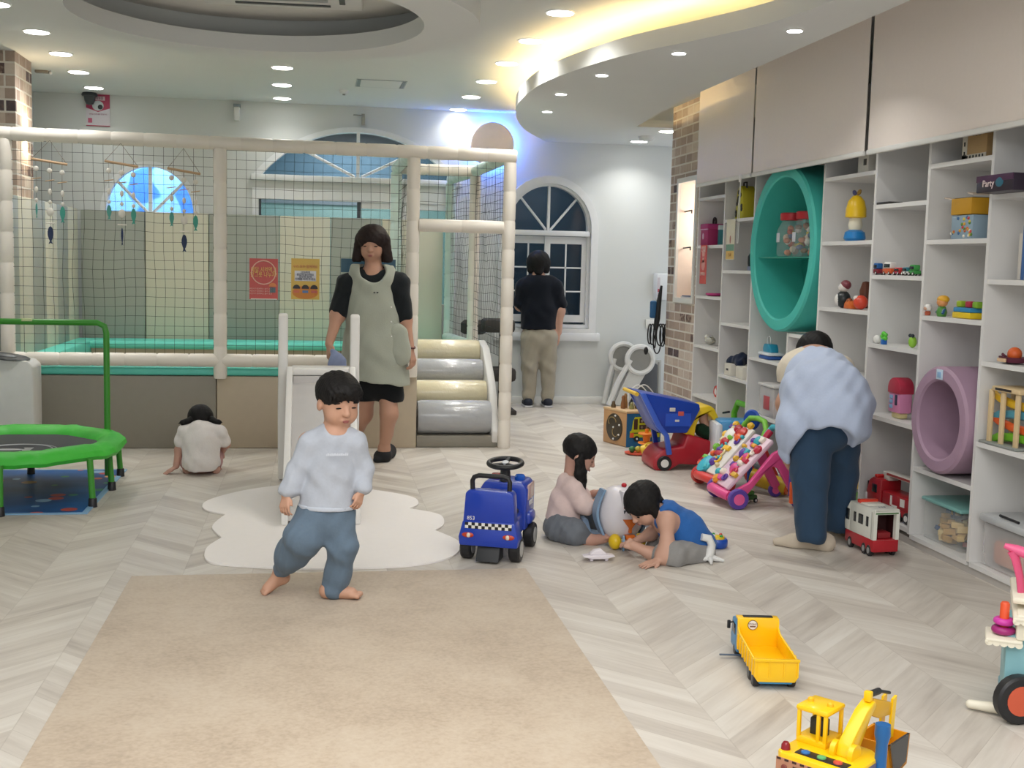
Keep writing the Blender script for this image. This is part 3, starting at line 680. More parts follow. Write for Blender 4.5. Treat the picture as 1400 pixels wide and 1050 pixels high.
TXT('CCTV 작동중', .03, hx('#7a3450'), FXZ(-.02, H_*.84, -.006), t, sx=.8); TXT('안전을 위해 촬영 중입니다', .014, hx('#a05070'), FXZ(0, H_*.36), t)
# ---- small fittings on ceiling and wall
t = thing('ceiling_vent', 'slim white rectangular ceiling vent near the middle downlights', 'vent', (.505, 9.72, ZM)); mb = MB(); mb.prism([(-.2, -.2), (.2, -.2), (.2, .2), (-.2, .2)], -.004, 0, hx('#a4aaac'), plane='xy', holes=[[(-.19, -.19), (-.19, .19), (.19, .19), (.19, -.19)]]); mb.box(-.16, .16, -.185, .185, -.005, -.001, M_CEIL); mb.build('frame', t)
mb = MB()
for s in (-1, 1): mb.box(s*.165, s*.19, -.185, .185, -.006, -.002, hx('#7f878b'))
mb.build('slot', t)
t = thing('smoke_detector', 'small white ceiling detector between middle downlights and vent', 'detector', (.22, 10.2, ZM)); mb = MB(); mb.lathe([(.015, -.03), (.03, -.028), (.04, -.012), (.042, 0)], M_TRIM, 20); mb.build('housing', t); mb = MB(); mb.cyl((0, 0, -.04), (0, 0, -.028), .012, hx('#8f8f8a'), n=12); mb.build('sensor', t)
t = thing('smoke_detector', 'white ceiling detector near the two large soffit downlights', 'detector', (2.93, 10.4, ZS)); mb = MB(); mb.lathe([(.02, -.045), (.05, -.04), (.07, -.015), (.072, 0)], hx('#cfd2d2'), 20); mb.build('housing', t); mb = MB(); mb.cyl((.03, -.03, -.045), (.03, -.03, -.03), .01, M_WHITE, n=10); mb.build('sensor', t)
t = thing('ceiling_detector', 'flat brown and white ceiling detector left of the left downlight row', 'detector', (-2.13, 9.9, ZM)); mb = MB(); mb.box(-.06, .04, -.03, .03, -.02, 0, hx('#8d8478'), r=.005); mb.build('housing', t); mb = MB(); mb.ell((.055, 0, -.015), .014, M_WHITE, 10); mb.build('sensor', t)
t = thing('motion_sensor', 'little white sensor bracket on the back wall above the play frame', 'sensor', (-.725, 11.16, 2.66)); mb = MB(); mb.box(-.025, .025, -.03, .04, -.06, .06, M_TRIM, r=.008); mb.build('housing', t); mb = MB(); mb.box(-.03, .03, -.035, .04, .06, .085, hx('#8a9090')); mb.build('bracket', t)
t = thing('security_camera', 'black dome camera under the last downlight of the left row', 'camera', (-2.0, 11.1, ZM-.02)); mb = MB(); mb.lathe([(.0, -.09), (.03, -.08), (.045, -.05), (.05, -.02), (.06, 0)], hx('#3a3d40', .3), 20); mb.build('dome', t); mb = MB(); mb.lathe([(.065, -.01), (.07, .0), (.06, .02)], hx('#303236'), 20); mb.build('mount', t)
t = thing('ceiling_hook', 'small dark metal bracket on the back wall above the wide arch', 'bracket', (.42, 11.17, 2.66)); mb = MB(); mb.box(-.015, .015, -.01, .02, -.05, .05, hx('#9a9a94')); mb.cyl((0, -.01, .03), (-.09, -.03, .035), .007, hx('#9a9a94')); mb.build('arm', t)
# air conditioner cassette in the round recess
t = thing('air_conditioner', 'white four way ceiling cassette in the round ceiling recess', 'air conditioner', (-.20, 6.22, 2.734), math.radians(-3)); mb = MB(); mb.box(-.42, .42, -.42, .42, -.03, 0, M_TRIM, r=.012); mb.build('panel', t)
mb = MB(); 
for i in range(12): mb.box(-.24, .24, -.24+i*.04, -.225+i*.04, -.037, -.028, hx('#a7a9a8'))
mb.build('grille', t, kind='stuff')
for s in (-1, 1):
    mb = MB(); mb.box(s*.30, s*.33, -.25, .25, -.036, -.029, hx('#4a4d4e')); mb.build('louver', t)
    mb = MB(); mb.box(-.25, .25, s*.30, s*.33, -.036, -.029, hx('#4a4d4e')); mb.build('louver', t)

t = thing('wall_light', 'small warm lamp on the side of the brick pillar behind the top beam', 'wall lamp', (-2.13, 9.28, 2.22)); mb = MB(); mb.box(0, .05, -.04, .04, -.03, .03, M_TRIM, r=.006); mb.build('housing', t); mb = MB(); mb.box(.01, .04, -.03, .03, -.034, -.029, mat('warm_bulb', (1, .8, .5), .5, emit=(1, .75, .4), estr=14)); mb.build('bulb', t)
for z_, r_ in ((.04, PI), (-.045, 0)):
    l = area('lamp_glow', (.035, 0, z_), .05, 1.6, (1, .78, .5), rot=(r_, 0, 0)); l.parent = t
# ================================================================ PEOPLE (one continuous surface each, grown from smooth distance fields)
class SDF:
    def __init__(s): s.p = []
    def cone(s, a, b, ra, rb=None, k=.02, sq=None, op='u'):
        s.p.append(('c', np.array(a, float), np.array(b, float), ra, ra if rb is None else rb, k, sq, op)); return s
    def ell(s, c, r, k=.02, R=None, op='u'):
        s.p.append(('e', np.array(c, float), np.array(r, float), k, None if R is None else np.array(R, float), op)); return s
    def plane(s, p, n): s.p.append(('p', np.array(p, float), np.array(n, float)/np.linalg.norm(n))); return s   # keep the side where (x-p).n < 0
    def chain(s, pts, rs, k=.02, sq=None):
        for i in range(len(pts)-1): s.cone(pts[i], pts[i+1], rs[i], rs[i+1], k, sq)
        return s
    def wr(s, amp, f): s.p.append(('w', amp, f)); return s
    @staticmethod
    def _d(q, P):
        if q[0] == 'c':
            a, b, ra, rb = q[1:5]; ba = b-a; pa = P-a; L = max(ba @ ba, 1e-9)
            t = np.clip((pa @ ba)/L, 0, 1); v = pa-t[..., None]*ba
            if q[6] is not None:
                ax = np.array(q[6][0], float); ax = ax/np.linalg.norm(ax); v = v+(v @ ax)[..., None]*ax*(q[6][1]-1)
            return np.sqrt((v*v).sum(-1))-(ra+(rb-ra)*t)
        v = P-q[1]
        if q[4] is not None: v = v @ q[4]
        k0 = np.sqrt(((v/q[2])**2).sum(-1)); k1 = np.sqrt(((v/q[2]**2)**2).sum(-1))
        return k0*(k0-1)/np.maximum(k1, 1e-6)
    def _apply(s, V, P, q, sl=None):
        D = V if sl is None else V[sl]
        if q[0] == 'p': D[...] = np.maximum(D, (P-q[1]) @ q[2]); return
        if q[0] == 'w':
            x, y, z = P[..., 0], P[..., 1], P[..., 2]; f = q[2]
            D += q[1]*(np.sin(f*(x+.6*z)+1.7*np.sin(f*.45*(z-y)))+.6*np.sin(f*1.7*(z*.5-x+y)+2*np.sin(f*.4*x))); return
        d = s._d(q, P); k = q[5] if q[0] == 'c' else q[3]; op = q[-1]
        if op == 'u': h = np.maximum(k-np.abs(D-d), 0)/k; D[...] = np.minimum(D, d)-h*h*k*.25
        else: h = np.maximum(k-np.abs(D+d), 0)/k; D[...] = np.maximum(D, -d)+h*h*k*.25
    def ev(s, P):
        P = np.atleast_2d(np.array(P, float)); V = np.full(P.shape[:-1], 9.)
        for q in s.p: s._apply(V, P, q)
        return V
    def mesh(s, h):
        lo = np.full(3, 1e9); hi = -lo; bb = []
        for q in s.p:
            if q[0] == 'c': r = max(q[3], q[4]); l, u = np.minimum(q[1], q[2])-r, np.maximum(q[1], q[2])+r; k = q[5]
            elif q[0] == 'e': r = max(q[2]) if q[4] is not None else q[2]; l, u = q[1]-r, q[1]+r; k = q[3]
            else: bb.append(None); continue
            bb.append((l-k-3*h, u+k+3*h))
            if q[-1] == 'u': lo = np.minimum(lo, l-2*h-.01); hi = np.maximum(hi, u+2*h+.01)
        n = np.ceil((hi-lo)/h).astype(int)+1
        ax = [(lo[i]+h*np.arange(n[i])).astype(np.float32) for i in range(3)]
        V = np.full(n, .5, np.float32)
        for q, B in zip(s.p, bb):
            if B is None: sl = tuple(slice(0, n[i]) for i in range(3))
            else: sl = tuple(slice(max(0, int((B[0][i]-lo[i])/h)), max(0, min(n[i], int((B[1][i]-lo[i])/h)+2))) for i in range(3))
            if any(t.stop <= t.start for t in sl): continue
            P = np.stack(np.meshgrid(*[ax[i][sl[i]] for i in range(3)], indexing='ij'), -1)
            s._apply(V, P, q, sl)
        return surfnet(V, lo, h)
def surfnet(V, lo, h):
    S = V < 0; n = V.shape
    def sh(A, o): return A[o[0]:n[0]-1+o[0], o[1]:n[1]-1+o[1], o[2]:n[2]-1+o[2]]
    O = [(i, j, k) for i in (0, 1) for j in (0, 1) for k in (0, 1)]
    cnt = sum(sh(S, o).astype(np.int8) for o in O); act = (cnt > 0) & (cnt < 8)
    I = np.argwhere(act); idx = -np.ones(act.shape, int); idx[act] = np.arange(len(I))
    acc = np.zeros((len(I), 3)); num = np.zeros(len(I))
    for a in O:
        for ax in range(3):
            if a[ax]: continue
            b = list(a); b[ax] = 1
            va = V[I[:, 0]+a[0], I[:, 1]+a[1], I[:, 2]+a[2]]; vb = V[I[:, 0]+b[0], I[:, 1]+b[1], I[:, 2]+b[2]]
            m = (va < 0) != (vb < 0); t = np.where(m, va/np.where(m, va-vb, 1), 0)
            p = np.array(a, float)[None].repeat(len(I), 0); p[:, ax] = t
            acc += p*m[:, None]; num += m
    v = (I+acc/num[:, None])*h+lo
    F = []
    for ax in range(3):
        u, w_ = [(1, 2), (2, 0), (0, 1)][ax]
        A = np.moveaxis(S, (ax, u, w_), (0, 1, 2)); J = np.moveaxis(idx, (ax, u, w_), (0, 1, 2))
        e = A[:-1, 1:-1, 1:-1] != A[1:, 1:-1, 1:-1]; K = np.argwhere(e)
        if not len(K): continue
        i, j, k = K[:, 0], K[:, 1]+1, K[:, 2]+1
        q = np.stack([J[i, j-1, k-1], J[i, j, k-1], J[i, j, k], J[i, j-1, k]], 1)
        inside = A[i, j, k]; q[~inside] = q[~inside][:, ::-1]
        F.append(q)
    F = np.concatenate(F); F = F[(F >= 0).all(1)]
    return v, F
def sdfobj(name, sdf, h, m, parent, sub=0):
    v, f = sdf.mesh(h); L = parent.location
    me = bpy.data.meshes.new(name); me.from_pydata((v-np.array(L)).tolist(), [], f.tolist())
    me.materials.append(m); me.polygons.foreach_set('use_smooth', [True]*len(me.polygons)); me.update()
    # light smoothing
    bm = bmesh.new(); bm.from_mesh(me)
    bmesh.ops.smooth_vert(bm, verts=bm.verts, factor=.5, use_axis_x=True, use_axis_y=True, use_axis_z=True)
    bm.to_mesh(me); bm.free()
    o = bpy.data.objects.new(name, me); C.objects.link(o); o.parent = parent
    return o
V3 = lambda p: np.array(p, float)
def hand(s, w, d, n, L, side=1, curl=.35, k=.25):
    d = V3(d); d /= np.linalg.norm(d); n = V3(n); n -= d*(n @ d); n /= np.linalg.norm(n); t = np.cross(d, n)*side; w = V3(w)
    for o, ln in ((.20, .90), (.07, 1.0), (-.065, .94), (-.19, .74)):
        kn = w+d*.50*L+t*o*L; s.cone(w+d*.05*L+t*o*.5*L, kn, .085*L, .075*L, .06*L)
        p = kn; a = curl*.6; r = .062*L
        for sl in (.21, .14, .11):
            q = p+(d*math.cos(a)+n*math.sin(a))*sl*ln*L+t*o*.05*L; s.cone(p, q, r, r*.88, .012*L); p = q; r *= .88; a += curl
    p0 = w+d*.12*L+t*.12*L; p1 = p0+(d*.62+t*.55+n*.3)*.24*L; p2 = p1+(d*.9+t*.15+n*.25)*.19*L
    s.cone(p0, p1, .085*L, .065*L, .04*L); s.cone(p1, p2, .062*L, .048*L, .02*L)
def foot(s, an, heel, toe, up, L, r):
    an, heel, toe, up = map(V3, (an, heel, toe, up)); d = toe-heel; d = d/np.linalg.norm(d); up = up/np.linalg.norm(up); t = np.cross(d, up)
    s.cone(an, heel+up*r*.9, r*.85, r, r*.8); b = heel+d*L*.72
    s.cone(heel+up*r*.8, b+up*r*.55, r*.85, r*.62, r*.6); s.cone(an, b+up*r*.6, r*.8, r*.55, r*.9)
    for i, o in enumerate((-.62, -.25, .08, .38, .64)):
        s.cone(b+t*o*r*.8+up*r*.45, b+d*(L*.26-abs(o+.4)*L*.06)+t*o*r*1.25+up*r*.32, r*.42, r*.30*(1.25 if i == 0 else 1), r*.12)
def sock(s, an, heel, toe, L, r):
    an, heel, toe = map(V3, (an, heel, toe)); d = toe-heel; d /= np.linalg.norm(d); up = V3((0, 0, 1)); b = heel+d*L*.72
    s.cone(an, heel+up*r*.9, r*.95, r*1.1, r*.8); s.cone(heel+up*r*.85, b+up*r*.6, r*1.02, r*.78, r*.6); s.cone(an, b+up*r*.65, r*.9, r*.7, r*.9)
    s.cone(b+up*r*.58, heel+d*L*1.07+up*r*.44, r*.95, r*.56, r*.5, ((0, 0, 1), 1.1)); s.plane((0, 0, .0005), (0, 0, -1))
def headframe(c, F, s, roll=0):
    F = V3(F); F /= np.linalg.norm(F); X = np.cross(F, (0, 0, 1)); X /= np.linalg.norm(X); U = np.cross(X, F)
    if roll: X, U = X*math.cos(roll)+U*math.sin(roll), U*math.cos(roll)-X*math.sin(roll)
    c = V3(c); return (lambda x, y, z: c+s*(x*X+y*F+z*U)), np.stack([X, F, U], 1), s
def head(sd, hf, child=False):
    P, R, s = hf; E = lambda c, r, k=.06, op='u': sd.ell(P(*c), V3(r)*s, k*s, R, op)
    E((0, -.07, .13), (.375, .43, .37)); E((0, .09, -.08), (.31 if child else .285, .31, .36), .12)
    E((0, .15, -.33), (.17, .19, .13), .12)
    for q in (-1, 1):
        E((q*.16, .21, -.19), (.145 if child else .12, .14, .15), .10); E((q*.365, -.04, -.07), (.05, .085, .12), .03)
        E((q*.15, .435, .015), (.075, .05, .035), .06, 's')
    sd.cone(P(0, .39, .02), P(0, .445, -.085), .028*s, .05*s, .05*s); E((0, .42, -.10), (.075, .05, .04), .04)
    E((0, .385, -.235), (.085, .045, .04), .05)
def facefeat(sd, hf, parent, m_dark, m_lip, open_=.012, brow=.013):
    P, R, s = hf
    def onsurf(x, z):
        y = .7
        for _ in range(60):
            d = sd.ev(P(x, y, z))[0]/s
            if d < .002: break
            y -= d*.8
        return y
    L = np.array(parent.location)
    def blob(mb, x, z, r, m, dy=0, rot=0):
        y = onsurf(x, z)+dy; c = P(x, y, z)-L
        Q = Matrix([list(v) for v in R]) @ Matrix.Rotation(rot, 3, 'Y'); mb.ell(c, tuple(q*s for q in r), m, 14, R=Q)
    mb = MB()
    for q in (-1, 1): blob(mb, q*.145, .01, (.068, .018, open_), m_dark, rot=q*.06)
    mb.build('eyelashes', parent)
    mb = MB()
    for q in (-1, 1): blob(mb, q*.15, .105, (.085, .012, brow), m_dark, -.004, rot=q*.10)
    mb.build('eyebrows', parent)
    mb = MB(); blob(mb, 0, -.228, (.075, .016, .016), m_lip); blob(mb, 0, -.255, (.06, .018, .016), m_lip); mb.build('lips', parent)
def skin(name, c): return mat(name, s2l(c), .5, noise=(25, .03, .03), spec=.35)
SK_B = skin('skin_boy', '#c79a82'); SK_W = skin('skin_woman', '#ba8f79'); SK_G = skin('skin_girl', '#bd9281'); SK_F = skin('skin_pale', '#c69c88')
HAIR = mat('hair_black', (.009, .008, .008), .62, noise=(60, .3, .25), spec=.25); HAIRB = mat('hair_brown', (.018, .010, .009), .6, noise=(60, .3, .25), spec=.25)
LIP = mat('lip', s2l('#a0605a'), .5)
def cloth(name, c, **k): return mat(name, s2l(c), .9, noise=(k.pop('f', 90), .05, .12), sheen=.1, spec=.2)
# ---------------------------------------------------------------- boy in the foreground
Y0 = 4.62
A = lambda x, y, dy=0: np.array(at(x, y, Y0+dy))
g0 = fl(466, 820, .009)
t = thing('person', 'toddler boy in light grey long sleeved top and slate blue trousers, walking barefoot across the carpet', 'person', (g0.x, g0.y, .009))
t['label'] = 'toddler boy in pale grey top and slate trousers walking barefoot on the carpet'
hf = headframe(A(463, 549), (.42, -1, -.30), .206)
S = SDF(); head(S, hf, True)
S.chain([hf[0](0, -.08, -.22), A(457, 592, .01)], [.038, .042], .03)
S.chain([A(456, 612), A(451, 650), A(448, 700)], [.068, .074, .080], .05, ((0, 1, 0), 1.2))
sl_, el_, wl_ = A(422, 604), A(404, 642, -.0), A(391, 676, -.03); sr_, er_, wr_ = A(486, 602), A(497, 640, .02), A(494, 672, -.03)
S.chain([A(452, 598), sl_, el_, wl_], [.05, .034, .026, .019], .03); S.chain([A(458, 598), sr_, er_, wr_], [.05, .034, .026, .019], .03)
hand(S, wl_, A(388, 700, -.05)-wl_, (.5, .6, 0), .095, 1, .5); hand(S, wr_, A(488, 692, -.05)-wr_, (-.6, .6, 0), .09, -1, .5)
kl, al = A(404, 742, -.04), A(385, 778, .10); kr, ar = A(467, 752, -.03), np.array(at(457, 806, 4.63))
S.chain([A(434, 705), kl, al], [.055, .036, .026], .03); S.chain([A(460, 705), kr, ar], [.055, .036, .026], .03)
foot(S, ar, np.array(fl(447, 816, .012)), np.array(fl(491, 817, .012)), (0, 0, 1), .135, .030)
foot(S, al, A(393, 792, .13), A(372, 797, .09)+V3((-.01, 0, -.03)), (-.75, -.45, .5), .115, .027)
sdfobj('body', S, .0036, SK_B, t)
facefeat(S, hf, t, HAIR, LIP, open_=.014)
H_ = SDF(); P, R, s = hf
H_.ell(P(0, -.085, .17), V3((.43, .48, .40))*s, .01, R).ell(P(0, .12, .30), V3((.36, .34, .22))*s, .05*s, R)
H_.ell(P(0, .55, -.16), V3((.36, .40, .36))*s, .03*s, R, 's').ell(P(0, -.05, -.52), V3((.6, .62, .40))*s, .03*s, R, 's')
for q in (-1, 1): H_.ell(P(q*.40, .0, -.10), V3((.10, .14, .17))*s, .02*s, R, 's')
for i in range(11): q_ = -.30+.06*i; H_.cone(P(q_, .34-.9*q_**2, .30), P(q_*1.08, .43-1.1*q_**2, .17+.03*math.sin(i*2.3)-.25*q_**2), .05*s, .012*s, .015*s)
for i in range(26):
    a_, b_ = i*2.4, .25+.75*((i*7) % 13)/13; d_ = V3((math.sin(b_)*math.cos(a_), math.sin(b_)*math.sin(a_), math.cos(b_))); q_ = V3((0, -.06, .15))+d_*V3((.40, .45, .38)); e_ = V3((0, -.04, .15))+V3(d_+V3((.05, .3, -.12)))*V3((.44, .48, .41))
    H_.cone(P(*q_), P(*e_), .045*s, .012*s, .02*s)
H_.wr(.0012, 190); sdfobj('hair', H_, .0036, HAIR, t)
# long sleeved top
M_ = cloth('boy_top', '#b7bdc8'); K = SDF()
K.chain([A(456, 607), A(452, 640), A(448, 692)], [.084, .094, .112], .035, ((0, 1, 0), 1.25))
K.chain([A(450, 601), A(425, 606), A(408, 640), A(396, 668, -.02)], [.058, .046, .040, .041], .025); K.chain([A(460, 600), A(485, 605), A(497, 640, .01), A(497, 664, -.02)], [.060, .046, .037, .037], .025)
K.ell(A(396, 671, -.02), (.040, .036, .018), .012); K.ell(A(496, 667, -.02), (.036, .034, .016), .012)
K.ell(A(459, 587, -.02), (.042, .055, .024), .012, None, 's')
K.plane(A(447, 691), (-.03, 0, -1)); K.wr(.0022, 55); sdfobj('top', K, .0038, M_, t)
K = SDF(); K.chain([A(448, 686), A(447, 691)], [.113, .114], .01, ((0, 1, 0), 1.24)); K.plane(A(447, 694), (-.03, 0, -1)).plane(A(447, 688), (.03, 0, 1)); sdfobj('hem', K, .0038, mat('boy_hem', s2l('#c3cad6'), .9), t)
mb = MB(); rr = random.Random(3); c_ = A(461, 622, -.0995)-V3(t.location)
for i in range(20): x = -.042+i*.0043; mb.box(c_[0]+x, c_[0]+x+.0028, c_[1]+.14*x-.002, c_[1]+.14*x+.006, c_[2]-.003, c_[2]+rr.choice((.003, .005, .006)), mat('print_pale', s2l('#d3d8e2'), .8))
mb.build('chest_print', t)
M_ = cloth('boy_trousers', '#66788a'); K = SDF()
K.chain([A(447, 690), A(447, 710)], [.098, .102], .03, ((0, 1, 0), 1.22))
K.chain([A(432, 705), A(415, 735, -.03), A(399, 758, .03), A(387, 776, .08)], [.080, .074, .062, .040], .03); K.chain([A(461, 705), A(468, 748, -.03), A(462, 782), A(456, 804)], [.070, .058, .053, .046], .025)
K.plane(A(447, 688), (0, 0, 1)); K.wr(.0024, 58); sdfobj('trousers', K, .0038, M_, t)
# ---------------------------------------------------------------- woman in the grey apron
Y0 = 7.86; g0 = fl(522, 628)
t = thing('person', 'woman with black bobbed hair in grey green apron, black tee and shorts, standing by the play frame', 'person', (g0.x, g0.y, 0))
t['label'] = 'woman with black bobbed hair in a grey green apron beside the play frame'
hf = headframe(A(509, 334), (-.20, -1, -.22), .232)
S = SDF(); head(S, hf)
S.chain([hf[0](0, -.08, -.25), A(511, 378)], [.052, .058], .03)
S.chain([A(510, 400), A(511, 445), A(513, 505)], [.145, .135, .155], .08, ((0, 1, 0), 1.5))
sl_, el_, wl_ = A(475, 388), A(462, 430, -.03), A(450, 470, -.14); sr_, er_, wr_ = A(544, 388), A(553, 436, .0), A(561, 476, -.06)
S.chain([A(503, 388), sl_, el_, wl_], [.07, .056, .044, .028], .05); S.chain([A(517, 388), sr_, er_, wr_], [.07, .056, .044, .028], .05)
hand(S, wl_, A(451, 494, -.2)-wl_, (.9, .2, -.1), .165, 1, .8); hand(S, wr_, A(567, 503, -.08)-wr_, (-.8, .4, 0), .165, -1, .55)
kr, ar = A(532, 566, -.08), np.array(at(525, 614, 7.87)); kl, al = A(496, 566, .08), np.array(at(484, 600, 8.12))
S.chain([A(528, 510), kr, ar], [.078, .055, .033], .04); S.chain([A(530, 575, .0), A(529, 592, .03)], [.05, .045], .04); S.chain([A(500, 510), kl, al], [.095, .062, .036], .04)
foot(S, ar, np.array(fl(531, 625)), np.array(fl(516, 632)), (0, 0, 1), .18, .038)
foot(S, al, np.array(at(480, 605, 8.16)), np.array(at(476, 608, 8.0)), (0, .0, 1), .2, .040)
sdfobj('body', S, .0058, SK_W, t); facefeat(S, hf, t, HAIR, LIP, open_=.016)
H_ = SDF(); P, R, s = hf
H_.ell(P(0, -.07, .17), V3((.46, .49, .40))*s, .02, R)
for q in (-1, 1): H_.cone(P(q*.34, -.05, .10), P(q*.44, .04, -.42), .17*s, .15*s, .1*s); H_.cone(P(q*.25, -.2, .0), P(q*.26, -.25, -.40), .2*s, .17*s, .1*s)
H_.ell(P(.0, .54, -.27), V3((.36, .42, .44))*s, .03*s, R, 's').plane(P(0, 0, -.52), -R[:, 2]+.15*R[:, 1])
H_.wr(.001, 150); sdfobj('hair', H_, .0055, HAIRB, t)
M_ = cloth('black_tee', '#1d2124'); K = SDF()
K.chain([A(510, 392), A(511, 440), A(513, 500)], [.150, .148, .160], .08, ((0, 1, 0), 1.45))
K.chain([A(500, 385), A(475, 389), A(464, 425, -.02)], [.08, .068, .066], .04); K.chain([A(520, 385), A(544, 389), A(551, 430)], [.08, .072, .068], .05)
K.plane(A(463, 430, -.02), (-.5, -.1, -1)) if False else None
K.ell(A(511, 372), (.075, .085, .05), .02, None, 's'); K.wr(.003, 40); sdfobj('tee', K, .006, M_, t)
M_ = cloth('apron_linen', '#a5a99c', f=160); K = SDF()
K.chain([A(509, 381, -.005), A(510, 430, -.01), A(512, 480, -.01), A(513, 522, -.01)], [.166, .168, .205, .235], .06, ((0, 1, 0), 1.42))
K.ell(A(509, 370, -.05), (.088, .2, .078), .02, None, 's'); 
for x, rx in ((459, .070), (556, .095)): K.ell(A(x, 398), (rx, .3, .19), .02, None, 's')
K.plane(A(513, 521), (-.12, 0, -1)); K.plane(A(510, 362), (0, 0, 1)); K.wr(.0035, 34); sdfobj('apron', K, .006, M_, t)
mb = MB(); Lc = V3(t.location)
for x in (512, 516): mb.ell(A(x, 400, -.128)-Lc, (.007, .004, .005), M_BLACK, 10)
mb.build('apron_motif', t)
mb = MB()
for y in (420, 440, 460, 480): mb.ell(A(535, y, -.13)-Lc, (.006, .004, .006), M_WHITE, 10)
mb.build('apron_button', t)
K = SDF(); K.cone(A(543, 458, -.10), A(546, 485, -.11), .075, .08, .03, ((0, 1, 0), 2.2)); K.wr(.002, 50); sdfobj('apron_pocket', K, .006, M_, t)
M_ = cloth('black_shorts', '#15171a'); K = SDF(); K.chain([A(512, 498), A(513, 515)], [.16, .16], .05, ((0, 1, 0), 1.3)); K.chain([A(529, 510), A(534, 541, -.03)], [.10, .092], .03); K.chain([A(500, 510), A(494, 541, .03)], [.10, .09], .03)
K.plane(A(534, 549, -.03), (0, 0, -1)); sdfobj('shorts', K, .006, M_, t)
K = SDF(); sock(K, ar-V3((0, 0, .045)), fl(531, 625), fl(516, 632), .22, .046); sdfobj('sock', K, .005, mat('sock_black', (.01, .01, .012), .8), t)
mb = MB(); w_ = wr_-Lc; mb.torus(Vector(w_)+Vector((0, 0, .01)), .031, .006, hx('#5a2e2c'), axis=(.2, -.2, 1), n=20); mb.build('bracelet', t)
c_ = SDF(); c_.chain([A(455, 480, -.24), A(461, 496, -.26), A(466, 510, -.26)], [.02, .052, .035], .04, ((0, 1, 0), 2.6)); c_.wr(.003, 60)
t2 = thing('cleaning_cloth', 'pale blue folded cloth held in the hand of the woman in the apron', 'cloth', tuple(A(461, 500, -.26))); sdfobj('fabric', c_, .005, cloth('cloth_blue', '#8793b4'), t2)
# ---------------------------------------------------------------- person at the tall window
Y0 = 10.93; g0 = fl(736, 557)
t = thing('person', 'person in navy tee and khaki trousers facing the tall arched window', 'person', (g0.x, g0.y, 0))
hf = headframe(A(736, 360), (.1, 1, -.05), .225)
S = SDF(); head(S, hf); S.chain([hf[0](0, -.08, -.25), A(736, 384)], [.05, .055], .03)
S.chain([A(737, 400), A(737, 430), A(737, 455)], [.15, .14, .15], .08, ((0, 1, 0), 1.5))
sl_, el_, wl_ = A(715, 390), A(711, 418, .05), A(722, 425, .22); sr_, er_, wr_ = A(760, 390), A(766, 425, .0), A(764, 455, .02)
S.chain([sl_, el_, wl_], [.052, .042, .03], .05); S.chain([sr_, er_, wr_], [.052, .040, .028], .05)
hand(S, wr_, (0, .05, -1), (-1, .2, 0), .16, 1, .4); hand(S, wl_, (.6, .6, 0), (0, 1, 0), .16, 1, .5)
for x, x2 in ((726, 723), (748, 749)): S.chain([A(x, 460), A((x+x2)/2, 505), A(x2, 548)], [.085, .06, .04], .04)
sdfobj('body', S, .007, SK_F, t)
H_ = SDF(); P, R, s = hf; H_.ell(P(0, -.07, .13), V3((.48, .50, .42))*s, .02, R)
for q in (-1, 1): H_.cone(P(q*.32, -.06, .0), P(q*.33, -.08, -.28), .2*s, .15*s, .1*s)
H_.cone(P(0, -.25, 0), P(0, -.24, -.32), .25*s, .2*s, .1*s); H_.ell(P(0, .55, -.2), V3((.3, .4, .42))*s, .03*s, R, 's'); H_.wr(.001, 150); sdfobj('hair', H_, .0065, HAIR, t)
M_ = cloth('navy_tee', '#10151f'); K = SDF(); K.chain([A(737, 392), A(737, 425), A(736, 450)], [.160, .158, .168], .06, ((0, 1, 0), 1.4)); K.chain([A(730, 388), A(716, 393), A(711, 413, .03)], [.08, .07, .065], .05); K.chain([A(745, 388), A(759, 393), A(766, 415)], [.08, .07, .065], .05)
K.plane(A(736, 450), (0, 0, -1)).plane(A(736, 376), (0, 0, 1)); K.wr(.003, 38); sdfobj('tee', K, .007, M_, t)
M_ = cloth('khaki', '#a39c8d'); K = SDF(); K.chain([A(737, 448), A(737, 462)], [.150, .155], .04, ((0, 1, 0), 1.35))
for x, x2 in ((725, 723), (749, 749)): K.chain([A(x, 462), A((x+x2)/2, 500), A(x2, 540), A(x2, 549)], [.100, .078, .058, .050], .03)
K.plane(A(737, 446), (0, 0, 1)); K.wr(.004, 36); sdfobj('trousers', K, .007, M_, t)
for x in (722, 749):
    p_ = np.array(fl(x, 557)); K = SDF(); K.cone(p_+V3((0, 0, .05)), p_+V3((0, .15, .035)), .046, .036, .03, ((0, 0, 1), 1.1)); K.plane((0, 0, .016), (0, 0, -1)); sdfobj('shoe', K, .006, mat('shoe_navy', s2l('#1a1f30'), .7), t)
    mb = MB(); L_c = p_-V3(t.location); mb.box(L_c[0]-.04, L_c[0]+.04, L_c[1]-.045, L_c[1]+.18, 0.001, .02, hx('#c9c9cc'), r=.008); mb.build('shoe_sole', t)
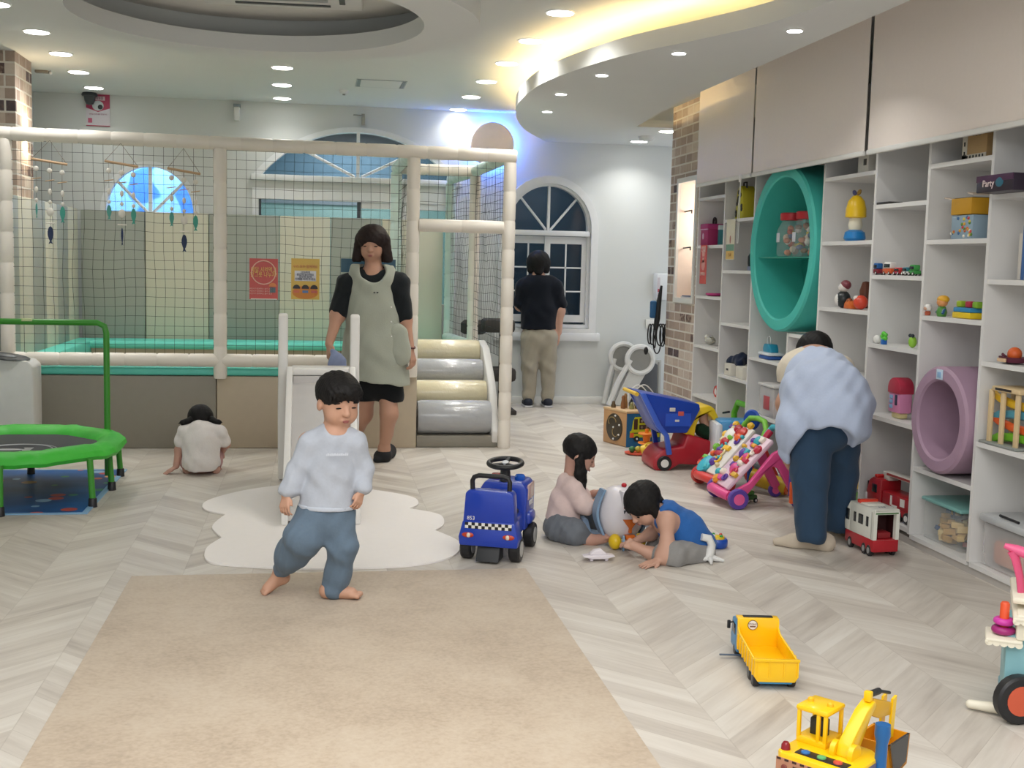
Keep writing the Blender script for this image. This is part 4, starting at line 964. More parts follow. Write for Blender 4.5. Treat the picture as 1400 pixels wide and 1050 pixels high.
# ---------------------------------------------------------------- woman bending into the shelf
Y0 = 5.3; g0 = fl(1110, 752)
t = thing('person', 'person in pale blue smock vest and jeans bending down towards the shelf', 'person', (g0.x, g0.y, 0))
S = SDF(); hf = headframe(A(1114, 486, .66), (-.05, .8, -.75), .22); head(S, hf)
S.chain([hf[0](0, -.1, -.2), A(1116, 495, .46)], [.05, .06], .04)
S.chain([A(1130, 545, .02), A(1120, 515, .25), A(1114, 500, .42)], [.13, .125, .13], .08, ((0, -.35, 1), 1.3))
sl_, el_, wl_ = A(1086, 503, .45), A(1074, 552, .42), A(1076, 612, .52); S.chain([A(1105, 500, .42), sl_, el_, wl_], [.06, .05, .042, .028], .05); hand(S, wl_, (.1, .3, -1), (1, 0, 0), .165, 1, .5)
sr_, er_, wr_ = A(1146, 506, .5), A(1165, 560, .50), A(1150, 600, .6); S.chain([A(1125, 500, .42), sr_, er_, wr_], [.06, .05, .042, .028], .05); hand(S, wr_, (-.2, .3, -1), (-1, 0, 0), .165, -1, .5)
ar, al = np.array(at(1147, 712, 5.45)), np.array(at(1110, 728, 5.25))
S.chain([A(1146, 555), A(1149, 645, .14), ar], [.08, .05, .032], .05); S.chain([A(1112, 555), A(1108, 650, -.02), al], [.08, .05, .032], .05)
foot(S, al, np.array(fl(1128, 752)), np.array(fl(1088, 748)), (0, 0, 1), .165, .033); foot(S, ar, np.array(fl(1158, 730)), np.array(fl(1130, 722)), (0, 0, 1), .165, .033)
sdfobj('body', S, .0055, SK_W, t)
H_ = SDF(); P, R, s = hf; H_.ell(P(0, -.07, .14), V3((.44, .50, .44))*s, .02, R); H_.ell(P(0, .55, -.2), V3((.3, .4, .42))*s, .03*s, R, 's'); H_.ell(P(.0, -.2, -.3), V3((.33, .28, .2))*s, .1*s, R); H_.wr(.001, 150); sdfobj('hair', H_, .005, HAIR, t)
M_ = cloth('cream_tee', '#d3c9b7'); K = SDF(); K.chain([A(1118, 505, .35), A(1100, 503, .42), A(1087, 505, .44), A(1079, 527, .43)], [.10, .09, .080, .066], .05); K.chain([A(1125, 505, .4), A(1146, 508, .5), A(1156, 530, .5)], [.10, .08, .066], .05); K.plane(A(1079, 527, .43), (-.25, 0, -1)); K.wr(.003, 45); sdfobj('tee', K, .006, M_, t)
M_ = cloth('smock_blue', '#b4c0d8'); K = SDF()
K.chain([A(1114, 504, .44), A(1122, 520, .24), A(1132, 542, .03)], [.138, .160, .185], .08, ((0, -.35, 1), 1.12))
K.chain([A(1136, 545, .02), A(1142, 572, -.10)], [.18, .165], .06); K.chain([A(1106, 540, .08), A(1094, 585, -.02), A(1081, 618, .02)], [.14, .105, .055], .06); K.chain([A(1165, 560, .0), A(1172, 585, -.04)], [.10, .07], .06)
K.ell(A(1130, 625, -.16), (.135, .34, .15), .03, None, 's'); K.plane(A(1080, 636, 0), (-.05, 0, -1)); K.wr(.0045, 34); sdfobj('smock', K, .006, M_, t)
M_ = cloth('denim', '#31475f'); K = SDF(); K.chain([A(1130, 548, .03), A(1130, 572)], [.155, .16], .05); K.chain([A(1107, 572), A(1108, 650, -.02), A(1109, 728, -.04)], [.118, .088, .076], .03); K.chain([A(1146, 572, .02), A(1149, 645, .14), A(1146, 712, .16)], [.115, .088, .075], .03)
K.plane(A(1109, 741, -.05), (0, 0, -1)); K.wr(.003, 40); sdfobj('jeans', K, .006, M_, t)
for a_, b_, an_ in ((fl(1128, 752), fl(1088, 748), al), (fl(1158, 730), fl(1130, 722), ar)):
    K = SDF(); sock(K, an_, a_, b_, .215, .041); sdfobj('sock', K, .005, cloth('sock_beige', '#c8bba9'), t)
# ---------------------------------------------------------------- girl crouching by the foam base
Y0 = 7.5; g0 = fl(275, 647)
t = thing('person', 'small girl in white tee crouching with her back turned beside the grey foam base', 'person', (g0.x, g0.y, 0))
S = SDF(); hf = headframe(A(274, 577, .07), (0, .75, -.75), .185); head(S, hf, True)
S.chain([hf[0](0, -.1, -.2), A(275, 590)], [.035, .04], .03); S.chain([A(275, 600, .02), A(275, 630, .0)], [.072, .09], .03)
S.chain([A(256, 592), A(245, 615), A(241, 637, -.03)], [.030, .027, .020], .02); hand(S, A(241, 638, -.03), (-.6, -.3, -.35), (0, 0, -1), .10, -1, .1)
S.chain([A(296, 592), A(309, 607, .05), A(303, 618, .15)], [.030, .027, .020], .02); hand(S, A(303, 618, .15), (-.3, .3, -.7), (0, 1, 0), .10, 1, .3)
for x in (256, 295): foot(S, np.array(fl(x, 645))+V3((0, .0, .05)), np.array(fl(x, 647)), np.array(fl(x, 647))+V3((0, .1, 0)), (0, 0, 1), .12, .027)
sdfobj('body', S, .0045, SK_G, t)
H_ = SDF(); P, R, s = hf; H_.ell(P(0, -.09, .14), V3((.44, .50, .42))*s, .02, R); H_.ell(P(0, .55, -.2), V3((.3, .4, .42))*s, .03*s, R, 's'); H_.ell(P(0, -.42, -.42), V3((.30, .25, .22))*s, .04*s, R, 's'); H_.wr(.0008, 160); sdfobj('hair', H_, .004, HAIR, t)
for q, px_ in ((-1, (262, 250, 244)), (1, (289, 299, 304))):
    H_ = SDF(); H_.chain([A(px_[0], 573, .02), A(px_[1], 577), A(px_[2], 579 if q < 0 else 578)], [.018, .013, .003], .012).chain([A(px_[0], 573, .02), A(px_[1]+q*1, 582)], [.015, .009], .012); H_.wr(.001, 150); sdfobj('pigtail', H_, .004, HAIR, t)
M_ = cloth('white_tee', '#dcd6d2'); K = SDF(); K.chain([A(275, 590, .0), A(275, 606, -.02), A(275, 630, -.05)], [.074, .104, .118], .04); K.chain([A(268, 589), A(253, 591), A(247, 604)], [.055, .044, .042], .02); K.chain([A(282, 589), A(299, 591), A(307, 603, .03)], [.055, .044, .042], .02); K.plane(A(247, 606), (-.1, 0, -1)) if False else None; K.plane(A(275, 636, -.03), (0, .2, -1)); K.wr(.0022, 52); sdfobj('tee', K, .0045, M_, t)
M_ = cloth('pink_trousers', '#b98f8e'); K = SDF(); K.ell(A(275, 630, .02), (.128, .12, .078), .03); K.chain([A(262, 630), A(257, 622, .12), A(258, 642, .02)], [.06, .05, .03], .03); K.chain([A(288, 630), A(293, 622, .12), A(293, 642, .02)], [.06, .05, .03], .03); K.wr(.002, 50); sdfobj('trousers', K, .0045, M_, t)
# ---------------------------------------------------------------- girl in the pink top
Y0 = 5.6; g0 = fl(775, 742)
t = thing('person', 'small girl in pale pink top and grey trousers sitting on the floor in profile', 'person', (g0.x, g0.y, 0))
S = SDF(); hf = headframe(A(793, 622), (.95, -.22, -.5), .185); head(S, hf, True)
S.chain([hf[0](0, -.1, -.25), A(781, 652)], [.034, .04], .03); S.chain([A(778, 666), A(773, 690), A(769, 714)], [.050, .058, .068], .03)
sl_, el_, wl_ = A(783, 668, -.07), A(799, 692, -.10), A(822, 684, -.02); S.chain([A(778, 662), sl_, el_, wl_], [.036, .028, .024, .018], .02); hand(S, wl_, (1, .3, .1), (0, .6, -.7), .10, -1, .4)
S.chain([A(778, 662), A(785, 666, .07), A(800, 680, .10), A(812, 674, .06)], [.036, .028, .024, .018], .02); hand(S, A(812, 674, .06), (1, .0, .15), (0, -.6, -.7), .10, 1, .6)
S.chain([A(765, 722, -.05), A(784, 728, -.13), A(803, 738, -.13)], [.06, .042, .028], .03)
foot(S, A(804, 738, -.13), A(808, 746, -.14), A(828, 740, -.20), (-.2, .75, .75), .13, .028)
S.chain([A(766, 720, .08), A(803, 693, .14), A(815, 730, .16)], [.06, .05, .03], .03)
sdfobj('body', S, .0038, SK_G, t); facefeat(S, hf, t, HAIR, LIP)
H_ = SDF(); P, R, s = hf; H_.ell(P(0, -.09, .15), V3((.42, .48, .41))*s, .02, R); H_.ell(P(0, .60, -.13), V3((.5, .42, .44))*s, .03*s, R, 's'); H_.ell(P(0, -.28, -.42), V3((.6, .35, .28))*s, .03*s, R, 's')
for q in (-1, 1): H_.ell(P(q*.40, -.02, -.10), V3((.09, .12, .15))*s, .02*s, R, 's')
H_.wr(.0008, 170); sdfobj('hair', H_, .0036, HAIR, t)
for dy in (-.075, .06):
    H_ = SDF(); H_.chain([A(790, 630, dy), A(791, 648, dy), A(796, 664, dy), A(801, 672, dy)], [.016, .020, .015, .005], .015); H_.chain([A(795, 622, dy), A(799, 645, dy), A(802, 660, dy)], [.012, .010, .003], .015); H_.wr(.0012, 150); sdfobj('pigtail', H_, .0034, HAIR, t)
M_ = cloth('pink_top', '#dcc5bf'); K = SDF(); K.chain([A(779, 662), A(773, 686), A(770, 708)], [.062, .076, .088], .03); K.chain([A(778, 662), A(785, 668, -.055), A(797, 689, -.085), A(801, 692, -.085)], [.056, .050, .046, .044], .025); K.chain([A(778, 662), A(785, 666, .06), A(800, 680, .08)], [.05, .045, .042], .02); K.plane(A(768, 714), (-.25, 0, -1)); K.ell(A(784, 648), (.040, .05, .026), .01, None, 's'); K.wr(.002, 52); sdfobj('top', K, .004, M_, t)
M_ = cloth('grey_trousers', '#6f747b'); K = SDF(); K.ell(A(769, 720, .0), (.098, .12, .070), .03); K.chain([A(766, 722, -.05), A(784, 728, -.12), A(798, 737, -.12)], [.075, .062, .045], .03); K.chain([A(768, 718, .08), A(802, 694, .14), A(812, 726, .15)], [.07, .062, .04], .03); K.plane((0, 0, .002), (0, 0, -1)); K.wr(.0025, 60); sdfobj('trousers', K, .004, M_, t)
# ---------------------------------------------------------------- child in the blue sleeveless top
Y0 = 5.2; g0 = fl(925, 768)
t = thing('person', 'child in blue sleeveless top and grey shorts sitting bent over the floor', 'person', (g0.x, g0.y, 0))
S = SDF(); hf = headframe(A(880, 690), (-.72, -.25, -.80), .195); head(S, hf, True)
S.chain([hf[0](0, -.1, -.2), A(908, 706)], [.036, .042], .03); S.chain([A(918, 714), A(938, 733), A(952, 754)], [.078, .082, .09], .05)
sl_, el_, wl_ = A(912, 712, -.08), A(912, 742, -.12), A(900, 766, -.15); S.chain([sl_, el_, wl_], [.036, .029, .020], .03); S.cone(A(920, 716), sl_, .06, .036, .04); hand(S, wl_, A(876, 775, -.2)-wl_, (0, 0, -1), .115, 1, .05)
S.chain([A(910, 712, .08), A(890, 730, .12), A(872, 738, .10)], [.036, .028, .02], .03); hand(S, A(872, 738, .10), (-1, 0, -.2), (0, 0, -1), .1, -1, .3)
S.chain([A(950, 760, -.06), A(915, 760, -.14), A(893, 757, -.06)], [.06, .045, .028], .03); foot(S, A(890, 756, -.05), A(888, 760, -.05), A(866, 748, -.03), (.0, -.75, .55), .125, .027)
sdfobj('body', S, .0038, SK_F, t); facefeat(S, hf, t, HAIR, LIP)
H_ = SDF(); P, R, s = hf; H_.ell(P(0, -.07, .14), V3((.43, .49, .42))*s, .02, R)
for q in (-1, 1): H_.cone(P(q*.28, -.05, .05), P(q*.34, .05, -.34), .16*s, .09*s, .1*s)
H_.cone(P(0, -.3, .0), P(0, -.34, -.38), .2*s, .12*s, .1*s); H_.ell(P(0, .56, -.22), V3((.28, .40, .40))*s, .03*s, R, 's'); H_.wr(.001, 160); sdfobj('hair', H_, .0036, HAIR, t)
M_ = cloth('blue_vest', '#2f63a8'); K = SDF(); K.chain([A(914, 708), A(934, 728), A(950, 748)], [.076, .096, .104], .05); K.chain([A(908, 704, -.03), A(914, 700, .05)], [.055, .05], .04); K.ell(sl_+V3((.01, -.02, 0)), (.048, .05, .055), .012, None, 's'); K.ell(A(899, 700), (.04, .055, .05), .012, None, 's'); K.plane(A(955, 758), (.75, 0, -1)); K.wr(.002, 52); sdfobj('vest', K, .004, M_, t)
M_ = cloth('grey_shorts', '#8f8d8b'); K = SDF(); K.ell(A(950, 757, 0), (.095, .12, .080), .03); K.chain([A(950, 758, -.05), A(920, 760, -.13), A(905, 759, -.10)], [.078, .066, .05], .03); K.chain([A(948, 755, .08), A(905, 745, .16), A(893, 750, .14)], [.07, .055, .04], .03); K.plane((0, 0, .002), (0, 0, -1)); K.wr(.0025, 52); sdfobj('shorts', K, .004, M_, t)
# ================================================================ TOYS ON THE FLOOR
def pl(pts, Y, L): # pixel outline on the plane at depth Y -> (x, z) relative to L
    out = []
    for x, y in pts:
        q = at(x, y, Y); out.append((q.x-L[0], q.z-L[2]))
    return out
def wheel(parent, c, r, w, ax=(1, 0, 0), tyre=None, hub=None, name='wheel', hr=.55):
    tyre = tyre or M_BLACK; hub = hub or M_WHITE; c = Vector(c); a = Vector(ax).normalized()
    mb = MB(); mb.lathe([(r*.5, -w/2), (r*.9, -w/2), (r, -w*.35), (r, w*.35), (r*.9, w/2), (r*.5, w/2)], tyre, 24, c, axis=a); t_ = mb.build(name, parent)
    mb = MB(); mb.lathe([(r*hr*.3, -w*.56), (r*hr, -w*.54), (r*hr, w*.54), (r*hr*.3, w*.56)], hub, 20, c, axis=a); mb.build('hub', t_)
    return t_
def pbox(p, name, x0, x1, y0, y1, z0, z1, m, r=.004, **k):
    mb = MB(); mb.box(x0, x1, y0, y1, z0, z1, m, r=r); return mb.build(name, p, **k)
def rot(v, a): return Vector((v[0]*math.cos(a)-v[1]*math.sin(a), v[0]*math.sin(a)+v[1]*math.cos(a), v[2] if len(v) > 2 else 0))
YEL = hx('#f0b81e', .35); YEL2 = hx('#e89a14', .35); RED = hx('#b51f2c', .35); BLU = hx('#1b46b0', .35); GRN = hx('#5fb32c', .4); ORG = hx('#e2622a', .4); PNK = hx('#d84b8e', .4); PUR = hx('#5b3a9a', .4); TEA = hx('#35a9b8', .4); LBL = hx('#3f93c9', .4)
# ---- blue ride-on police truck
rz = math.radians(-22); O = fl(668, 773)
t = thing('ride_on_truck', 'blue ride-on toy truck with black steering wheel and checkered rear', 'ride-on toy', (O.x, O.y+.03, 0), rz, scale=.965)
B_ = hx('#1d3fae', .3, coat=.3)
mb = MB(); mb.prism([(-.14, .08), (.14, .08), (.145, .12), (.125, .20), (-.125, .20), (-.145, .12)], -.005, .09, B_, bev=.008); mb.prism([(-.125, .19), (.125, .19), (.115, .33), (.10, .345), (-.10, .345), (-.115, .33)], .0, .075, B_, bev=.008)
mb.box(-.10, .10, .06, .5, .09, .19, B_, r=.015); mb.prism([(-.115, .10), (.115, .10), (.118, .30), (.095, .335), (-.095, .335), (-.118, .30)], .30, .50, B_, bev=.012)
mb.box(-.135, .135, .33, .46, .12, .185, B_, r=.02); mb.box(-.10, .10, .44, .53, .10, .22, B_, r=.02)
mb.build('body', t)
pbox(t, 'seat', -.085, .085, .08, .29, .188, .215, hx('#20242a', .5), r=.012)
mb = MB(); q = [(-.088, .035, .33), (-.090, .035, .385), (-.082, .035, .402), (-.06, .035, .41), (.06, .035, .41), (.082, .035, .402), (.090, .035, .385), (.088, .035, .33)]; mb.tube(q, .0115, M_BLACK, 10); mb.build('push_handle', t)
mb = MB(); mb.torus((.0, .33, .425), .082, .0125, M_BLACK, axis=(0, -.12, 1), n=32, k=10); 
for a in (0, 2*PI/3+.3, 4*PI/3-.3): mb.cyl((0, .33, .418), (.08*math.sin(a), .33+.075*math.cos(a), .425+.010*math.cos(a)), .012, M_BLACK, n=8)
mb.cyl((0, .335, .32), (0, .33, .42), .030, M_BLACK, .022); sw = mb.build('steering_wheel', t)
mb = MB(); mb.cyl((0, .328, .418), (0, .324, .432), .018, hx('#b9bcc2', .2), n=14); mb.build('horn_button', sw)
mb = MB(); mb.lathe([(.025, 0), (.028, .02), (.02, .03)], hx('#2463c9', .15), 16, (.06, .40, .33)); mb.build('beacon', t)
mb = MB(); mb.lathe([(.025, 0), (.028, .02), (.02, .03)], hx('#b03a35', .15), 16, (-.06, .40, .33)); mb.build('beacon', t)
mb = MB()
for i in range(14):
    for j in range(2): mb.box(-.112+i*.016, -.112+(i+1)*.016, -.0075, -.004, .165+j*.014, .179+j*.014, (M_WHITE, M_BLACK)[(i+j) % 2])
mb.build('checker_band', t)
TXT('853', .026, M_WHITE, frame((-.085, -.001, .212), (1, 0, 0), (0, 0, 1)), t, 'number')
TXT('POLICE', .035, M_WHITE, frame((.1195, .40, .225), (0, 1, 0), (0, 0, 1)), t, 'lettering', sx=.8)
mb = MB(); mb.box(.112, .1205, .33, .47, .245, .32, hx('#c7a9a4', .2), r=.003); mb.build('side_window', t)
for s in (-1, 1):
    mb = MB(); mb.ell((s*.098, -.004, .132), (.030, .007, .013), hx('#c2432a', .2), 14); l_ = mb.build('tail_light', t)
    mb = MB(); mb.ell((s*.094, -.009, .132), (.010, .006, .012), hx('#e9d9c8', .2), 10); mb.build('lens', l_)
for x in (-.118, .118):
    for y in (.08, .40): wheel(t, (x, y, .062), .062, .052, hub=hx('#b9b9b7', .3), hr=.6)
mb = MB(); mb.prism([(-.02, .012), (.09, .012), (.09, .09), (.02, .09)], -.055, .055, hx('#2c2e31', .6), plane='yz', bev=.004); mb.build('tip_guard', t)
# ---- white egg shaped activity toy between the two children
L = at(846, 742, 5.45); L.z = 0
t = thing('activity_toy', 'white egg-shaped activity toy with orange beak and yellow feet between two children', 'toy', L, math.radians(4))
W_ = hx('#d9d5da', .35); mb = MB(); mb.lathe([(.02, .035), (.075, .045), (.105, .09), (.118, .155), (.11, .215), (.085, .265), (.04, .288), (.01, .29)], W_, 30, sx=.98, sy=1.1); mb.build('body', t)
mb = MB(); mb.box(-.03, .055, -.118, -.06, .155, .285, W_, r=.006); mb.build('front_panel', t)
mb = MB(); 
for z0, z1, c in ((.24, .275, '#e9e6e2'), (.20, .235, '#e2ded8'), (.165, .195, '#31363d')): mb.box(-.022, .048, -.124, -.116, z0, z1, hx(c, .4), r=.003)
mb.box(-.022, .0, -.1255, -.12, .203, .212, hx('#a8412c')); mb.box(.0, .03, -.1265, -.12, .172, .188, M_WHITE); mb.build('picture_tiles', t)
mb = MB(); mb.prism([(-.028, .152), (.05, .152), (.018, .108), (.018, .085), (.006, .085), (.006, .108)], -.135, -.10, hx('#c8661f', .35), bev=.002); mb.build('beak_funnel', t)
mb = MB(); mb.prism([(-.012, .075), (.036, .075), (.020, .005), (.006, .005)], -.135, -.105, hx('#d9701f', .35), bev=.002); mb.build('chute', t)
for s in (-1, 1):
    mb = MB(); mb.ell((.01+s*.062, -.095, .038), (.031, .038, .038), hx('#e3bf1c', .35), 16); mb.build('foot', t)
    mb = MB(); mb.box(.01+s*.028, .01+s*.036, -.14, -.12, .001, .075, hx('#8fb0d0', .35), r=.002); mb.build('post', t)
    mb = MB(); arc = [(s*(.10+.035*math.sin(PI*i/10)), .06+.22*i/10) for i in range(11)]; mb.prism(arc+[(x-s*.012, z) for x, z in arc[::-1]], -.05, .02, hx('#7e9bb8', .4)); mb.build('wing', t)
mb = MB(); mb.ell((.01, -.02, .298), (.014, .014, .012), RED, 10); mb.build('knob', t)
L2 = at(806, 712, 5.62)
t2 = thing('toy_tray', 'pale blue folding tray at the side of the white egg-shaped toy', 'tray', (L2.x, L2.y, 0)); mb = MB(); mb.prism([(-.07, .02), (.05, .0), (.06, .02), (.0, .035), (-.02, .1), (-.045, .1), (-.05, .035), (-.07, .035)], -.05, .05, hx('#9db9d8', .4), bev=.003); mb.build('panel', t2); mb = MB(); mb.box(-.05, -.02, -.052, -.03, .03, .045, RED, r=.003); mb.build('catch', t2)
L2 = at(905, 712, 5.62)
t2 = thing('toy_tray', 'pale grey blue tray behind the child in the blue top', 'tray', (L2.x, L2.y, 0)); mb = MB(); mb.prism([(-.07, .02), (.07, .0), (.07, .03), (.0, .04), (-.04, .10), (-.07, .10)], -.05, .05, hx('#a7b6d0', .4), bev=.003); mb.build('panel', t2)
# small white toy in front
L = fl(818, 766); t = thing('toy_boat', 'small white plastic toy with pointed ends on the floor before the girl', 'toy', (L.x, L.y, 0))
mb = MB(); mb.prism([(-.075, .022), (-.03, .012), (.03, .012), (.075, .024), (.03, .030), (-.03, .030)], -.03, .03, hx('#e3dce2', .4), bev=.003); mb.build('hull', t)
mb = MB(); mb.prism([(-.045, .03), (.04, .03), (.01, .055), (-.02, .05)], -.02, .02, hx('#e6dfe4', .4), bev=.003); mb.build('cabin', t)
for s in (-1, 1): pbox(t, 'leg', s*.035-.008, s*.035+.008, -.02, .02, 0, .014, hx('#ddd4dc', .4))
# white stand behind the child in blue
L = fl(972, 768); t = thing('toy_stand', 'white star-footed plastic stand behind the child in blue', 'stand', (L.x, L.y, 0))
mb = MB(); mb.tube([(-.02, 0, .01), (-.005, 0, .05), (0, 0, .08), (-.015, 0, .11), (-.05, 0, .118)], [.026, .022, .019, .019, .017], hx('#e2e2e0', .4), 10); mb.build('post', t)
for a in (-2.8, -1.7, -.3, 1.3): mb = MB(); mb.tube([(-.01, 0, .025), (.025*math.cos(a)-.01, .03*math.sin(a), .018), (.07*math.cos(a)-.01, .06*math.sin(a), .008)], [.017, .013, .006], hx('#e2e2e0', .4), 8); mb.build('foot', t)
# round blue toy
L = fl(980, 748); t = thing('toy_drum', 'small round blue musical toy with yellow top on the floor', 'toy', (L.x, L.y, 0))
mb = MB(); mb.lathe([(.045, .001), (.052, .01), (.052, .035), (.046, .045)], hx('#1c4fb0', .3), 24); mb.build('body', t); mb = MB(); mb.lathe([(.038, .044), (.034, .055), (.01, .06)], hx('#e3c22a', .35), 20); mb.build('top', t)
for i, c in enumerate(('#c23b35', '#3a9c46', '#dfe3e6', '#3a9c46')): a = i*PI/2+.5; mb = MB(); mb.ell((.025*math.cos(a), .025*math.sin(a), .058), .009, hx(c, .35), 10); mb.build('button', t)
L = fl(957, 738); mb = MB(); mb.lathe([(.03, .0), (.035, .012), (.02, .022), (.006, .026)], hx('#3c9c3f', .4), 16, tuple(L)); tag(recenter(mb.build('toy_disc')), 'green round toy lid beside the round blue toy', 'toy')
# ---- shopping cart ride with a doll
L = Vector((2.42, 7.62, 0)); t = thing('toy_cart', 'blue and red toy shopping cart with yellow seat, holding a doll', 'toy cart', L)
P_ = lambda pts, Y=7.62: pl(pts, Y, L)
Bc = hx('#1740a8', .3); Rc = hx('#a81d2c', .35); Yc = hx('#e6c21c', .35)
o1 = P_([(867, 533), (873, 534), (947, 549), (948, 556), (938, 575), (930, 588), (893, 588), (886, 577)])
mb = MB(); mb.prism(o1, -.15, .15, Bc, holes=[], bev=.01); bk = mb.build('basket', t)
mb = MB(); mb.box(-.115, .06, -.155, -.149, .30, .385, hx('#2a57c4', .3)); 
mb.build('basket_grid', bk)
mb = MB(); mb.prism(P_([(865, 533), (873, 534), (895, 577), (905, 590), (909, 616), (902, 617), (899, 592), (888, 579)]), -.17, -.14, hx('#3f63c8', .3), bev=.005); mb.build('side_arm', t)
mb = MB(); mb.prism(P_([(865, 533), (873, 534), (895, 577), (905, 590), (909, 612), (902, 612), (899, 592), (888, 579)]), .14, .17, Bc, bev=.005); mb.build('side_arm', t)
pbox(t, 'sticker', -.09, -.05, -.157, -.152, .40, .425, hx('#d8d4cc')); pbox(t, 'sticker', -.03, .01, -.157, -.152, .37, .40, hx('#c9584e')); pbox(t, 'sticker', -.05, -.02, -.157, -.152, .33, .345, hx('#d8d4cc'))
mb = MB(); mb.prism(P_([(884, 634), (886, 622), (897, 610), (925, 606), (930, 591), (934, 590), (969, 601), (970, 626), (945, 631), (920, 630), (904, 640), (890, 640)]), -.15, .15, Rc, bev=.015); mb.build('base', t)
mb = MB(); mb.prism(P_([(929, 590), (936, 573), (950, 554), (964, 552), (969, 556), (976, 571), (980, 573), (978, 578), (971, 576), (961, 562), (950, 566), (944, 580), (942, 594)]), -.12, .12, Yc, bev=.008); mb.build('seat_shell', t)
mb = MB(); mb.cyl((-.32, -.16, .515), (-.32, .16, .515), .014, hx('#e0b83a', .35), n=10); mb.build('push_bar', t)
for (px_, py_, dy, r) in ((908, 630, -.15, .050), (891, 624, .16, .045), (966, 630, -.12, .035), (966, 628, .12, .035)):
    q = at(px_, py_, 7.62+dy); wheel(t, (q.x-L.x, dy, r), r, .035, (0, 1, 0), hub=M_WHITE)
mb = MB(); mb.cyl((.30, -.1, .385), (.35, -.1, .392), .007, M_BLACK, n=8); mb.build('pin', t)
# doll lying in the cart
c = at(954, 584, 7.68); t2 = thing('doll', 'doll with dark clothes leaning in the yellow seat of the cart', 'doll', c)
S = SDF(); cN = V3(c); S.cone(cN+V3((.03, -.1, .0)), cN+V3((-.0, -.1, .07)), .035, .03, .02); S.ell(cN+V3((-.005, -.1, .11)), (.04, .04, .045), .02); S.cone(cN+V3((.05, -.14, .01)), cN+V3((.10, -.15, -.04)), .016, .013); sdfobj('body', S, .004, SK_F, t2)
S = SDF(); S.cone(cN+V3((-.015, -.12, .0)), cN+V3((.035, -.12, -.03)), .045, .05, .02); S.wr(.002, 60); sdfobj('dress', S, .004, cloth('doll_green', '#16301f'), t2)
# ---- wooden busy cube
L = Vector((2.33, 8.60, 0)); t = thing('busy_cube', 'wooden activity cube with a yellow bus panel and a round track panel', 'activity cube', L, math.radians(0))
c0, c1, c2_ = V3((2.20, 8.74, 0)), V3((2.305, 8.455, 0)), V3((2.59, 8.50, 0))
c3 = c0+(c2_-c1); q = [tuple((p-V3(L))[:2]) for p in (c1, c2_, c3, c0)]
WD = mat('beech_wood', s2l('#b98f63'), .5, noise=(14, .10, .03)); mb = MB(); mb.prism(q, .003, .262, WD, plane='xy', bev=.004); mb.build('box', t)
q2 = [((a*1.03), (b_*1.03)) for a, b_ in q]; mb = MB(); mb.prism(q2, .258, .275, hx('#cfae84', .5), plane='xy', bev=.003); mb.build('lid', t)
def onface(a, b_): # frame on the face from a to b, origin at its middle bottom
    d = V3(b_)-V3(a); o = (V3(a)+V3(b_))/2-V3(L); return frame(o, tuple(d), (0, 0, 1)), np.linalg.norm(d)
Mf, w_ = onface(c0, c1)
mb = MB(); mb.lathe([(.105, 0), (.105, .006), (.10, .008)], hx('#3e3527', .5), 36, (0, .135, 0), M=Mf); ds = mb.build('track_disc', t)
mb = MB(); 
for k in range(2): mb.tube([(.05*math.cos(a)*(1-k*.3)+(.02 if k else -.02), .135+(-.035 if k else .04)+.035*math.sin(a), .009) for a in [i*.35+k*2 for i in range(12)]], .004, hx('#8a7448', .5), 6, M=Mf)
mb.build('track_groove', ds)
for x, y in ((.02, .225), (-.003, .135), (.07, .085), (.0, .045), (.075, .16)): mb = MB(); mb.ell((x, y, .010), .008, M_WHITE, 10, M=Mf); mb.build('bead', ds)
Mf, w_ = onface(c1, c2_)
mb = MB(); mb.box(-w_/2+.003, w_/2-.003, .003, .255, 0, .003, hx('#1d5d8c', .45), M=Mf); fp = mb.build('blue_panel', t)
mb = MB(); mb.prism([(-.115, .075), (.13, .075), (.13, .23), (-.075, .23), (-.09, .20), (-.10, .13), (-.115, .12)], .003, .009, hx('#c8c41e', .4), M=Mf, plane='xy'); bs = mb.build('bus_board', fp)
mb = MB(); 
for x0, x1, y0, y1 in ((-.085, -.055, .135, .215), (-.04, .12, .185, .22), (-.04, .12, .135, .17)): mb.box(x0, x1, y0, y1, .009, .011, hx('#4a2b20', .5), M=Mf)
mb.box(-.10, .12, .105, .112, .009, .011, M_BLACK, M=Mf); mb.box(-.115, -.085, .075, .11, .009, .012, ORG, M=Mf)
for i in range(4): mb.ell((-.02+i*.04, .20, .012), (.010, .012, .003), hx('#8f8478'), 8, M=Mf); mb.ell((-.02+i*.04, .152, .012), (.010, .012, .003), hx('#7d6a5a'), 8, M=Mf)
mb.build('bus_picture', bs)
for x in (-.06, .09): mb = MB(); mb.lathe([(.022, 0), (.022, .008), (.01, .01)], M_BLACK, 18, (x, .065, .006), M=Mf); wl = mb.build('bus_wheel', bs); mb = MB(); mb.ell((x, .065, .017), (.008, .008, .003), M_WHITE, 10, M=Mf); mb.build('hub', wl)
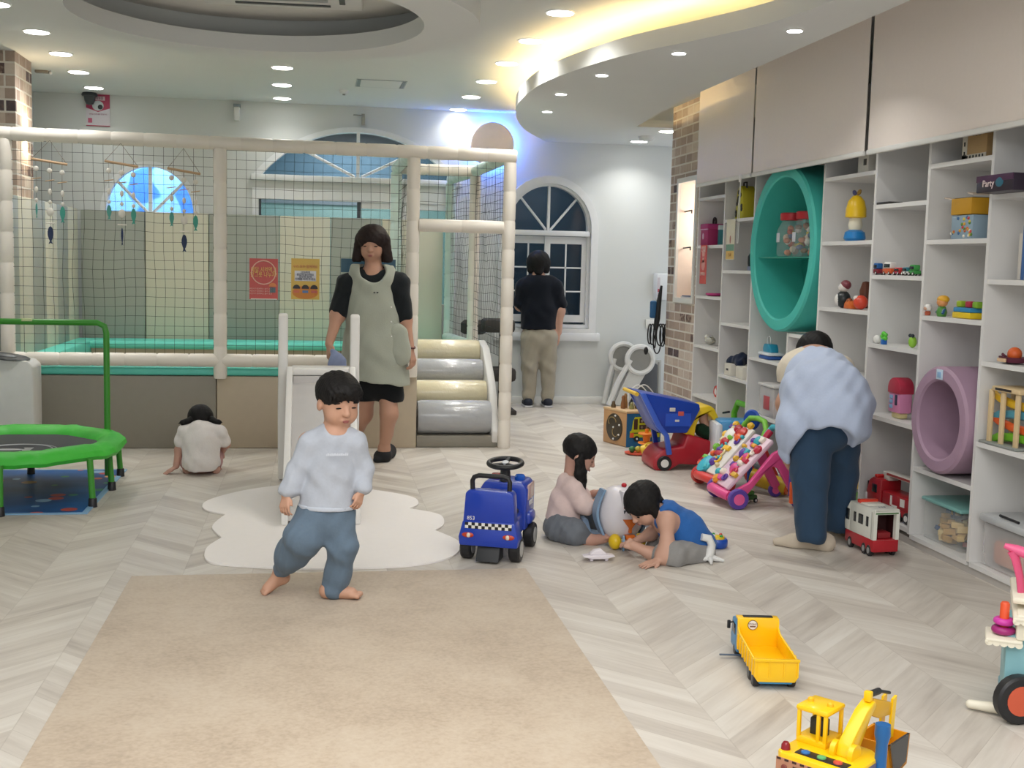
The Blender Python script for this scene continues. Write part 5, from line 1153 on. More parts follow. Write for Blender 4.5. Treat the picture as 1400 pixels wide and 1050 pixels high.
# bead maze on the cube
t = thing('bead_maze', 'cluster of wooden shapes and looped wires on top of the wooden activity cube', 'toy', (2.38, 8.62, .276))
for k, (x, y, h, m) in enumerate([(-.12, .06, .05, '#5b4a30'), (-.06, .0, .10, '#8a5a34'), (-.03, .05, .11, '#a0713f'), (.0, -.03, .05, '#8c8a5a'), (.05, .0, .07, '#6b5a2c'), (.08, .05, .09, '#c9b18c'), (.12, .0, .06, '#7a6a3a'), (.16, .03, .05, '#4e7a4a')]):
    mb = MB(); mb.lathe([(.018, 0), (.02, h*.3), (.012, h*.7), (.014, h*.85), (.006, h)], hx(m, .5), 12, (x, y, 0)); mb.build('wooden_peg', t)
for k in range(2): mb = MB(); mb.tube([(-.02+.15*i/12+k*.05, .02*k, .12+.06*math.sin(PI*i/12)) for i in range(13)], .005, M_WHITE, 6); mb.cyl((-.02+k*.05, .02*k, 0), (-.02+k*.05, .02*k, .12), .004, M_WHITE, n=6); mb.cyl((.13+k*.05, .02*k, 0), (.13+k*.05, .02*k, .12), .004, M_WHITE, n=6); mb.build('wire', t)
# ---- food toys by the cube
L = fl(873, 621); t = thing('toy_plate', 'flat orange red toy plate holding small pretend fruit', 'toy plate', (L.x, L.y, 0)); mb = MB(); mb.lathe([(.06, .001), (.09, .006), (.095, .014), (.085, .012)], hx('#d8573f', .4), 28, sx=1.1); mb.build('dish', t)
for k, (x, c, n_) in enumerate([(-.05, '#2f6b3a', 'green'), (-.005, '#b9a93c', 'yellow'), (.045, '#dd7b3c', 'orange')]):
    mb = MB(); mb.ell((L.x+x, L.y, .036), .024, hx(c, .45), 14); tag(recenter(mb.build('toy_fruit')), n_+' pretend fruit lying on the flat orange red toy plate', 'toy food')
L = fl(884, 624); t = thing('toy_pitcher', 'yellow toy pitcher lying by the front wheel of the cart', 'toy pitcher', (L.x, L.y-.03, 0)); mb = MB(); mb.lathe([(.028, -.05), (.046, -.04), (.05, .01), (.035, .05), (.038, .06)], hx('#ecc42a', .35), 20, (0, 0, .052), axis=(.75, -.2, .35)); mb.build('body', t)
mb = MB(); mb.torus((-.005, -.03, .085), .022, .006, hx('#ecc42a', .35), axis=(.2, 1, 0), n=16); mb.build('handle', t)
L = at(884, 600, 8.25); t = thing('toy_stacking_stand', 'orange toy stand with stacked cone trays behind the cart', 'toy', (L.x, L.y, 0)); 
for z in (.06, .13): mb = MB(); mb.lathe([(.025, z-.05), (.03, z-.01), (.065, z+.005), (.06, z+.012)], hx('#e98423', .4), 20); mb.build('tray', t)
mb = MB(); mb.cyl((0, 0, 0), (0, 0, .17), .014, hx('#e98423', .4)); mb.build('pole', t)
# ---- upright blue play box
L = fl(986, 650); t = thing('toy_box', 'upright blue toy box with white front edge beside the red cart', 'toy box', (2.72, 7.40, 0), math.radians(-8))
pbox(t, 'body', -.075, .14, -.10, .13, .0, .355, hx('#3c8fc6', .35), r=.02); pbox(t, 'front_frame', -.105, -.055, -.11, .14, .0, .34, hx('#dcdfe4', .35), r=.02); pbox(t, 'base', -.11, .14, -.115, .14, 0, .03, hx('#21567c', .4), r=.008)
mb = MB(); mb.box(-.02, .05, -.106, -.099, .23, .32, hx('#3f9ad2', .35), r=.01); mb.box(-.0, .035, -.112, -.104, .24, .30, hx('#8d3348', .4), r=.012); mb.build('badge', t)
mb = MB(); 
for z in (.12, .16, .17, .20): mb.box(-.09, -.07, -.1125, -.109, z, z+.012, hx('#62666c'))
mb.build('label', t)
# ---- walkers
def walker(name, label, loc, rz, leg, wheelc, hub, handle, s=1.0):
    t = thing(name, label, 'baby walker', loc, rz, scale=s); m = hx(leg, .38)
    for y in (-.17, .17):
        mb = MB(); mb.prism([(-.235, .07), (-.20, .11), (-.10, .16), (.05, .345), (.10, .37), (.135, .345), (.13, .30), (.245, .085), (.215, .055), (.19, .07), (.085, .25), (.05, .265), (.02, .25), (-.10, .10), (-.17, .05), (-.22, .045)], y-.02, y+.02, m, bev=.006); mb.build('side_frame', t)
        wheel(t, (-.17, y*1.15, .064), .064, .040, (0, 1, 0), hx(wheelc, .4), hx(hub, .4)); wheel(t, (.225, y*1.1, .045), .045, .03, (0, 1, 0), hx(wheelc, .4), hx(hub, .4))
    mb = MB(); mb.tube([(.10, -.16, .34), (.14, -.15, .42), (.155, -.10, .47), (.16, 0, .48), (.155, .10, .47), (.14, .15, .42), (.10, .16, .34)], .020, hx(handle, .38), 10); mb.build('push_handle', t)
    mb = MB(); mb.tube([(-.21, -.15, .075), (-.245, -.08, .085), (-.25, 0, .09), (-.245, .08, .085), (-.21, .15, .075)], .032, m, 10); mb.build('front_bumper', t)
    return t
def board(t, cols, seed, plate='#e3dfda'):
    # sloping activity board, facing -x and up
    rr = random.Random(seed)
    Mb = frame((-.21, 0, .10), (0, -1, 0), (.29, 0, .31))
    mb = MB(); mb.box(-.145, .145, 0, .42, 0, .035, hx(plate, .38), r=.02, M=Mb); bd = mb.build('activity_board', t)
    for k in range(26):
        x = rr.uniform(-.12, .12); y = .03+.37*k/26; r = rr.uniform(.018, .036); c = cols[k % len(cols)]; mb = MB()
        if k % 4 == 0: mb.lathe([(r*1.2, .03), (r*1.2, .045), (r*.7, .06), (.004, .062)], hx(c, .38), 16, (x, y, 0), M=Mb)
        elif k % 4 == 1: mb.box(x-r*1.3, x+r*1.3, y-r*.6, y+r*.6, .03, .055, hx(c, .38), r=.006, M=Mb)
        elif k % 4 == 2: mb.torus((x, y, .045), r, .008, hx(c, .38), n=18, M=Mb)
        else: mb.ell((x, y, .04), (r, r*.8, .022), hx(c, .38), 12, M=Mb)
        mb.build('activity_piece', bd)
    return bd
t = walker('baby_walker', 'pink baby walker with purple wheels and turquoise handle', (2.52, 6.40, 0), math.radians(0), '#e0508f', '#5a3f9e', '#ea5f9d', '#3fb0c4', .92)
bd = board(t, ['#e39a2a', '#d84b8e', '#5b3a9a', '#35a9b8', '#f0e6d8', '#e2b23a', '#c9324a'], 3, '#e6c9d8')
mb = MB(); mb.tube([(.04, .0, .36), (.07, 0, .42), (.10, 0, .46)], .022, hx('#c22a4c', .35), 10); mb.build('telephone_handset', bd)
t = walker('baby_walker', 'baby walker with lime green handle and white face board behind the pink one', (2.58, 6.86, 0), math.radians(8), '#d8403c', '#c33a34', '#37b0bf', '#7cc142', .90)
bd = board(t, ['#35a9b8', '#e2622a', '#b51f2c', '#e8d9a8', '#5b3a9a', '#7cc142', '#f0c030'], 9)
Mb = frame((-.21, 0, .10), (0, -1, 0), (.29, 0, .31))
for x, y, r, c, n_ in ((-.06, .33, .055, '#eceae6', 'panel_disc'), (-.02, .38, .035, '#a81f35', 'panel_disc'), (.06, .36, .045, '#c93a2a', 'panel_disc'), (.07, .32, .035, '#ee6a2a', 'panel_disc'), (-.09, .41, .025, '#e8b428', 'ear_knob'), (.09, .43, .025, '#e8b428', 'ear_knob'), (-.05, .05, .07, '#3fb0c4', 'panel_disc')):
    mb = MB(); mb.lathe([(r, .03), (r, .05), (r*.6, .062), (.003, .064)], hx(c, .35), 20, (x, y, 0), M=Mb); mb.build(n_, bd)
# bits between the walkers and the shelf
L = at(1040, 700, 6.75); t = thing('toy_roll', 'yellow toy tube with orange end behind the pink walker', 'toy', (2.76, 6.62, 0), math.radians(20)); mb = MB(); mb.cyl((-.09, .13, .10), (.02, -.06, .055), .05, hx('#c9a824', .4), n=24); mb.build('tube', t); mb = MB(); mb.torus((.022, -.064, .055), .034, .012, ORG, axis=(.5, -.85, -.2)); mb.ell((.022, -.064, .055), (.02, .012, .02), hx('#b5521c', .4), 12); mb.build('end_ring', t)
mb = MB(); mb.lathe([(.0, -.012), (.055, -.012), (.066, 0), (.055, .012), (.0, .012)], hx('#1a49a8', .3), 28, (2.735, 7.02, .405), axis=(-.8, -.5, .1)); mb.cyl((2.74, 7.03, 0), (2.735, 7.02, .36), .016, hx('#1a49a8', .3)); tag(recenter(mb.build('toy_mirror')), 'dark blue oval toy paddle standing behind the walkers', 'toy')
L = Vector((2.80, 7.62, 0)); t = thing('ride_on_toy', 'lime green ride-on toy frame standing inside the lowest shelf opening', 'ride-on toy', (3.0, 7.88, .06)); mb = MB(); mb.tube([(0, .16, .05), (0, .17, .26), (0, .10, .34), (0, -.10, .34), (0, -.17, .26), (0, -.16, .05)], .022, GRN, 10); mb.build('frame', t); mb = MB(); mb.box(-.04, .04, -.15, .15, .14, .20, GRN, r=.02); mb.build('seat', t)
for y in (-.15, .15): wheel(t, (0, y, .05), .05, .03, (1, 0, 0), GRN, YEL)
L = fl(1000, 688); t = thing('toy_car', 'small dark green toy car under the pink walker', 'toy car', (2.50, 6.42, 0), .4); pbox(t, 'body', -.05, .05, -.03, .03, .015, .045, hx('#3f6b35', .4), r=.01); pbox(t, 'cabin', -.02, .03, -.025, .025, .044, .07, hx('#4f8a3a', .4), r=.01)
for x in (-.03, .03):
    for y in (-.03, .03): wheel(t, (x, y, .014), .014, .012, (0, 1, 0))
t = thing('toy_gate', 'orange, green and purple toy frames by the bending person\'s leg', 'toy', (2.70, 6.08, 0), math.radians(-10))
for k, (x, z, w_, h_, c, n_) in enumerate([(-.05, .12, .075, .12, '#e8602a', 'orange_frame'), (.03, .09, .07, .12, '#6fbf38', 'green_frame'), (-.03, .16, .10, .14, '#4b3f9c', 'purple_frame')]):
    mb = MB(); mb.prism([(x-w_/2, z-h_/2), (x+w_/2, z-h_/2), (x+w_/2, z+h_/2), (x-w_/2, z+h_/2)], -.02+k*.03, .005+k*.03, hx(c, .4), holes=[[(x-w_/4, z-h_/3), (x-w_/4, z+h_/3), (x+w_/4, z+h_/3), (x+w_/4, z-h_/3)]], bev=.004); mb.build(n_, t)
mb = MB(); mb.ell((.0, -.04, .032), (.035, .025, .032), GRN, 14); mb.build('foot', t)
t = thing('toy_post', 'blue and red toy post seen between the bending person\'s legs', 'toy', (2.80, 5.86, 0)); pbox(t, 'post', -.03, .03, -.03, .03, 0, .30, hx('#2f7fc9', .4), r=.01); mb = MB(); mb.lathe([(.03, .30), (.025, .36), (.01, .44)], hx('#d8503c', .4), 16); mb.build('cone', t)
# ---- dump truck
rz = math.radians(-9.5)
t = thing('dump_truck', 'toy dump truck with yellow bed and light blue cab', 'toy truck', (1.475, 3.475, 0), rz)
Yb = hx('#fac60e', .3, coat=.2); Bb = hx('#3f8fc4', .35)
mb = MB(); w2_ = .072; 
mb.prism([(0, .045), (.30, .045), (.30, .05), (.30, .14), (.285, .14), (.285, .118), (.26, .105), (0, .098)], -w2_, -w2_+.006, Yb, plane='yz', bev=.001)
mb.prism([(0, .045), (.30, .045), (.30, .05), (.30, .14), (.285, .14), (.285, .118), (.26, .105), (0, .098)], w2_-.006, w2_, Yb, plane='yz', bev=.001)
mb.box(-w2_, w2_, 0, .295, .042, .050, Yb, r=.002); mb.box(-w2_, w2_, .288, .296, .045, .148, Yb, r=.002); mb.box(-w2_, w2_, .296, .33, .14, .148, Yb, r=.002)
mb.prism([(-w2_, .045), (-w2_+.012, .028), (w2_-.012, .028), (w2_, .045), (w2_, .104), (-w2_, .104)], -.008, .001, Yb, bev=.001)
for i in range(7): mb.box(-w2_-.004, -w2_+.001, .01+i*.042, .018+i*.042, .045, .098, Yb); mb.box(w2_-.001, w2_+.004, .01+i*.042, .018+i*.042, .045, .098, Yb)
for x in (-w2_+.003, -.026, .022, w2_-.006): mb.box(x, x+.004, -.011, -.007, .045, .10, Yb)
mb.box(-w2_-.002, w2_+.002, -.012, -.006, .096, .105, Yb, r=.001); mb.build('dump_bed', t)
mb = MB(); mb.lathe([(.016, 0), (.017, .0015), (.001, .002)], M_WHITE, 24, (-.02, .2875, .125), axis=(0, -1, 0)); bd = mb.build('round_emblem', t)
mb = MB(); mb.torus((-.02, .2865, .125), .0165, .0012, hx('#6b4a34'), axis=(0, 1, 0), n=24); mb.box(-.03, -.01, .2848, .2862, .118, .122, hx('#6b4a34')); mb.build('emblem_ring', bd)
TXT('STONY', .009, hx('#6b4a34'), frame((-.02, .2850, .128), (1, 0, 0), (0, 0, 1)), t, 'lettering', ext=.0004)
mb = MB(); mb.box(-.05, .052, .30, .322, .148, .1505, M_BLACK, r=.0005); mb.build('roof_sign', t)
pbox(t, 'chassis', -.055, .055, .0, .40, .018, .042, Bb, r=.005)
mb = MB(); mb.prism([(.30, .02), (.41, .02), (.415, .06), (.395, .125), (.33, .138), (.30, .135)], -.07, .07, Bb, plane='yz', bev=.006); mb.build('cab', t)
for s in (-1, 1): mb = MB(); mb.box(s*.086-.006, s*.086+.006, .37, .378, .085, .115, M_BLACK, r=.003); mb.cyl((s*.066, .375, .11), (s*.086, .375, .105), .003, M_BLACK, n=6); mb.build('mirror', t)
mb = MB(); mb.box(-.0715, -.0695, .33, .385, .075, .112, hx('#20303c', .15), r=.001); mb.build('side_window', t)
for s in (-1, 1):
    for y in (.035, .095, .345): wheel(t, (s*.058, y, .026), .026, .022, hub=hx('#4a5058', .4))
mb = MB(); mb.box(-.13, -.03, .29, .30, .012, .017, hx('#4a5b70', .4), r=.002); mb.build('ladder', t)
# ---- excavator
t = thing('toy_excavator', 'yellow toy excavator with raised boom and red, green and blue buttons', 'toy excavator', (1.285, 2.665, 0), math.radians(-52), scale=1.10)
Ye = hx('#fac90f', .3, coat=.2)
mb = MB(); mb.prism([(-.095, -.07), (-.08, -.085), (.08, -.085), (.095, -.07), (.095, .06), (.06, .085), (-.06, .085), (-.095, .06)], .075, .135, Ye, plane='xy', bev=.006); mb.build('upper_body', t)
pbox(t, 'undercarriage', -.06, .06, -.08, .08, .03, .076, hx('#33383e', .5), r=.01)
for s in (-1, 1): mb = MB(); mb.prism([(-.10, .02), (-.08, .001), (.08, .001), (.10, .02), (.10, .035), (.08, .052), (-.08, .052), (-.10, .035)], s*.085-.018, s*.085+.018, M_BLACK, plane='yz', bev=.003); mb.build('track', t)
mb = MB(); mb.box(-.088, .088, -.0875, -.085, .082, .124, hx('#b88368', .45)); pn = mb.build('rear_panel', t)
mb = MB()
for i in range(9): mb.box(-.086+i*.0195, -.076+i*.0195, -.0885, -.0874, .119, .124, hx('#3a2420')); mb.box(-.086+i*.0195, -.076+i*.0195, -.0885, -.0874, .082, .087, hx('#3a2420'))
mb.box(-.045, .045, -.0886, -.0874, .094, .112, hx('#4b3328')); mb.build('hazard_stripes', pn)
for s in (-1, 1): mb = MB(); mb.ell((s*.066, -.089, .103), (.008, .003, .008), hx('#7c3a30'), 12); mb.build('rear_light', pn)
TXT('STONY', .019, hx('#cdbb9a', .5), frame((0, -.0895, .103), (1, 0, 0), (0, 0, 1)), t, 'lettering', ext=.0005)
pbox(t, 'control_pad', -.055, .07, -.065, -.035, .134, .137, M_BLACK, r=.001)
for x, c, n_ in ((-.035, '#2f6fae', 'blue'), (.005, '#63b06c', 'green'), (.045, '#d0503c', 'red')): mb = MB(); mb.lathe([(.011, 0), (.010, .004), (.005, .006)], hx(c, .3), 16, (x, -.05, .136)); mb.build('button', t)
mb = MB(); mb.lathe([(.011, 0), (.010, .012), (.006, .018)], hx('#8a1d24', .2), 14, (-.08, -.06, .134)); mb.build('beacon', t)
# cab: frame with openings, roof, seat
mb = MB(); x0, x1, y0, y1 = -.088, -.012, .0, .085
mb.box(x0, x1, y0, y1, .134, .150, Ye, r=.003)
for x in (x0, x1-.009):
    for y in (y0, y1-.009): mb.box(x, x+.009, y, y+.009, .145, .215, Ye, r=.002)
mb.box(x0-.003, x1+.003, y0-.003, y1+.003, .210, .224, Ye, r=.006); mb.box(-.038, -.03, y0, y0+.008, .145, .215, Ye, r=.001); mb.build('cab_frame', t)
pbox(t, 'cab_seat', -.07, -.03, .03, .055, .148, .19, hx('#2c3130', .5), r=.004)
for x in (-.075, -.025): mb = MB(); mb.lathe([(.008, 0), (.007, .008), (.003, .011)], YEL, 12, (x, .04, .223)); mb.build('roof_lamp', t)
mb = MB(); mb.prism([(-.01, .135), (.0, .165), (.075, .222), (.115, .238), (.125, .225), (.095, .20), (.045, .14)], .018, .050, Ye, plane='yz', bev=.003); mb.build('boom', t)
for x in (.012, .056): mb = MB(); mb.lathe([(.024, -.006), (.024, .006)], Ye, 20, (x, .005, .142), axis=(1, 0, 0)); mb.build('boom_pivot', t)
mb = MB(); mb.prism([(.105, .205), (.12, .24), (.22, .205), (.235, .185), (.225, .175), (.15, .185)], .022, .046, hx('#d9a51c', .35), plane='yz', bev=.002); am = mb.build('stick', t)
mb = MB(); mb.box(.0215, .0205, .14, .20, .188, .212, hx('#9a958c')); 
for i in range(6): mb.box(.0212, .0200, .142+i*.010, .147+i*.010, .207, .211, M_BLACK); mb.box(.0212, .0200, .142+i*.010, .147+i*.010, .189, .193, M_BLACK)
mb.build('sticker', am)
mb = MB(); mb.box(.026, .044, .10, .115, .235, .26, Ye, r=.003); mb.cyl((.034, .11, .25), (.034, .165, .245), .008, M_BLACK, n=10); mb.cyl((.034, .165, .245), (.034, .225, .225), .004, M_BLACK, n=8); mb.build('ram', t)
for x in (.022, .046): mb = MB(); mb.prism([(.215, .215), (.235, .22), (.225, .12), (.205, .12)], x-.003, x+.003, Ye, plane='yz'); mb.build('link', t)
mb = MB(); mb.prism([(.14, .13), (.25, .13), (.24, .06), (.17, .045)], -.012, -.006, YEL2, plane='yz'); mb.prism([(.14, .13), (.25, .13), (.24, .06), (.17, .045)], .074, .080, hx('#3a3a3c', .4), plane='yz'); mb.prism([(.14, .13), (.145, .13), (.175, .052), (.235, .065), (.245, .13), (.25, .13), (.24, .058), (.17, .045)], -.012, .08, YEL2, plane='yz'); mb.build('bucket', t)
mb = MB(); mb.tube([(.098, .04, .06), (.10, .045, .10), (.10, .05, .17), (.10, .05, .19), (.10, .05, .215)], [.020, .014, .013, .018, .017], hx('#185f9e', .3), 14); mb.build('blue_handle', t)
mb = MB(); mb.box(.0955, .097, -.06, .05, .085, .128, hx('#6a6478', .4)); mb.build('side_sticker', t)
# ---- ambulance toy
rz = math.radians(4)
t = thing('toy_ambulance', 'white and red toy ambulance with open back standing on the floor', 'toy ambulance', (2.690, 5.11, 0), rz); t.scale = (1, .82, 1.12)
W2 = hx('#e6e6dc', .35); mb = MB(); o = [(-.068, .075), (.068, .075), (.068, .195), (.055, .205), (-.055, .205), (-.068, .195)]; i = [(-.05, .075), (-.05, .185), (.05, .185), (.05, .075)]
mb.prism(o, .0, .03, W2, holes=[[(-.05, .0751), (-.05, .185), (.05, .185), (.05, .0751)][::1]], bev=0); mb.box(-.068, -.060, .02, .27, .075, .20, W2, r=.002); mb.box(.060, .068, .02, .27, .075, .20, W2, r=.002); mb.box(-.067, .067, .0, .28, .195, .207, W2, r=.004)
mb.prism([(.27, .075), (.33, .075), (.335, .11), (.31, .175), (.28, .205), (.27, .205)], -.066, .066, W2, plane='yz', bev=.004); mb.build('body', t)
pbox(t, 'lower_body', -.068, .068, -.002, .32, .022, .076, hx('#b3202c', .35), r=.006); mb = MB(); mb.box(-.0595, .0595, .12, .13, .07, .194, hx('#3a1214', .6)); mb.box(-.0597, -.057, .005, .125, .077, .194, hx('#3a1214', .6)); mb.box(.057, .0597, .005, .125, .077, .194, hx('#3a1214', .6)); mb.box(-.057, .057, .005, .125, .191, .1945, hx('#3a1214', .6)); mb.build('interior', t); pbox(t, 'stretcher', -.035, .035, .02, .11, .078, .105, hx('#8a1f26', .5), r=.006)
pbox(t, 'roof_light', -.05, .05, .20, .235, .205, .222, hx('#d8422e', .25), r=.005); pbox(t, 'roof_plate', -.045, .045, .12, .25, .206, .211, hx('#eeeadd', .4), r=.003)
for y0, y1 in ((.06, .085), (.12, .17), (.20, .225)): mb = MB(); mb.box(-.0705, -.0675, y0, y1, .125, .168, hx('#1c2026', .2), r=.004); mb.build('side_window', t)
mb = MB(); mb.box(-.068, -.064, .28, .32, .12, .17, hx('#15181c', .15), r=.002); mb.build('windscreen', t)
TXT('119', .028, hx('#8a8f94'), frame((0, .06, .2085), (1, 0, 0), (0, 1, 0)), t, 'lettering')
mb = MB(); mb.box(-.06, .06, -.0015, .0, .187, .193, hx('#4f7a4a')); mb.build('green_stripe', t)
for s in (-1, 1):
    for y in (.045, .10, .26): wheel(t, (s*.06, y, .025), .025, .02, hub=hx('#9a9a9a', .35))
# ---- ice cream cart at the right edge
O = fl(1400, 985); L = Vector((O.x, O.y, 0)); t = thing('ice_cream_cart', 'teal toy ice cream cart with scalloped cream counter at the right edge', 'toy cart', L, math.radians(-31))
TE = hx('#86b9c2', .4); CRM2 = hx('#e6e0cd', .4)
pbox(t, 'body', -.066, .34, .0, .30, .03, .262, TE, r=.008); pbox(t, 'base', -.070, .34, -.004, .31, .006, .034, hx('#7ea9b5', .4), r=.006)
wheel(t, (-.022, -.035, .076), .075, .04, (-.55, 1, 0), M_BLACK, hx('#cf5a3c', .4), hr=.62)
mb = MB(); mb.cyl((-.155, .02, .02), (-.05, .01, .022), .014, CRM2, .018, n=12); mb.ell((-.155, .02, .02), .014, CRM2, 10); mb.build('foot_bar', t)
def scallop(x0, x1, y0, y1, z, m, nm):
    mb = MB(); mb.box(x0, x1, y0, y1, z, z+.012, m, r=.005); n = max(2, round((x1-x0)/.022))
    for i in range(n): mb.lathe([(.0115, -.003), (.0115, .003)], m, 14, (x0+(i+.5)*(x1-x0)/n, y0+.005, z), axis=(0, 1, 0))
    k = max(2, round((y1-y0)/.022))
    for i in range(k): mb.lathe([(.0115, -.003), (.0115, .003)], m, 14, (x0+.005, y0+(i+.5)*(y1-y0)/k, z), axis=(1, 0, 0))
    return mb.build(nm, t)
scallop(-.125, -.02, -.04, .09, .243, CRM2, 'side_shelf'); pbox(t, 'counter_block', -.04, .34, -.03, .29, .255, .335, CRM2, r=.006); scallop(-.052, .34, -.05, .30, .318, CRM2, 'counter_top'); pbox(t, 'counter_slab', -.055, .34, .03, .30, .350, .372, CRM2, r=.008)
mb = MB(); mb.tube([(-.028, .10, .37), (-.035, .10, .42), (-.050, .10, .475), (-.06, .10, .50)], [.013, .014, .016, .02], hx('#d8527c', .35), 10, flat=.6); mb.tube([(-.085, .10, .515), (-.05, .10, .505), (.0, .10, .49), (.06, .10, .48)], [.008, .016, .018, .018], hx('#e2608c', .35), 10, flat=1.0); mb.build('pink_handle', t)
mb = MB(); mb.cyl((-.005, .12, .37), (-.005, .12, .47), .012, hx('#d9783a', .4)); mb.build('orange_peg', t)
M3 = Matrix.LocRotScale(L, Matrix.Rotation(math.radians(-31), 3, 'Z'), None); q3 = M3 @ Vector((-.074, .022, .2555))
t3 = thing('stacking_rings', 'magenta ring stack on an orange peg on the cart shelf', 'stacking toy', q3)
for z, c, r in ((.014, '#9c2270', .036), (.041, '#c937a0', .032)): mb = MB(); mb.torus((0, 0, z), r*.62, r*.38, hx(c, .35), n=26, k=12, flat=.9); mb.build('ring', t3)
mb = MB(); mb.lathe([(.014, 0), (.014, .095), (.010, .101)], hx('#e2542a', .4), 16); mb.build('peg', t3)
# ================================================================ TRAMPOLINE, FISH MAT, PURIFIER
t = thing('trampoline', 'small trampoline with lime green padded rim, black mat and green handlebar', 'trampoline', (-1.66, 6.86, 0)); GT = hx('#3fbf3a', .5, noise=(14, .05, .4)); GP = hx('#3c8f2e', .35)
oc = [(.60*math.cos(PI/8+i*PI/4), .60*math.sin(PI/8+i*PI/4)) for i in range(8)]
def rnd(poly, k=5, f=.22):
    out = []; n = len(poly)
    for i in range(n):
        p, a, b_ = Vector(poly[i]), Vector(poly[i-1]), Vector(poly[(i+1) % n]); s0 = p.lerp(a, f); s1 = p.lerp(b_, f)
        for j in range(k+1): u = j/k; out.append(tuple((1-u)**2*s0+2*u*(1-u)*p+u*u*s1))
    return out
oc = rnd(oc); n = len(oc); vs = []; prof = [(.76, .272), (.79, .295), (.88, .32), (.97, .318), (1.03, .292), (1.045, .262), (1.01, .240), (.9, .244), (.78, .262)]
for f_, z in prof:
    for i, (x, y) in enumerate(oc): w_ = 1+.006*math.sin(i*2.1+z*90); vs.append((x*f_*w_, y*f_*w_, z+.003*math.sin(i*1.7)))
fs = [(j*n+i, j*n+(i+1) % n, ((j+1) % len(prof))*n+(i+1) % n, ((j+1) % len(prof))*n+i) for j in range(len(prof)) for i in range(n)]
mb = MB(); mb.add(vs, fs, GT); mb.build('rim_pad', t)
mb = MB(); mb.prism([(x*.83, y*.83) for x, y in oc], .268, .274, hx('#3b3d42', .7), plane='xy'); jm = mb.build('jumping_mat', t)
mb = MB(); mb.torus((.04, -.16, .275), .19, .0035, hx('#b9babd', .5), n=48, k=4); mb.torus((.065, -.16, .275), .19, .0025, hx('#b9babd', .5), n=48, k=4); mb.ell((.0, -.15, .275), (.08, .03, .0015), hx('#b9babd', .5), 14); mb.build('printed_logo', jm)
mb = MB()
for i in range(5): mb.box(.07+(i%2)*.01, .12, -.22+i*.03, -.205+i*.03, .2735, .2755, hx('#b9babd', .5))
mb.build('printed_marks', jm)
for x, y in ((.484, -.39), (.505, .08), (.484, .52), (.066, -.60), (-.45, -.39), (-.505, .08), (-.45, .5), (-.05, .58)):
    mb = MB(); mb.cyl((x, y, .03), (x*.97, y*.97, .26), .017, GP, n=12); lg = mb.build('leg', t); mb = MB(); mb.lathe([(.024, 0), (.022, .045), (.018, .05)], M_BLACK, 14, (x, y, 0)); mb.build('rubber_foot', lg)
mb = MB(); hz = .95
mb.tube([(.44, .34, .04), (.44, .34, hz-.06), (.43, .34, hz-.02), (.39, .34, hz), (-.45, .34, hz), (-.49, .34, hz-.02), (-.5, .34, hz-.06), (-.5, .34, .04)], .018, GP, 12); mb.build('handlebar', t)
pbox(t, 'grip_sticker', -.03, .03, .32, .335, hz+.004, hz+.02, hx('#c9d8a0'), r=.002)
m_, nt_, b_, N_, L_ = nodes('sea_print')
g_ = N_('ShaderNodeNewGeometry'); v_ = N_('ShaderNodeTexVoronoi'); v_.inputs['Scale'].default_value = 7; L_(g_.outputs['Position'], v_.inputs['Vector'])
sp_ = N_('ShaderNodeSeparateColor'); L_(v_.outputs['Color'], sp_.inputs[0])
cr_ = ramp(nt_, sp_.outputs[0], [(0, s2l('#c6504a')), (.25, s2l('#d9a060')), (.45, s2l('#3f8f6a')), (.7, s2l('#8fb7d8')), (.85, s2l('#d4683f'))], 'CONSTANT')
n_ = N_('ShaderNodeTexNoise'); n_.inputs['Scale'].default_value = 3; L_(g_.outputs['Position'], n_.inputs['Vector']); bs_ = ramp(nt_, n_.outputs[0], [(.35, s2l('#0f3f7a')), (.65, s2l('#1f62a8'))])
mx_ = N_('ShaderNodeMix'); mx_.data_type = 'RGBA'; L_(mth(nt_, 'LESS_THAN', v_.outputs['Distance'], .30), mx_.inputs[0]); L_(bs_, mx_.inputs[6]); L_(cr_, mx_.inputs[7]); L_(mx_.outputs[2], b_.inputs['Base Color']); b_.inputs['Roughness'].default_value = .4; MSEA = m_
mb = MB(); mb.box(-2.40, -1.17, 6.28, 7.60, .001, .006, hx('#8fb9dc', .4)); mb.box(-2.37, -1.20, 6.31, 7.57, .005, .0075, MSEA); tag(recenter(mb.build('play_mat')), 'blue play mat printed with sea creatures under the trampoline', 'mat')
t = thing('air_purifier', 'white air purifier with dark slanted oval vent by the play frame', 'air purifier', (-2.05, 8.12, 0))
mb = MB(); mb.prism([(-.20, .0), (.235, .0), (.235, .615), (.20, .65), (-.2, .69)], -.12, .12, hx('#d9d8d4', .4), bev=.015); mb.build('housing', t)
mb = MB(); mb.lathe([(.12, 0), (.13, .006), (.12, .012)], hx('#2e3134', .5), 32, (.05, -.06, .668), axis=(.12, -.15, 1), sx=1.2, sy=.65); vn = mb.build('air_vent', t); mb = MB(); mb.lathe([(.05, 0.01), (.055, .014), (.05, .017)], hx('#5c6064', .4), 24, (.05, -.06, .668), axis=(.12, -.15, 1), sx=1.3, sy=.6); mb.build('display', vn)
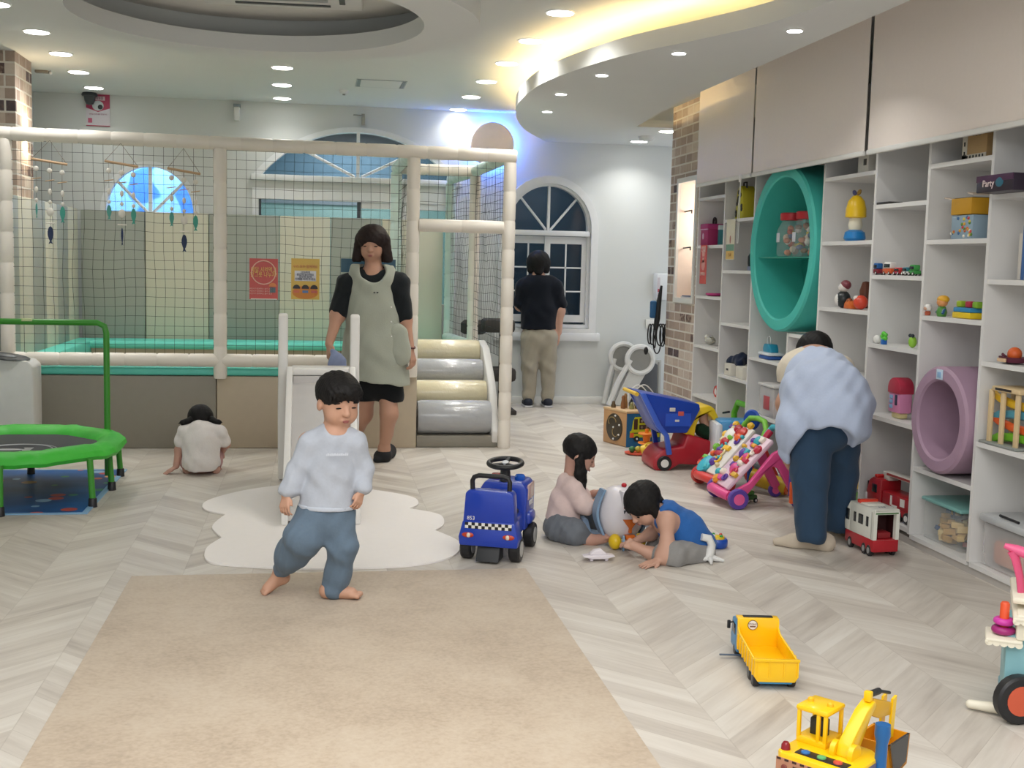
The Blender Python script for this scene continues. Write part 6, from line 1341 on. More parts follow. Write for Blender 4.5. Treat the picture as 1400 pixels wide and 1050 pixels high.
# ================================================================ WHITE SLIDE on the cloud mat
t = thing('toddler_slide', 'white toddler slide with tall side rails standing on the cloud mat', 'slide', (.03, 6.6, .009)); WS = hx('#e9e7e3', .35)
for x, n_ in ((-.225, 0), (.205, 1)):
    mb = MB(); mb.prism([(.58, 0), (.66, 0), (.68, .35), (.66, .70), (.63, 1.0), (.60, 1.02), (.57, 1.0), (.56, .70), (.50, .40)], x-.028, x+.028, WS, plane='yz', bev=.012); mb.build('side_rail', t)
    mb = MB(); xx = x+(.045 if not n_ else -.02); mb.prism([(.42, .71), (.36, .715), (-.1, .35), (-.52, .12), (-.66, .10), (-.68, .0), (-.60, .0), (-.05, .22), (.40, .58)], xx-.018, xx+.018, WS, plane='yz', bev=.008); mb.build('chute_rim', t)
mb = MB(); mb.prism([(.60, .64), (.40, .66), (-.08, .27), (-.5, .06), (-.66, .04), (-.66, .02), (-.5, .035), (-.07, .24), (.41, .62), (.60, .61)], -.17, .18, hx('#c9c6c4', .3), plane='yz'); mb.build('chute', t)
mb = MB(); mb.box(-.175, .18, .37, .62, .66, .70, WS, r=.01); mb.build('platform', t); mb = MB(); mb.box(-.16, .165, .35, .37, .05, .66, hx('#c4c0be', .4), r=.005); mb.build('front_panel', t)
for z in (.18, .36, .52): mb = MB(); mb.box(-.2, .18, .6, .66, z-.02, z+.02, WS, r=.01); mb.build('rung', t)
# ================================================================ BACK CORNER: folded swing frames, wall fittings
t = thing('folded_baby_swing', 'folded white frames with grey mesh circles leaning in the back corner', 'baby gear', (3.0, 10.98, 0)); L = V3((3.0, 10.98, 0)); WG = hx('#d8d8d4', .4)
for k, (cx, cy, Yk, pts) in enumerate([(852, 488, 11.06, [(826, 553), (833, 516), (840, 490)]), (875, 492, 10.92, [(832, 556), (845, 522), (862, 492)])]):
    q = V3(at(cx, cy, Yk))-L; mb = MB(); mb.torus(tuple(q), .128, .026, WG, axis=(0, 1, 0), n=36, k=8); mb.build('hoop', t)
    mb = MB(); mb.lathe([(.11, -.006), (.11, .006)], hx('#8d8c86', .8), 32, tuple(q), axis=(0, 1, 0)); mb.build('mesh_pad', t)
    p3 = [V3(at(x, y, Yk))-L for x, y in pts]; p3[0][2] = .02
    mb = MB(); mb.tube([tuple(p3[0]), tuple(p3[1]), tuple(p3[2])], .026, WG, 8); mb.build('strut', t)
    e = [V3(at(x, y, Yk-.01))-L for x, y in [(842+k*16, 552), (862+k*22, 518), (875+k*12, 505)]]; e[0][2] = .02
    mb = MB(); mb.prism([(p3[0][0]+.05, .02), (e[0][0], .02), (e[2][0], e[2][2]), (p3[2][0]+.03, p3[2][2]-.02)], p3[0][1], p3[0][1]+.03, hx('#c9c9c4', .5)); mb.build('side_panel', t)
mb = MB(); mb.box(.05, .30, .02, .10, 0, .42, hx('#55575a', .7), r=.02); mb.build('folded_seat', t)
t = thing('folded_crate', 'grey ribbed panel standing behind the folded white frames', 'panel', (3.28, 11.12, 0)); pbox(t, 'panel', -.10, .08, -.03, .04, 0, .45, hx('#b0b0aa', .6), r=.006)
for i in range(4): pbox(t, 'rib', -.09+i*.045, -.075+i*.045, -.04, -.028, .02, .43, hx('#9a9a94', .6), r=.002)
c = at(905, 392, 11.12); t = thing('wall_dispenser', 'white wall mounted dispenser with red label beside the brick wall', 'dispenser', tuple(c)); pbox(t, 'housing', -.075, .085, -.08, .07, -.13, .13, hx('#dfe2e4', .35), r=.015)
pbox(t, 'label', -.07, -.045, -.083, -.079, -.09, .09, hx('#c7bfc4')); pbox(t, 'red_mark', -.066, -.05, -.085, -.082, -.05, -.02, hx('#b04a58')); mb = MB(); mb.cyl((-.05, -.04, -.13), (-.05, -.04, -.155), .012, hx('#8f9497')); mb.build('nozzle', t)
c = at(889, 443, 11.19); t = thing('wall_outlet', 'small white outlet box low on the back wall', 'outlet', tuple(c)); pbox(t, 'plate', -.05, .05, -.02, .0, -.045, .045, M_TRIM, r=.004); pbox(t, 'socket', -.03, .03, -.024, -.019, -.03, .0, hx('#c4c6c4'), r=.003)
c = at(912, 402, 9.76); t = thing('hanging_cable_bundle', 'black cables looped and hung with a blue pouch at the brick corner', 'cable', (2.90, 9.74, .62)); rr = random.Random(4)
for k in range(7):
    x0 = -.09+.025*k; w_ = rr.uniform(.02, .05); h_ = rr.uniform(.16, .28); mb = MB()
    mb.tube([(.03*math.sin(a*.5)+x0+w_*math.cos(a), -.02+.012*k*.5, .22-h_/2+h_/2*math.sin(a)+.03) for a in [2*PI*i/18 for i in range(18)]], .006, M_BLACK, 6, True); mb.build('cable_loop', t)
mb = MB(); mb.tube([(.02, -.02, .58), (.0, -.03, .45), (-.01, -.03, .30), (-.02, -.02, .2)], [.01, .022, .026, .02], hx('#1c1e20', .6), 8); mb.build('cable_strap', t); mb = MB(); mb.box(-.075, -.02, -.04, .0, .30, .45, hx('#2d6394', .6), r=.015); mb.build('blue_pouch', t)
mb = MB(); mb.ell((-.10, -.03, .02), (.02, .02, .035), M_BLACK, 10); mb.build('plug', t)
# papers on the pass-through sill, hooks inside
mb = MB(); mb.box(2.985, 3.2, 9.10, 9.38, 1.111, 1.122, hx('#e8e8ea', .5)); mb.box(2.98, 3.18, 9.08, 9.33, 1.122, 1.132, hx('#6f7896', .5)); tag(recenter(mb.build('paper_stack')), 'papers and a blue folder on the sill of the brick opening', 'paper')
for z, y in ((1.82, 9.44), (1.52, 9.44)): mb = MB(); mb.cyl((3.02, y+.02, z), (3.02, y-.16, z+.005), .006, hx('#3a3632')); mb.cyl((3.02, y-.16, z+.005), (3.02, y-.16, z-.02), .006, hx('#3a3632')); o = mb.build('wall_hook'); tag(recenter(o), ['upper', 'lower'][z < 1.7]+' thin metal hook inside the brick opening', 'hook')
mb = MB(); mb.prism(arch(9.25, 1.13, .085, 1.42, .07, n=10), 3.20, 3.23, hx('#cfcdc8', .5), plane='yz'); tag(recenter(mb.build('arched_panel')), 'pale arched panel standing inside the brick opening', 'panel')
# dark furniture beyond the net
t = thing('cat_tower', 'dark two-tier padded stand behind the net of the stair frame', 'stand', (1.62, 10.45, 0)); DKF = hx('#3a3634', .8)
pbox(t, 'top_cushion', -.14, .14, -.14, .14, .74, .86, DKF, r=.03); pbox(t, 'low_cushion', -.10, .16, -.14, .14, .30, .42, DKF, r=.03); mb = MB(); mb.cyl((.05, 0, 0), (.05, 0, .76), .035, hx('#4a4642', .8), n=14); mb.build('post', t); pbox(t, 'base', -.13, .17, -.14, .14, 0, .04, DKF, r=.01)
t = thing('stool', 'dark round stool seen through the net left of the padded stand', 'stool', (1.44, 10.75, 0)); mb = MB(); mb.lathe([(.09, .70), (.12, .72), (.12, .80), (.09, .83)], DKF, 20); mb.build('seat', t); mb = MB(); mb.cyl((0, 0, 0), (0, 0, .72), .03, hx('#4a4642', .8), n=12); mb.build('post', t)
# ================================================================ THINGS ON THE SHELF
def ys_at(px, X=3.0, z=1.2):
    # depth on the plane X of image column px, at height z
    lo, hi = 3.0, 9.5
    for _ in range(40):
        m = (lo+hi)/2; v = Vector((X, m, z))-CAM; xx = 700+FPX*v.dot(CR)/v.dot(CF)
        if xx > px: lo = m
        else: hi = m
    return lo
def sh_thing(name, label, cat, px, zs, X=3.02, rz=0, group=None, s=1.0): return thing(name, label, cat, (X, ys_at(px, X, zs), zs+.012), rz, group, s)
HP = PI/2
def ff(o, up=(0, 0, 1)): return frame(o, (0, -1, 0), up)   # lettering that faces the room
# cards hanging on the first uprights
for px_, py0, py1, w_, c, lab in ((960, 335, 388, .075, '#c8534c', 'narrow red notice hanging from the left end of the shelf'), (997, 300, 355, .085, '#dcd6c0', 'narrow illustrated notice with a green and yellow foot hanging on the shelf')):
    a = atx(px_, py1, 2.915); c_ = atx(px_, py0, 2.915); t = thing('hanging_notice', lab, 'notice', (2.918, a.y, a.z)); h_ = c_.z-a.z
    mb = MB(); mb.box(-.001, .001, -w_, w_, 0, h_, hx(c, .5)); sh_ = mb.build('sheet', t)
    mb = MB()
    if 'red' in lab:
        for z, r in ((.78, .03), (.62, .024), (.48, .04)): mb.lathe([(r, 0), (r, .001)], hx('#d99a94', .5), 20, (-.001, 0, h_*z), axis=(-1, 0, 0))
        mb.build('printed_shapes', sh_); TXT('안내', .05, hx('#f0d8d0'), ff((-.003, 0, h_*.88)), t); TXT('함께해요', .03, hx('#e9c4bc'), ff((-.003, 0, h_*.25)), t)
    else:
        mb.box(-.0018, -.0008, -w_+.004, w_-.004, 0.004, h_*.22, hx('#d8b468')); mb.box(-.0018, -.0008, -w_+.004, w_-.004, h_*.22, h_*.38, hx('#6f9a86')); mb.ell((-.002, 0, h_*.5), (.001, .014, .03), hx('#b0776a'), 10); mb.build('printed_shapes', sh_); TXT('독서', .035, hx('#b98a4a'), ff((-.003, 0, h_*.11)), t)
# column 1
t = sh_thing('gift_box', 'magenta fabric box with white lid line and dark bow on the shelf', 'box', 974, 1.52); pbox(t, 'body', -.07, .08, -.085, .085, 0, .14, hx('#a3235e', .5), r=.006); pbox(t, 'lid', -.075, .085, -.09, .09, .125, .165, hx('#a8286a', .5), r=.006); mb = MB(); mb.torus((0, -.03, .18), .03, .009, hx('#2c1a22', .5), axis=(1, 0, 0), n=16); mb.build('bow', t); pbox(t, 'trim_line', -.077, -.07, -.09, .09, .118, .126, hx('#d8a8c4'), r=.001)
mb = MB(); mb.ell((-.072, .02, .07), (.002, .02, .025), hx('#d8b8c8'), 12); mb.build('print', t)
t = sh_thing('box', 'teal box partly hidden behind the magenta box', 'box', 989, 1.52, X=3.08); pbox(t, 'body', -.05, .06, -.04, .05, 0, .14, hx('#3f8a94', .5), r=.004); pbox(t, 'lid', -.052, .062, -.042, .052, .12, .155, hx('#cfe0e2', .5), r=.003)
mb = MB(); mb.lathe([(.05, 0), (.07, .012), (.068, .022), (.05, .018)], hx('#c03a82', .4), 24); o = mb.build('toy_dish'); o.location = (3.0, ys_at(977, 3.0, 1.14), 1.147); tag(o, 'flat pink dish alone on the shelf below the red notice', 'dish')
t = sh_thing('toy_animal', 'small grey and white plastic creature on the leftmost column of the shelf', 'toy', 971, .752); mb = MB(); mb.ell((0, 0, .035), (.04, .055, .032), hx('#b9b6ab', .5), 14); mb.build('body', t); mb = MB(); mb.ell((-.01, .05, .06), (.022, .022, .022), hx('#d8d5cc', .5), 12); mb.build('head', t)
for q in (-1, 1): mb = MB(); mb.ell((-.01, -.05, .05+q*.02), (.01, .04, .008), hx('#a5a296', .5), 10); mb.build('fin', t)
t = sh_thing('toy_clock', 'small round red and white toy low in the leftmost column', 'toy', 979, .365); mb = MB(); mb.torus((0, 0, .045), .034, .012, hx('#c8443f', .4), axis=(1, 0, 0), n=22); mb.build('rim', t); mb = MB(); mb.lathe([(.03, -.008), (.03, .008)], M_WHITE, 20, (0, 0, .045), axis=(1, 0, 0)); mb.build('face', t)
# column 2
t = sh_thing('giraffe_print_bag', 'yellow bag with black animal spots near the top of the shelf', 'bag', 1017, 1.70); yb = hx('#cbbf2e', .6)
mb = MB(); mb.prism([(-.09, 0), (.09, 0), (.055, .20), (.02, .235), (-.02, .235), (-.055, .20)], -.04, .06, yb, plane='yz', bev=.01); bg = mb.build('body', t); mb = MB(); rr = random.Random(2)
for k in range(9): mb = MB(); mb.ell((-.042, rr.uniform(-.06, .06), .03+.02*k), (.004, .018, .018), hx('#2a2418'), 10); mb.build('spot', bg)
mb = MB(); mb.tube([(0, -.03, .22), (0, -.03, .26), (0, .03, .26), (0, .03, .22)], .006, hx('#2a2418'), 8); mb.build('handle', t)
t = sh_thing('bottle', 'dark bottle at the right side of the second shelf column', 'bottle', 1028, 1.335, X=3.06); mb = MB(); mb.lathe([(.035, 0), (.035, .03)], hx('#9aa6c4', .4), 18); mb.build('base', t); mb = MB(); mb.lathe([(.03, .03), (.034, .05), (.034, .10), (.015, .13), (.015, .15)], hx('#1f2430', .3), 18); mb.build('flask', t)
for k, (px_, lab) in enumerate(((998, 'small white storage box with dark slot, left of two on the shelf'), (1014, 'small white storage box, right of two on the shelf'))):
    t = sh_thing('storage_box', lab, 'box', px_+3, .575, X=2.99, group='white boxes in the second column'); pbox(t, 'body', -.04, .10, -.068, .068, 0, .085, hx('#dcd8cc', .45), r=.006)
    if not k: pbox(t, 'slot', -.042, -.039, -.02, .02, .035, .05, hx('#2a2c2e'), r=.001)
c_ = SDF(); yy = ys_at(1009, 3.02, .66); c_.chain([(3.0, yy+.12, .685), (3.04, yy, .70), (3.0, yy-.1, .685)], [.03, .045, .03], .04); c_.wr(.004, 50); t = thing('folded_cloth', 'dark navy cloth lying over the two white storage boxes', 'cloth', (3.02, yy, .68)); sdfobj('fabric', c_, .006, cloth('navy_cloth', '#1b2740'), t)
# jars in the green ring
for k, (px_, zb) in enumerate(((1081, 1.443), (1103, 1.443))):
    t = thing('toy_jar', ['clear jar with red lid full of small animals, left one in the turquoise ring', 'clear jar with red lid full of small animals, right one in the turquoise ring'][k], 'jar', (3.02, ys_at(px_, 3.02, 1.55), zb), 0, 'red lidded jars in the turquoise ring')
    mb = MB(); mb.lathe([(.08, 0), (.088, .02), (.088, .17), (.06, .225), (.058, .235)], M_CLEAR, 24); mb.build('glass', t); mb = MB(); mb.lathe([(.07, .232), (.072, .24), (.072, .275), (.065, .28)], hx('#b3202c', .4), 24); mb.build('lid', t)
    rr = random.Random(k+5)
    for i in range(16): a = rr.uniform(0, 6.28); r_ = rr.uniform(0, .055); mb = MB(); mb.ell((r_*math.cos(a), r_*math.sin(a), .025+.011*i), (.024, .024, .017), hx(['#c98a6a', '#8a6a4a', '#d8c8b0', '#5a6a8a', '#c9b83a', '#b05a4a', '#e0dcd4'][i % 7], .6), 8, R=Matrix.Rotation(a, 3, 'X')); mb.build('plastic_animal', t)
    pbox(t, 'label', -.0895, -.087, -.03, .02, .09, .15, hx('#c9cdd4', .5), r=.001)
# column 3
t = sh_thing('toy_iron', 'blue and teal toy on a white and blue base', 'toy', 1053, .752, X=2.99); pbox(t, 'base', -.05, .06, -.09, .09, 0, .025, hx('#2d57a0', .4), r=.01); pbox(t, 'plate', -.055, .065, -.095, .095, .025, .045, hx('#dfe3e8', .4), r=.01); mb = MB(); mb.prism([(-.07, .045), (.06, .045), (.07, .07), (.05, .10), (-.04, .10), (-.06, .08)], -.03, .03, hx('#2a8fb0', .35), plane='yz', bev=.006); mb.build('body', t); mb = MB(); mb.torus((0, .03, .12), .03, .004, hx('#c8cccc'), axis=(1, 0, 0), n=16); mb.build('ring', t)
t = sh_thing('storage_tub', 'clear plastic tub with red printed label behind the bending person', 'storage box', 1058, .375, X=3.0); pbox(t, 'tub', -.06, .16, -.13, .13, 0, .20, mat('tub_clear', (.8, .78, .78), .2, alpha=.45), r=.012); pbox(t, 'lid', -.07, .17, -.14, .14, .20, .22, hx('#d9d8d6', .3), r=.008); pbox(t, 'label', -.064, -.059, -.06, .04, .05, .14, hx('#b8525a', .5)); pbox(t, 'contents', -.04, .14, -.11, .11, .01, .12, hx('#d4c4c0', .6), r=.03)
# column 4
t = sh_thing('small_box', 'small white box with a dark window at the top of the shelf', 'box', 1187, 1.885, X=3.0); pbox(t, 'body', -.04, .08, -.075, .05, 0, .105, hx('#dedbd2', .5), r=.004); pbox(t, 'window', -.042, -.039, -.055, -.02, .04, .075, hx('#4a4742'))
t = sh_thing('toy_lamp', 'yellow mushroom shaped toy with a bow on a blue base', 'toy', 1168, 1.515, X=3.0)
mb = MB(); mb.lathe([(.05, 0), (.062, .015), (.055, .05), (.03, .065)], hx('#1f7fc4', .35), 22); mb.build('base', t); mb = MB(); mb.lathe([(.032, .06), (.04, .09), (.032, .13)], hx('#e2ddc8', .45), 20); mb.build('stem', t); mb = MB(); mb.lathe([(.03, .128), (.058, .135), (.056, .18), (.045, .225), (.022, .252), (.003, .258)], hx('#edc31d', .35), 24); mb.build('cap', t)
for q in (-1, 1): mb = MB(); mb.ell((0, q*.028, .272), (.01, .024, .014), hx('#8a6a20' if q < 0 else '#3a3a6a', .5), 12, R=Matrix.Rotation(q*.5, 3, 'X')); mb.build('bow', t)
t = sh_thing('roly_poly_toy', 'black and white wobbling toy with a dark red cap', 'toy', 1152, 1.135, X=2.98); mb = MB(); mb.ell((0, 0, .05), (.042, .045, .05), hx('#1c2326', .35), 20); mb.build('body', t); mb = MB(); mb.ell((-.014, .006, .048), (.034, .032, .038), hx('#e3e1dc', .4), 18); mb.build('belly', t); mb = MB(); mb.ell((0, 0, .118), (.03, .032, .030), hx('#ded9d2', .4), 16); mb.build('head', t); mb = MB(); mb.ell((.008, -.008, .132), (.030, .036, .028), hx('#7c3a44', .45), 16); mb.build('cap', t)
t = sh_thing('toy_shoe_car', 'orange wedge shaped toy between the wobbling toy and the red ball toy', 'toy', 1163, 1.135, X=2.975); mb = MB(); mb.prism([(-.045, 0), (.045, 0), (.04, .03), (.01, .05), (-.02, .045), (-.045, .02)], -.025, .03, hx('#d0692c', .4), plane='yz', bev=.006); mb.build('body', t); mb = MB(); mb.ell((-.01, 0, .045), (.018, .02, .015), hx('#8a4a24', .4), 12); mb.build('top', t)
t = sh_thing('toy_ball', 'red and white round toy at the right end of the shelf compartment', 'toy', 1176, 1.135, X=2.985); mb = MB(); mb.ell((0, 0, .04), (.04, .042, .04), hx('#d4472f', .35), 18); mb.build('body', t); mb = MB(); mb.ell((-.02, .01, .062), (.02, .02, .016), hx('#e6ded6', .4), 12); mb.build('face', t)
mb = MB(); mb.lathe([(.03, 0), (.035, .1), (.02, .15), (.005, .155)], hx('#6a3a26', .5), 16); o = mb.build('toy_cone'); o.location = (3.15, ys_at(1183, 3.15, 1.2), 1.147); tag(o, 'brown cone shaped toy at the back behind the red round toy', 'toy')
for k, (dx, z, c) in enumerate(((0, .05, '#5f8f3a'), (.0, .11, '#d8b428'), (0, .16, '#c9662a'))):
    mb = MB(); mb.box(3.02, 3.18, 6.0, 6.12, .06+k*.07, .12+k*.07, hx(c, .45), r=.012); tag(recenter(mb.build('toy_block_tray')), ['green toy tray at the bottom of a stack beside the fire engine compartment', 'yellow toy tray in the middle of the stack behind the bending person', 'orange toy tray on top of the stack behind the bending person'][k], 'toy')
# column 5
mb = MB(); mb.box(-.03, .05, -.09, .09, 0, .012, hx('#2a2826', .5), r=.004); o = mb.build('flat_case'); o.location = (2.965, ys_at(1211, 2.965, 1.7), 1.712); tag(o, 'thin black case lying flat near the top of the shelf', 'case')
def minicar(name, px_, c, c2, lab, L_=.045, h_=.05, X=2.957, z=1.33):
    t = sh_thing(name, lab, 'toy car', px_, z, X=X, group='toy cars in a row on the shelf'); pbox(t, 'lower_body', -.02, .02, -L_, L_, .008, h_*.5, hx(c, .35), r=.005); pbox(t, 'cabin', -.018, .018, -L_*.8, L_*.75, h_*.5, h_, hx(c2, .35), r=.006)
    mb = MB(); mb.box(-.0195, -.017, -L_*.7, L_*.65, h_*.58, h_*.85, hx('#1a222c', .15), r=.001); mb.build('window', t)
    for y in (-L_*.6, L_*.6): wheel(t, (-.017, y, .010), .010, .008, (1, 0, 0)); wheel(t, (.017, y, .010), .010, .008, (1, 0, 0))
    return t
minicar('toy_bus', 1199, '#7a1f2c', '#1f5fa0', 'blue toy bus with dark red skirt, leftmost of the toy cars', .035, .062)
minicar('toy_van', 1216, '#d05a2c', '#e6e4de', 'white toy rescue van with orange skirt and blue roof lamp', .045, .068); 
minicar('toy_car', 1229, '#b5252c', '#c9393a', 'low red toy car in front of the white van', .035, .04, X=2.955)
minicar('toy_car', 1240, '#e4e6e2', '#2f7a86', 'white toy car with teal roof, next to the green one', .03, .042)
minicar('toy_car', 1250, '#2f8a3c', '#3f9a4a', 'green toy truck at the right end of the toy cars', .03, .055)
t = sh_thing('toy_tree', 'little green toy tree on a blue block', 'toy', 1208, .965, X=2.96); pbox(t, 'block', -.012, .012, -.014, .014, 0, .026, hx('#2466b8', .4), r=.002)
for a in range(5): mb = MB(); mb.ell((.0, .018*math.cos(a*1.25), .042+.016*math.sin(a*1.25)), (.012, .014, .012), hx('#5cc43c', .4), 10); mb.build('leaf', t)
mb = MB(); mb.ell((0, 0, .022), (.02, .026, .022), hx('#e3e3de', .4), 16); o = mb.build('toy_cup'); o.location = (2.965, ys_at(1199, 2.965, .98), .977); tag(o, 'small white rounded toy left of the little green tree', 'toy')
t = sh_thing('toy_frog', 'small lime toy with dark eyes at the right end of the shelf', 'toy', 1247, .965, X=2.99); mb = MB(); mb.ell((0, 0, .03), (.02, .024, .03), hx('#8fc43a', .4), 14); mb.build('body', t)
for q in (-1, 1): mb = MB(); mb.ell((-.008, q*.012, .062), .010, hx('#26303a', .3), 10); mb.build('eye', t)
t = sh_thing('toy_playhouse', 'pink ice lolly shaped toy playhouse with a glittery red top', 'toy', 1228, .589, X=3.0)
mb = MB(); mb.prism(arch(0, .03, .062, .15, .055, n=14), -.03, .04, hx('#d98ab4', .35), plane='yz', bev=.008); mb.build('body', t); mb = MB(); mb.prism([(y, max(z, .125+.012*math.sin(y*190))) for y, z in arch(0, .13, .066, .155, .058, n=20)], -.036, .046, hx('#b03048', .35), plane='yz', bev=.006); mb.build('red_top', t)
pbox(t, 'foot', -.02, .03, -.045, .045, 0, .032, hx('#e0d29a', .45), r=.01); pbox(t, 'window', -.033, -.029, -.035, -.01, .07, .125, hx('#2a3350', .2), r=.008)
for z in (.06, .085, .11): mb = MB(); mb.box(-.034, -.029, .012, .045, z-.010, z+.010, hx('#7fa8cc', .4), r=.004); mb.build('ladder_step', t)
# fire engine
t = thing('toy_fire_engine', 'red toy fire engine with white ladder in the bottom shelf compartment', 'toy fire engine', (3.015, 5.635, .082), math.radians(3)); FR = hx('#a81c26', .35)
pbox(t, 'chassis', -.06, .06, -.25, .20, .025, .06, FR, r=.008); mb = MB(); mb.prism([(.06, .05), (.205, .05), (.21, .10), (.185, .165), (.15, .185), (.06, .185)], -.06, .06, FR, plane='yz', bev=.008); mb.build('cab', t); pbox(t, 'rear_body', -.058, .058, -.25, .05, .055, .13, FR, r=.008)
pbox(t, 'windscreen', -.058, .058, .19, .205, .105, .155, hx('#15181c', .15), r=.003); pbox(t, 'side_window', -.063, -.058, .10, .15, .105, .15, hx('#15181c', .15), r=.004); pbox(t, 'bumper_sign', -.064, -.03, .195, .215, .04, .09, hx('#dcd9dc', .4), r=.003)
ld = pbox(t, 'ladder', -.03, .03, -.25, .10, .205, .225, hx('#dedad2', .4), r=.003); pbox(t, 'ladder_mount', -.03, .03, .04, .09, .18, .21, hx('#c9c5bc', .4), r=.004); mb = MB(); mb.box(-.0315, -.0295, -.25, .06, .209, .221, hx('#9a3a36')); mb.build('ladder_stripe', ld); pbox(t, 'roof_light', -.05, .05, .12, .15, .183, .20, hx('#c92a2a', .2), r=.005)
for y0, y1, z0, z1 in ((-.05, -.035, .07, .12), (-.05, -.10, .065, .075), (-.13, -.17, .08, .12)): mb = MB(); mb.box(-.0605, -.058, y0, y1, z0, z1, M_WHITE); mb.build('white_marking', t)
for x in (-.055, .055):
    for y in (.12, -.12, -.2): wheel(t, (x, y, .03), .03, .022, (1, 0, 0))
# column 6
t = sh_thing('perforated_box', 'tan cardboard box with black Korean lettering and punched edge at the top', 'box', 1334, 1.87, X=3.0, rz=0); hy = .085
pbox(t, 'body', -.02, .10, -.115, .085, 0, .20, hx('#b8986a', .6), r=.003); mb = MB(); mb.box(-.022, -.0195, .045, .085, 0, .20, hx('#d4cec0', .6)); mb.box(-.022, -.0195, -.115, .085, 0, .025, hx('#d4cec0', .6)); mb.build('white_edge', t)
for i in range(4): mb = MB(); mb.box(-.0235, -.021, .06, .07, .02+i*.045, .04+i*.045, M_BLACK); mb.build('punched_hole', t)
for i in range(6): mb = MB(); mb.box(-.0235, -.021, .035-i*.026, .045-i*.026, .008, .020, M_BLACK); mb.build('punched_hole', t)
TXT('별난물건 박물관', .036, hx('#2a2420'), ff((-.023, -.035, .145)), t, sx=.75); TXT('호기심 체험', .014, hx('#4a4038'), ff((-.023, -.035, .11)), t)
t = sh_thing('open_carton', 'yellow open carton above a colourful block of pictured toys', 'box', 1322, 1.506+.115, X=2.99); mb = MB(); mb.box(-.04, .09, -.10, .075, 0, .075, hx('#c8951f', .5), r=.003); mb.build('carton', t); pbox(t, 'opening', -.03, .08, -.09, .065, .072, .078, hx('#14110e'), r=0)
for y0, y1, z in ((.07, .14, .07), (-.105, -.06, .085)): mb = MB(); mb.prism([(y0, z), (y1, z+.01), (y1, z+.016), (y0, z+.006)], -.04, .07, hx('#c4b5a6', .6), plane='yz'); mb.build('flap', t)
t.location.z = 1.506+.125
t = sh_thing('picture_box', 'colourful pictured toy box supporting the yellow open carton', 'box', 1322, 1.506, X=2.99)
mb = MB(); mb.box(-.035, .09, -.10, .085, 0, .11, hx('#8fa7b8', .5), r=.003); pbx = mb.build('body', t); rr = random.Random(8)
for i in range(26): c = ['#c9663a', '#5f8a3a', '#d8c24a', '#e4ddd0', '#3f6a9a', '#c94a4a', '#d9a03a'][i % 7]; y = rr.uniform(-.095, .08); z = rr.uniform(.008, .10) if i % 2 else rr.uniform(.008, .05); mb = MB(); mb.ell((-.036, y, z), (.003, .011, .008), hx(c, .5), 8); mb.build('printed_picture', pbx)
t = sh_thing('toy_figure', 'tiny white helmeted figure, left on the shelf beside the yellow haired figure', 'toy figure', 1268, 1.139, X=2.955); mb = MB(); mb.lathe([(.012, 0), (.015, .015), (.008, .022)], hx('#b5593c', .4), 14); mb.build('body', t); mb = MB(); mb.ell((0, 0, .038), .019, hx('#e6e4e0', .4), 14); mb.build('head', t); mb = MB(); mb.ell((-.012, 0, .034), (.009, .013, .010), hx('#d0a48a', .5), 12); mb.build('face', t)
t = sh_thing('toy_figure', 'small toy figure with yellow hat and green body', 'toy figure', 1287, 1.139, X=2.965); mb = MB(); mb.lathe([(.02, 0), (.026, .02), (.018, .045), (.012, .05)], hx('#4f8a3f', .4), 16); mb.build('body', t); mb = MB(); mb.ell((0, 0, .068), (.026, .028, .024), hx('#d9965e', .45), 16); mb.build('head', t); mb = MB(); mb.ell((.004, 0, .082), (.028, .034, .020), hx('#e0a92a', .4), 16); mb.build('hat', t)
for q in (-1, 1): mb = MB(); mb.cyl((0, q*.022, .035), (-.012, q*.03, .015), .007, hx('#2f5a8a', .4), n=8); mb.build('arm', t)
t = sh_thing('toy_tray', 'blue and yellow toy tray holding green and red toy blocks', 'toy tray', 1321, 1.139, X=2.985); pbox(t, 'yellow_base', -.03, .09, -.078, .078, 0, .028, hx('#e6c61f', .4), r=.006); pbox(t, 'blue_top', -.028, .088, -.074, .074, .028, .05, hx('#2f86b8', .4), r=.006)
for k, (px_, c, lab) in enumerate(((1314, '#9ab82c', 'lime toy block, left one on the blue and yellow tray'), (1326, '#b02a44', 'dark red toy block in the middle of the blue and yellow tray'), (1336, '#7fae2e', 'green toy block at the right end of the blue and yellow tray'))):
    mb = MB(); mb.box(-.015, .02, -.022, .022, 0, .03, hx(c, .4), r=.007); o = mb.build('toy_block'); o.location = (2.99, ys_at(px_, 2.99, 1.2), 1.201); tag(o, lab, 'toy block')
t = sh_thing('storage_container', 'clear container with teal lid holding wooden and coloured blocks', 'storage box', 1302, .046, X=3.04); pbox(t, 'tub', -.07, .20, -.175, .165, 0, .185, mat('tub_clear2', (.8, .85, .85), .15, alpha=.22), r=.015); pbox(t, 'lid', -.08, .21, -.185, .175, .185, .205, hx('#7fb5b0', .35), r=.008)
cy = t.location.y; rr = random.Random(11)
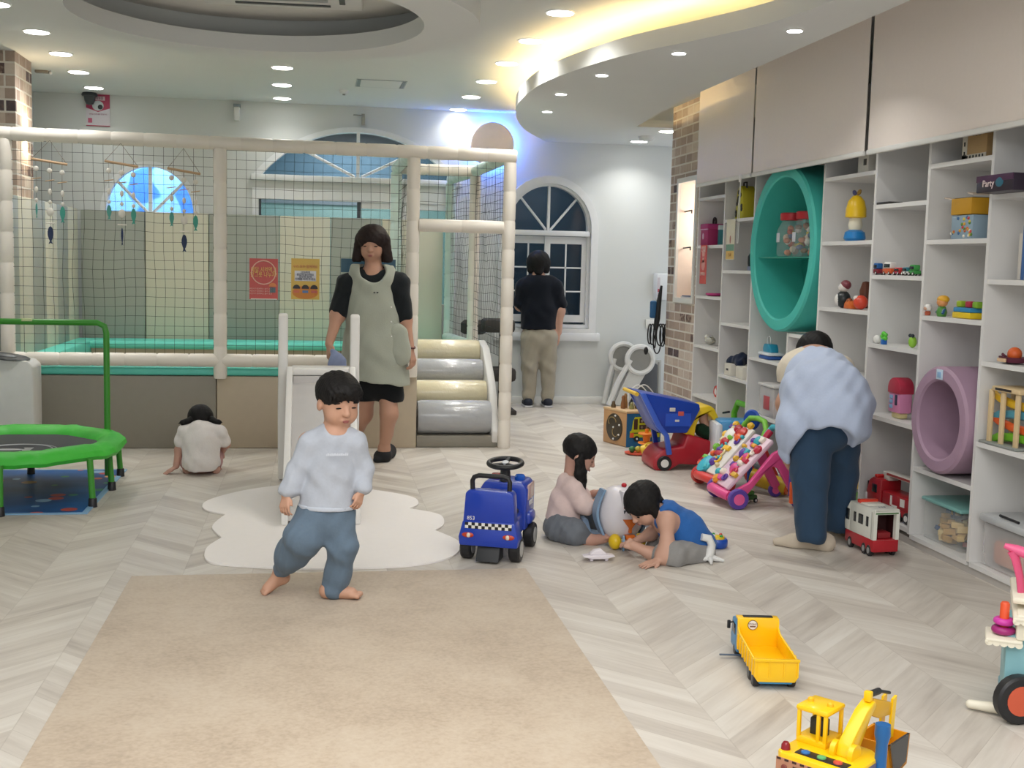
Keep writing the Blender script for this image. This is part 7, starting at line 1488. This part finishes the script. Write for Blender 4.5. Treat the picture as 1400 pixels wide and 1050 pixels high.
for i in range(34):
    c = ['#d8b878', '#c9a05f', '#8a3a3a', '#3a5a8a', '#e0c890', '#b8904f', '#d9b46a'][i % 7]; s_ = rr.uniform(.015, .026); mb = MB(); Mx = Matrix.Translation((3.04+rr.uniform(-.045, .12), cy+rr.uniform(-.14, .13), .075+.0035*i)) @ Matrix.Rotation(rr.uniform(0, 3), 4, 'Z') @ Matrix.Rotation(rr.uniform(-.4, .4), 4, 'X')
    mb.box(-s_, s_, -s_*1.4, s_*1.4, -s_*.7, s_*.7, hx(c, .5), M=Mx, r=.003); o = mb.build('building_block'); recenter(o); tag(o, ('wooden' if i % 7 in (0, 1, 4, 5, 6) else 'red' if i % 7 == 2 else 'blue')+' building block inside the clear container with teal lid', 'building block', 'blocks in the clear container, '+('wooden' if i % 7 in (0, 1, 4, 5, 6) else 'red' if i % 7 == 2 else 'blue'))
# column 7
t = sh_thing('board_game_box', 'dark purple board game box with white lettering sticking out of the shelf', 'board game', 1372, 1.695, X=2.90); pbox(t, 'box', -.06, .16, -.16, .115, 0, .072, hx('#2c2030', .35), r=.003); mb = MB(); mb.box(-.062, -.059, -.16, .115, .045, .072, hx('#4a2448', .35)); mb.ell((-.061, -.06, .04), (.002, .03, .022), hx('#2f6a80'), 12); mb.build('cover_art', t)
TXT('Party', .042, hx('#e8d4d4'), ff((-.063, .02, .036)), t)
t0 = None
for k, (w_, h_, c) in enumerate(((.02, .20, '#c9c4bc'), (.025, .235, '#3c66a0'), (.022, .20, '#d4d0ca'), (.02, .21, '#cfc6c0'), (.02, .2, '#c0b8b0'))):
    t = thing('book', 'book standing on the shelf at the right edge, '+['leftmost and shortest', 'tall blue one second from left', 'white one third from left', 'fourth from left', 'last one at the picture edge'][k], 'book', (2.99, ys_at(1391, 2.99, 1.4)-.026*k-.012, 1.336), 0, 'books at the right edge of the shelf')
    pbox(t, 'cover', 0, .15, -.0115, .0115, 0, h_, hx(c, .5), r=.002); pbox(t, 'pages', .004, .152, -.008, .008, .003, h_+.0005, hx('#e6e2d8', .7), r=0)
t = sh_thing('toy_dish', 'maroon leaf shaped toy dish on the shelf at the right', 'toy dish', 1385, .961, X=2.99); mb = MB(); mb.lathe([(.02, 0), (.05, .008), (.058, .03), (.05, .026)], hx('#5c1c34', .4), 24, sy=1.25); mb.build('dish', t); mb = MB(); mb.cyl((0, .06, .026), (0, .085, .036), .006, hx('#5c1c34', .4), n=8); mb.build('handle', t); pbox(t, 'label', -.06, -.052, -.03, .03, .008, .024, hx('#d8b894'), r=.002)
mb = MB(); mb.ell((0, 0, .03), .031, hx('#d8622a', .45), 18); o = mb.build('toy_orange'); o.location = (2.99, ys_at(1387, 2.99, 1.0), .985); tag(o, 'round toy orange sitting in the maroon dish', 'toy food')
t = sh_thing('marble_ramp', 'wooden toy ramp tower with yellow, blue, orange and green tracks', 'toy ramp', 1372, .598, X=2.98); wd = hx('#d8bf94', .5); pbox(t, 'base', -.05, .10, -.16, .12, 0, .012, hx('#8f938f', .5), r=.003)
for y in (-.13, -.02, .07): mb = MB(); mb.box(-.035, -.022, y-.014, y+.014, .01, .24, wd, r=.003); mb.build('post', t)
for y in (-.13, .07): mb = MB(); mb.box(.07, .083, y-.014, y+.014, .01, .24, wd, r=.003); mb.build('post', t)
mb = MB(); mb.box(-.045, .09, -.16, .05, .24, .262, wd, r=.006); mb.build('top_board', t); mb = MB(); mb.box(-.0465, -.044, -.1, .02, .246, .256, hx('#2a2420')); mb.build('printed_name', t)
for k, (z, c) in enumerate(((.195, '#e0b424'), (.14, '#4f9ab0'), (.095, '#e2622a'), (.04, '#6fb52a'))): s_ = (.03 if k % 2 == 0 else -.025); mb = MB(); mb.tube([(0, .115 if k % 2 == 0 else .09, z+s_), (.0, .05, z+s_*.3), (0, -.05, z-s_*.2), (0, -.15, z-s_*.35)], .012, hx(c, .4), 8, flat=1.6, up=(0, 0, 1)); mb.build('track', t)
t = sh_thing('storage_tub', 'clear tub with grey lid and orange contents low in the rightmost column', 'storage box', 1385, .046, X=3.02); pbox(t, 'tub', -.06, .2, -.16, .16, 0, .2, mat('tub_clear3', (.8, .8, .8), .2, alpha=.35), r=.015); pbox(t, 'lid', -.075, .21, -.175, .175, .2, .235, hx('#b5b8ba', .3), r=.01); pbox(t, 'contents', -.03, .17, -.13, .13, .01, .13, hx('#d08a70', .6), r=.03)
mb = MB(); mb.cyl((0, -.07, .006), (0, .07, .008), .006, M_BLACK, n=8); o = mb.build('marker_pen'); o.location = (2.98, ys_at(1380, 2.98, .3), .293); tag(o, 'thin black pen lying on the grey lid of the tub', 'pen')
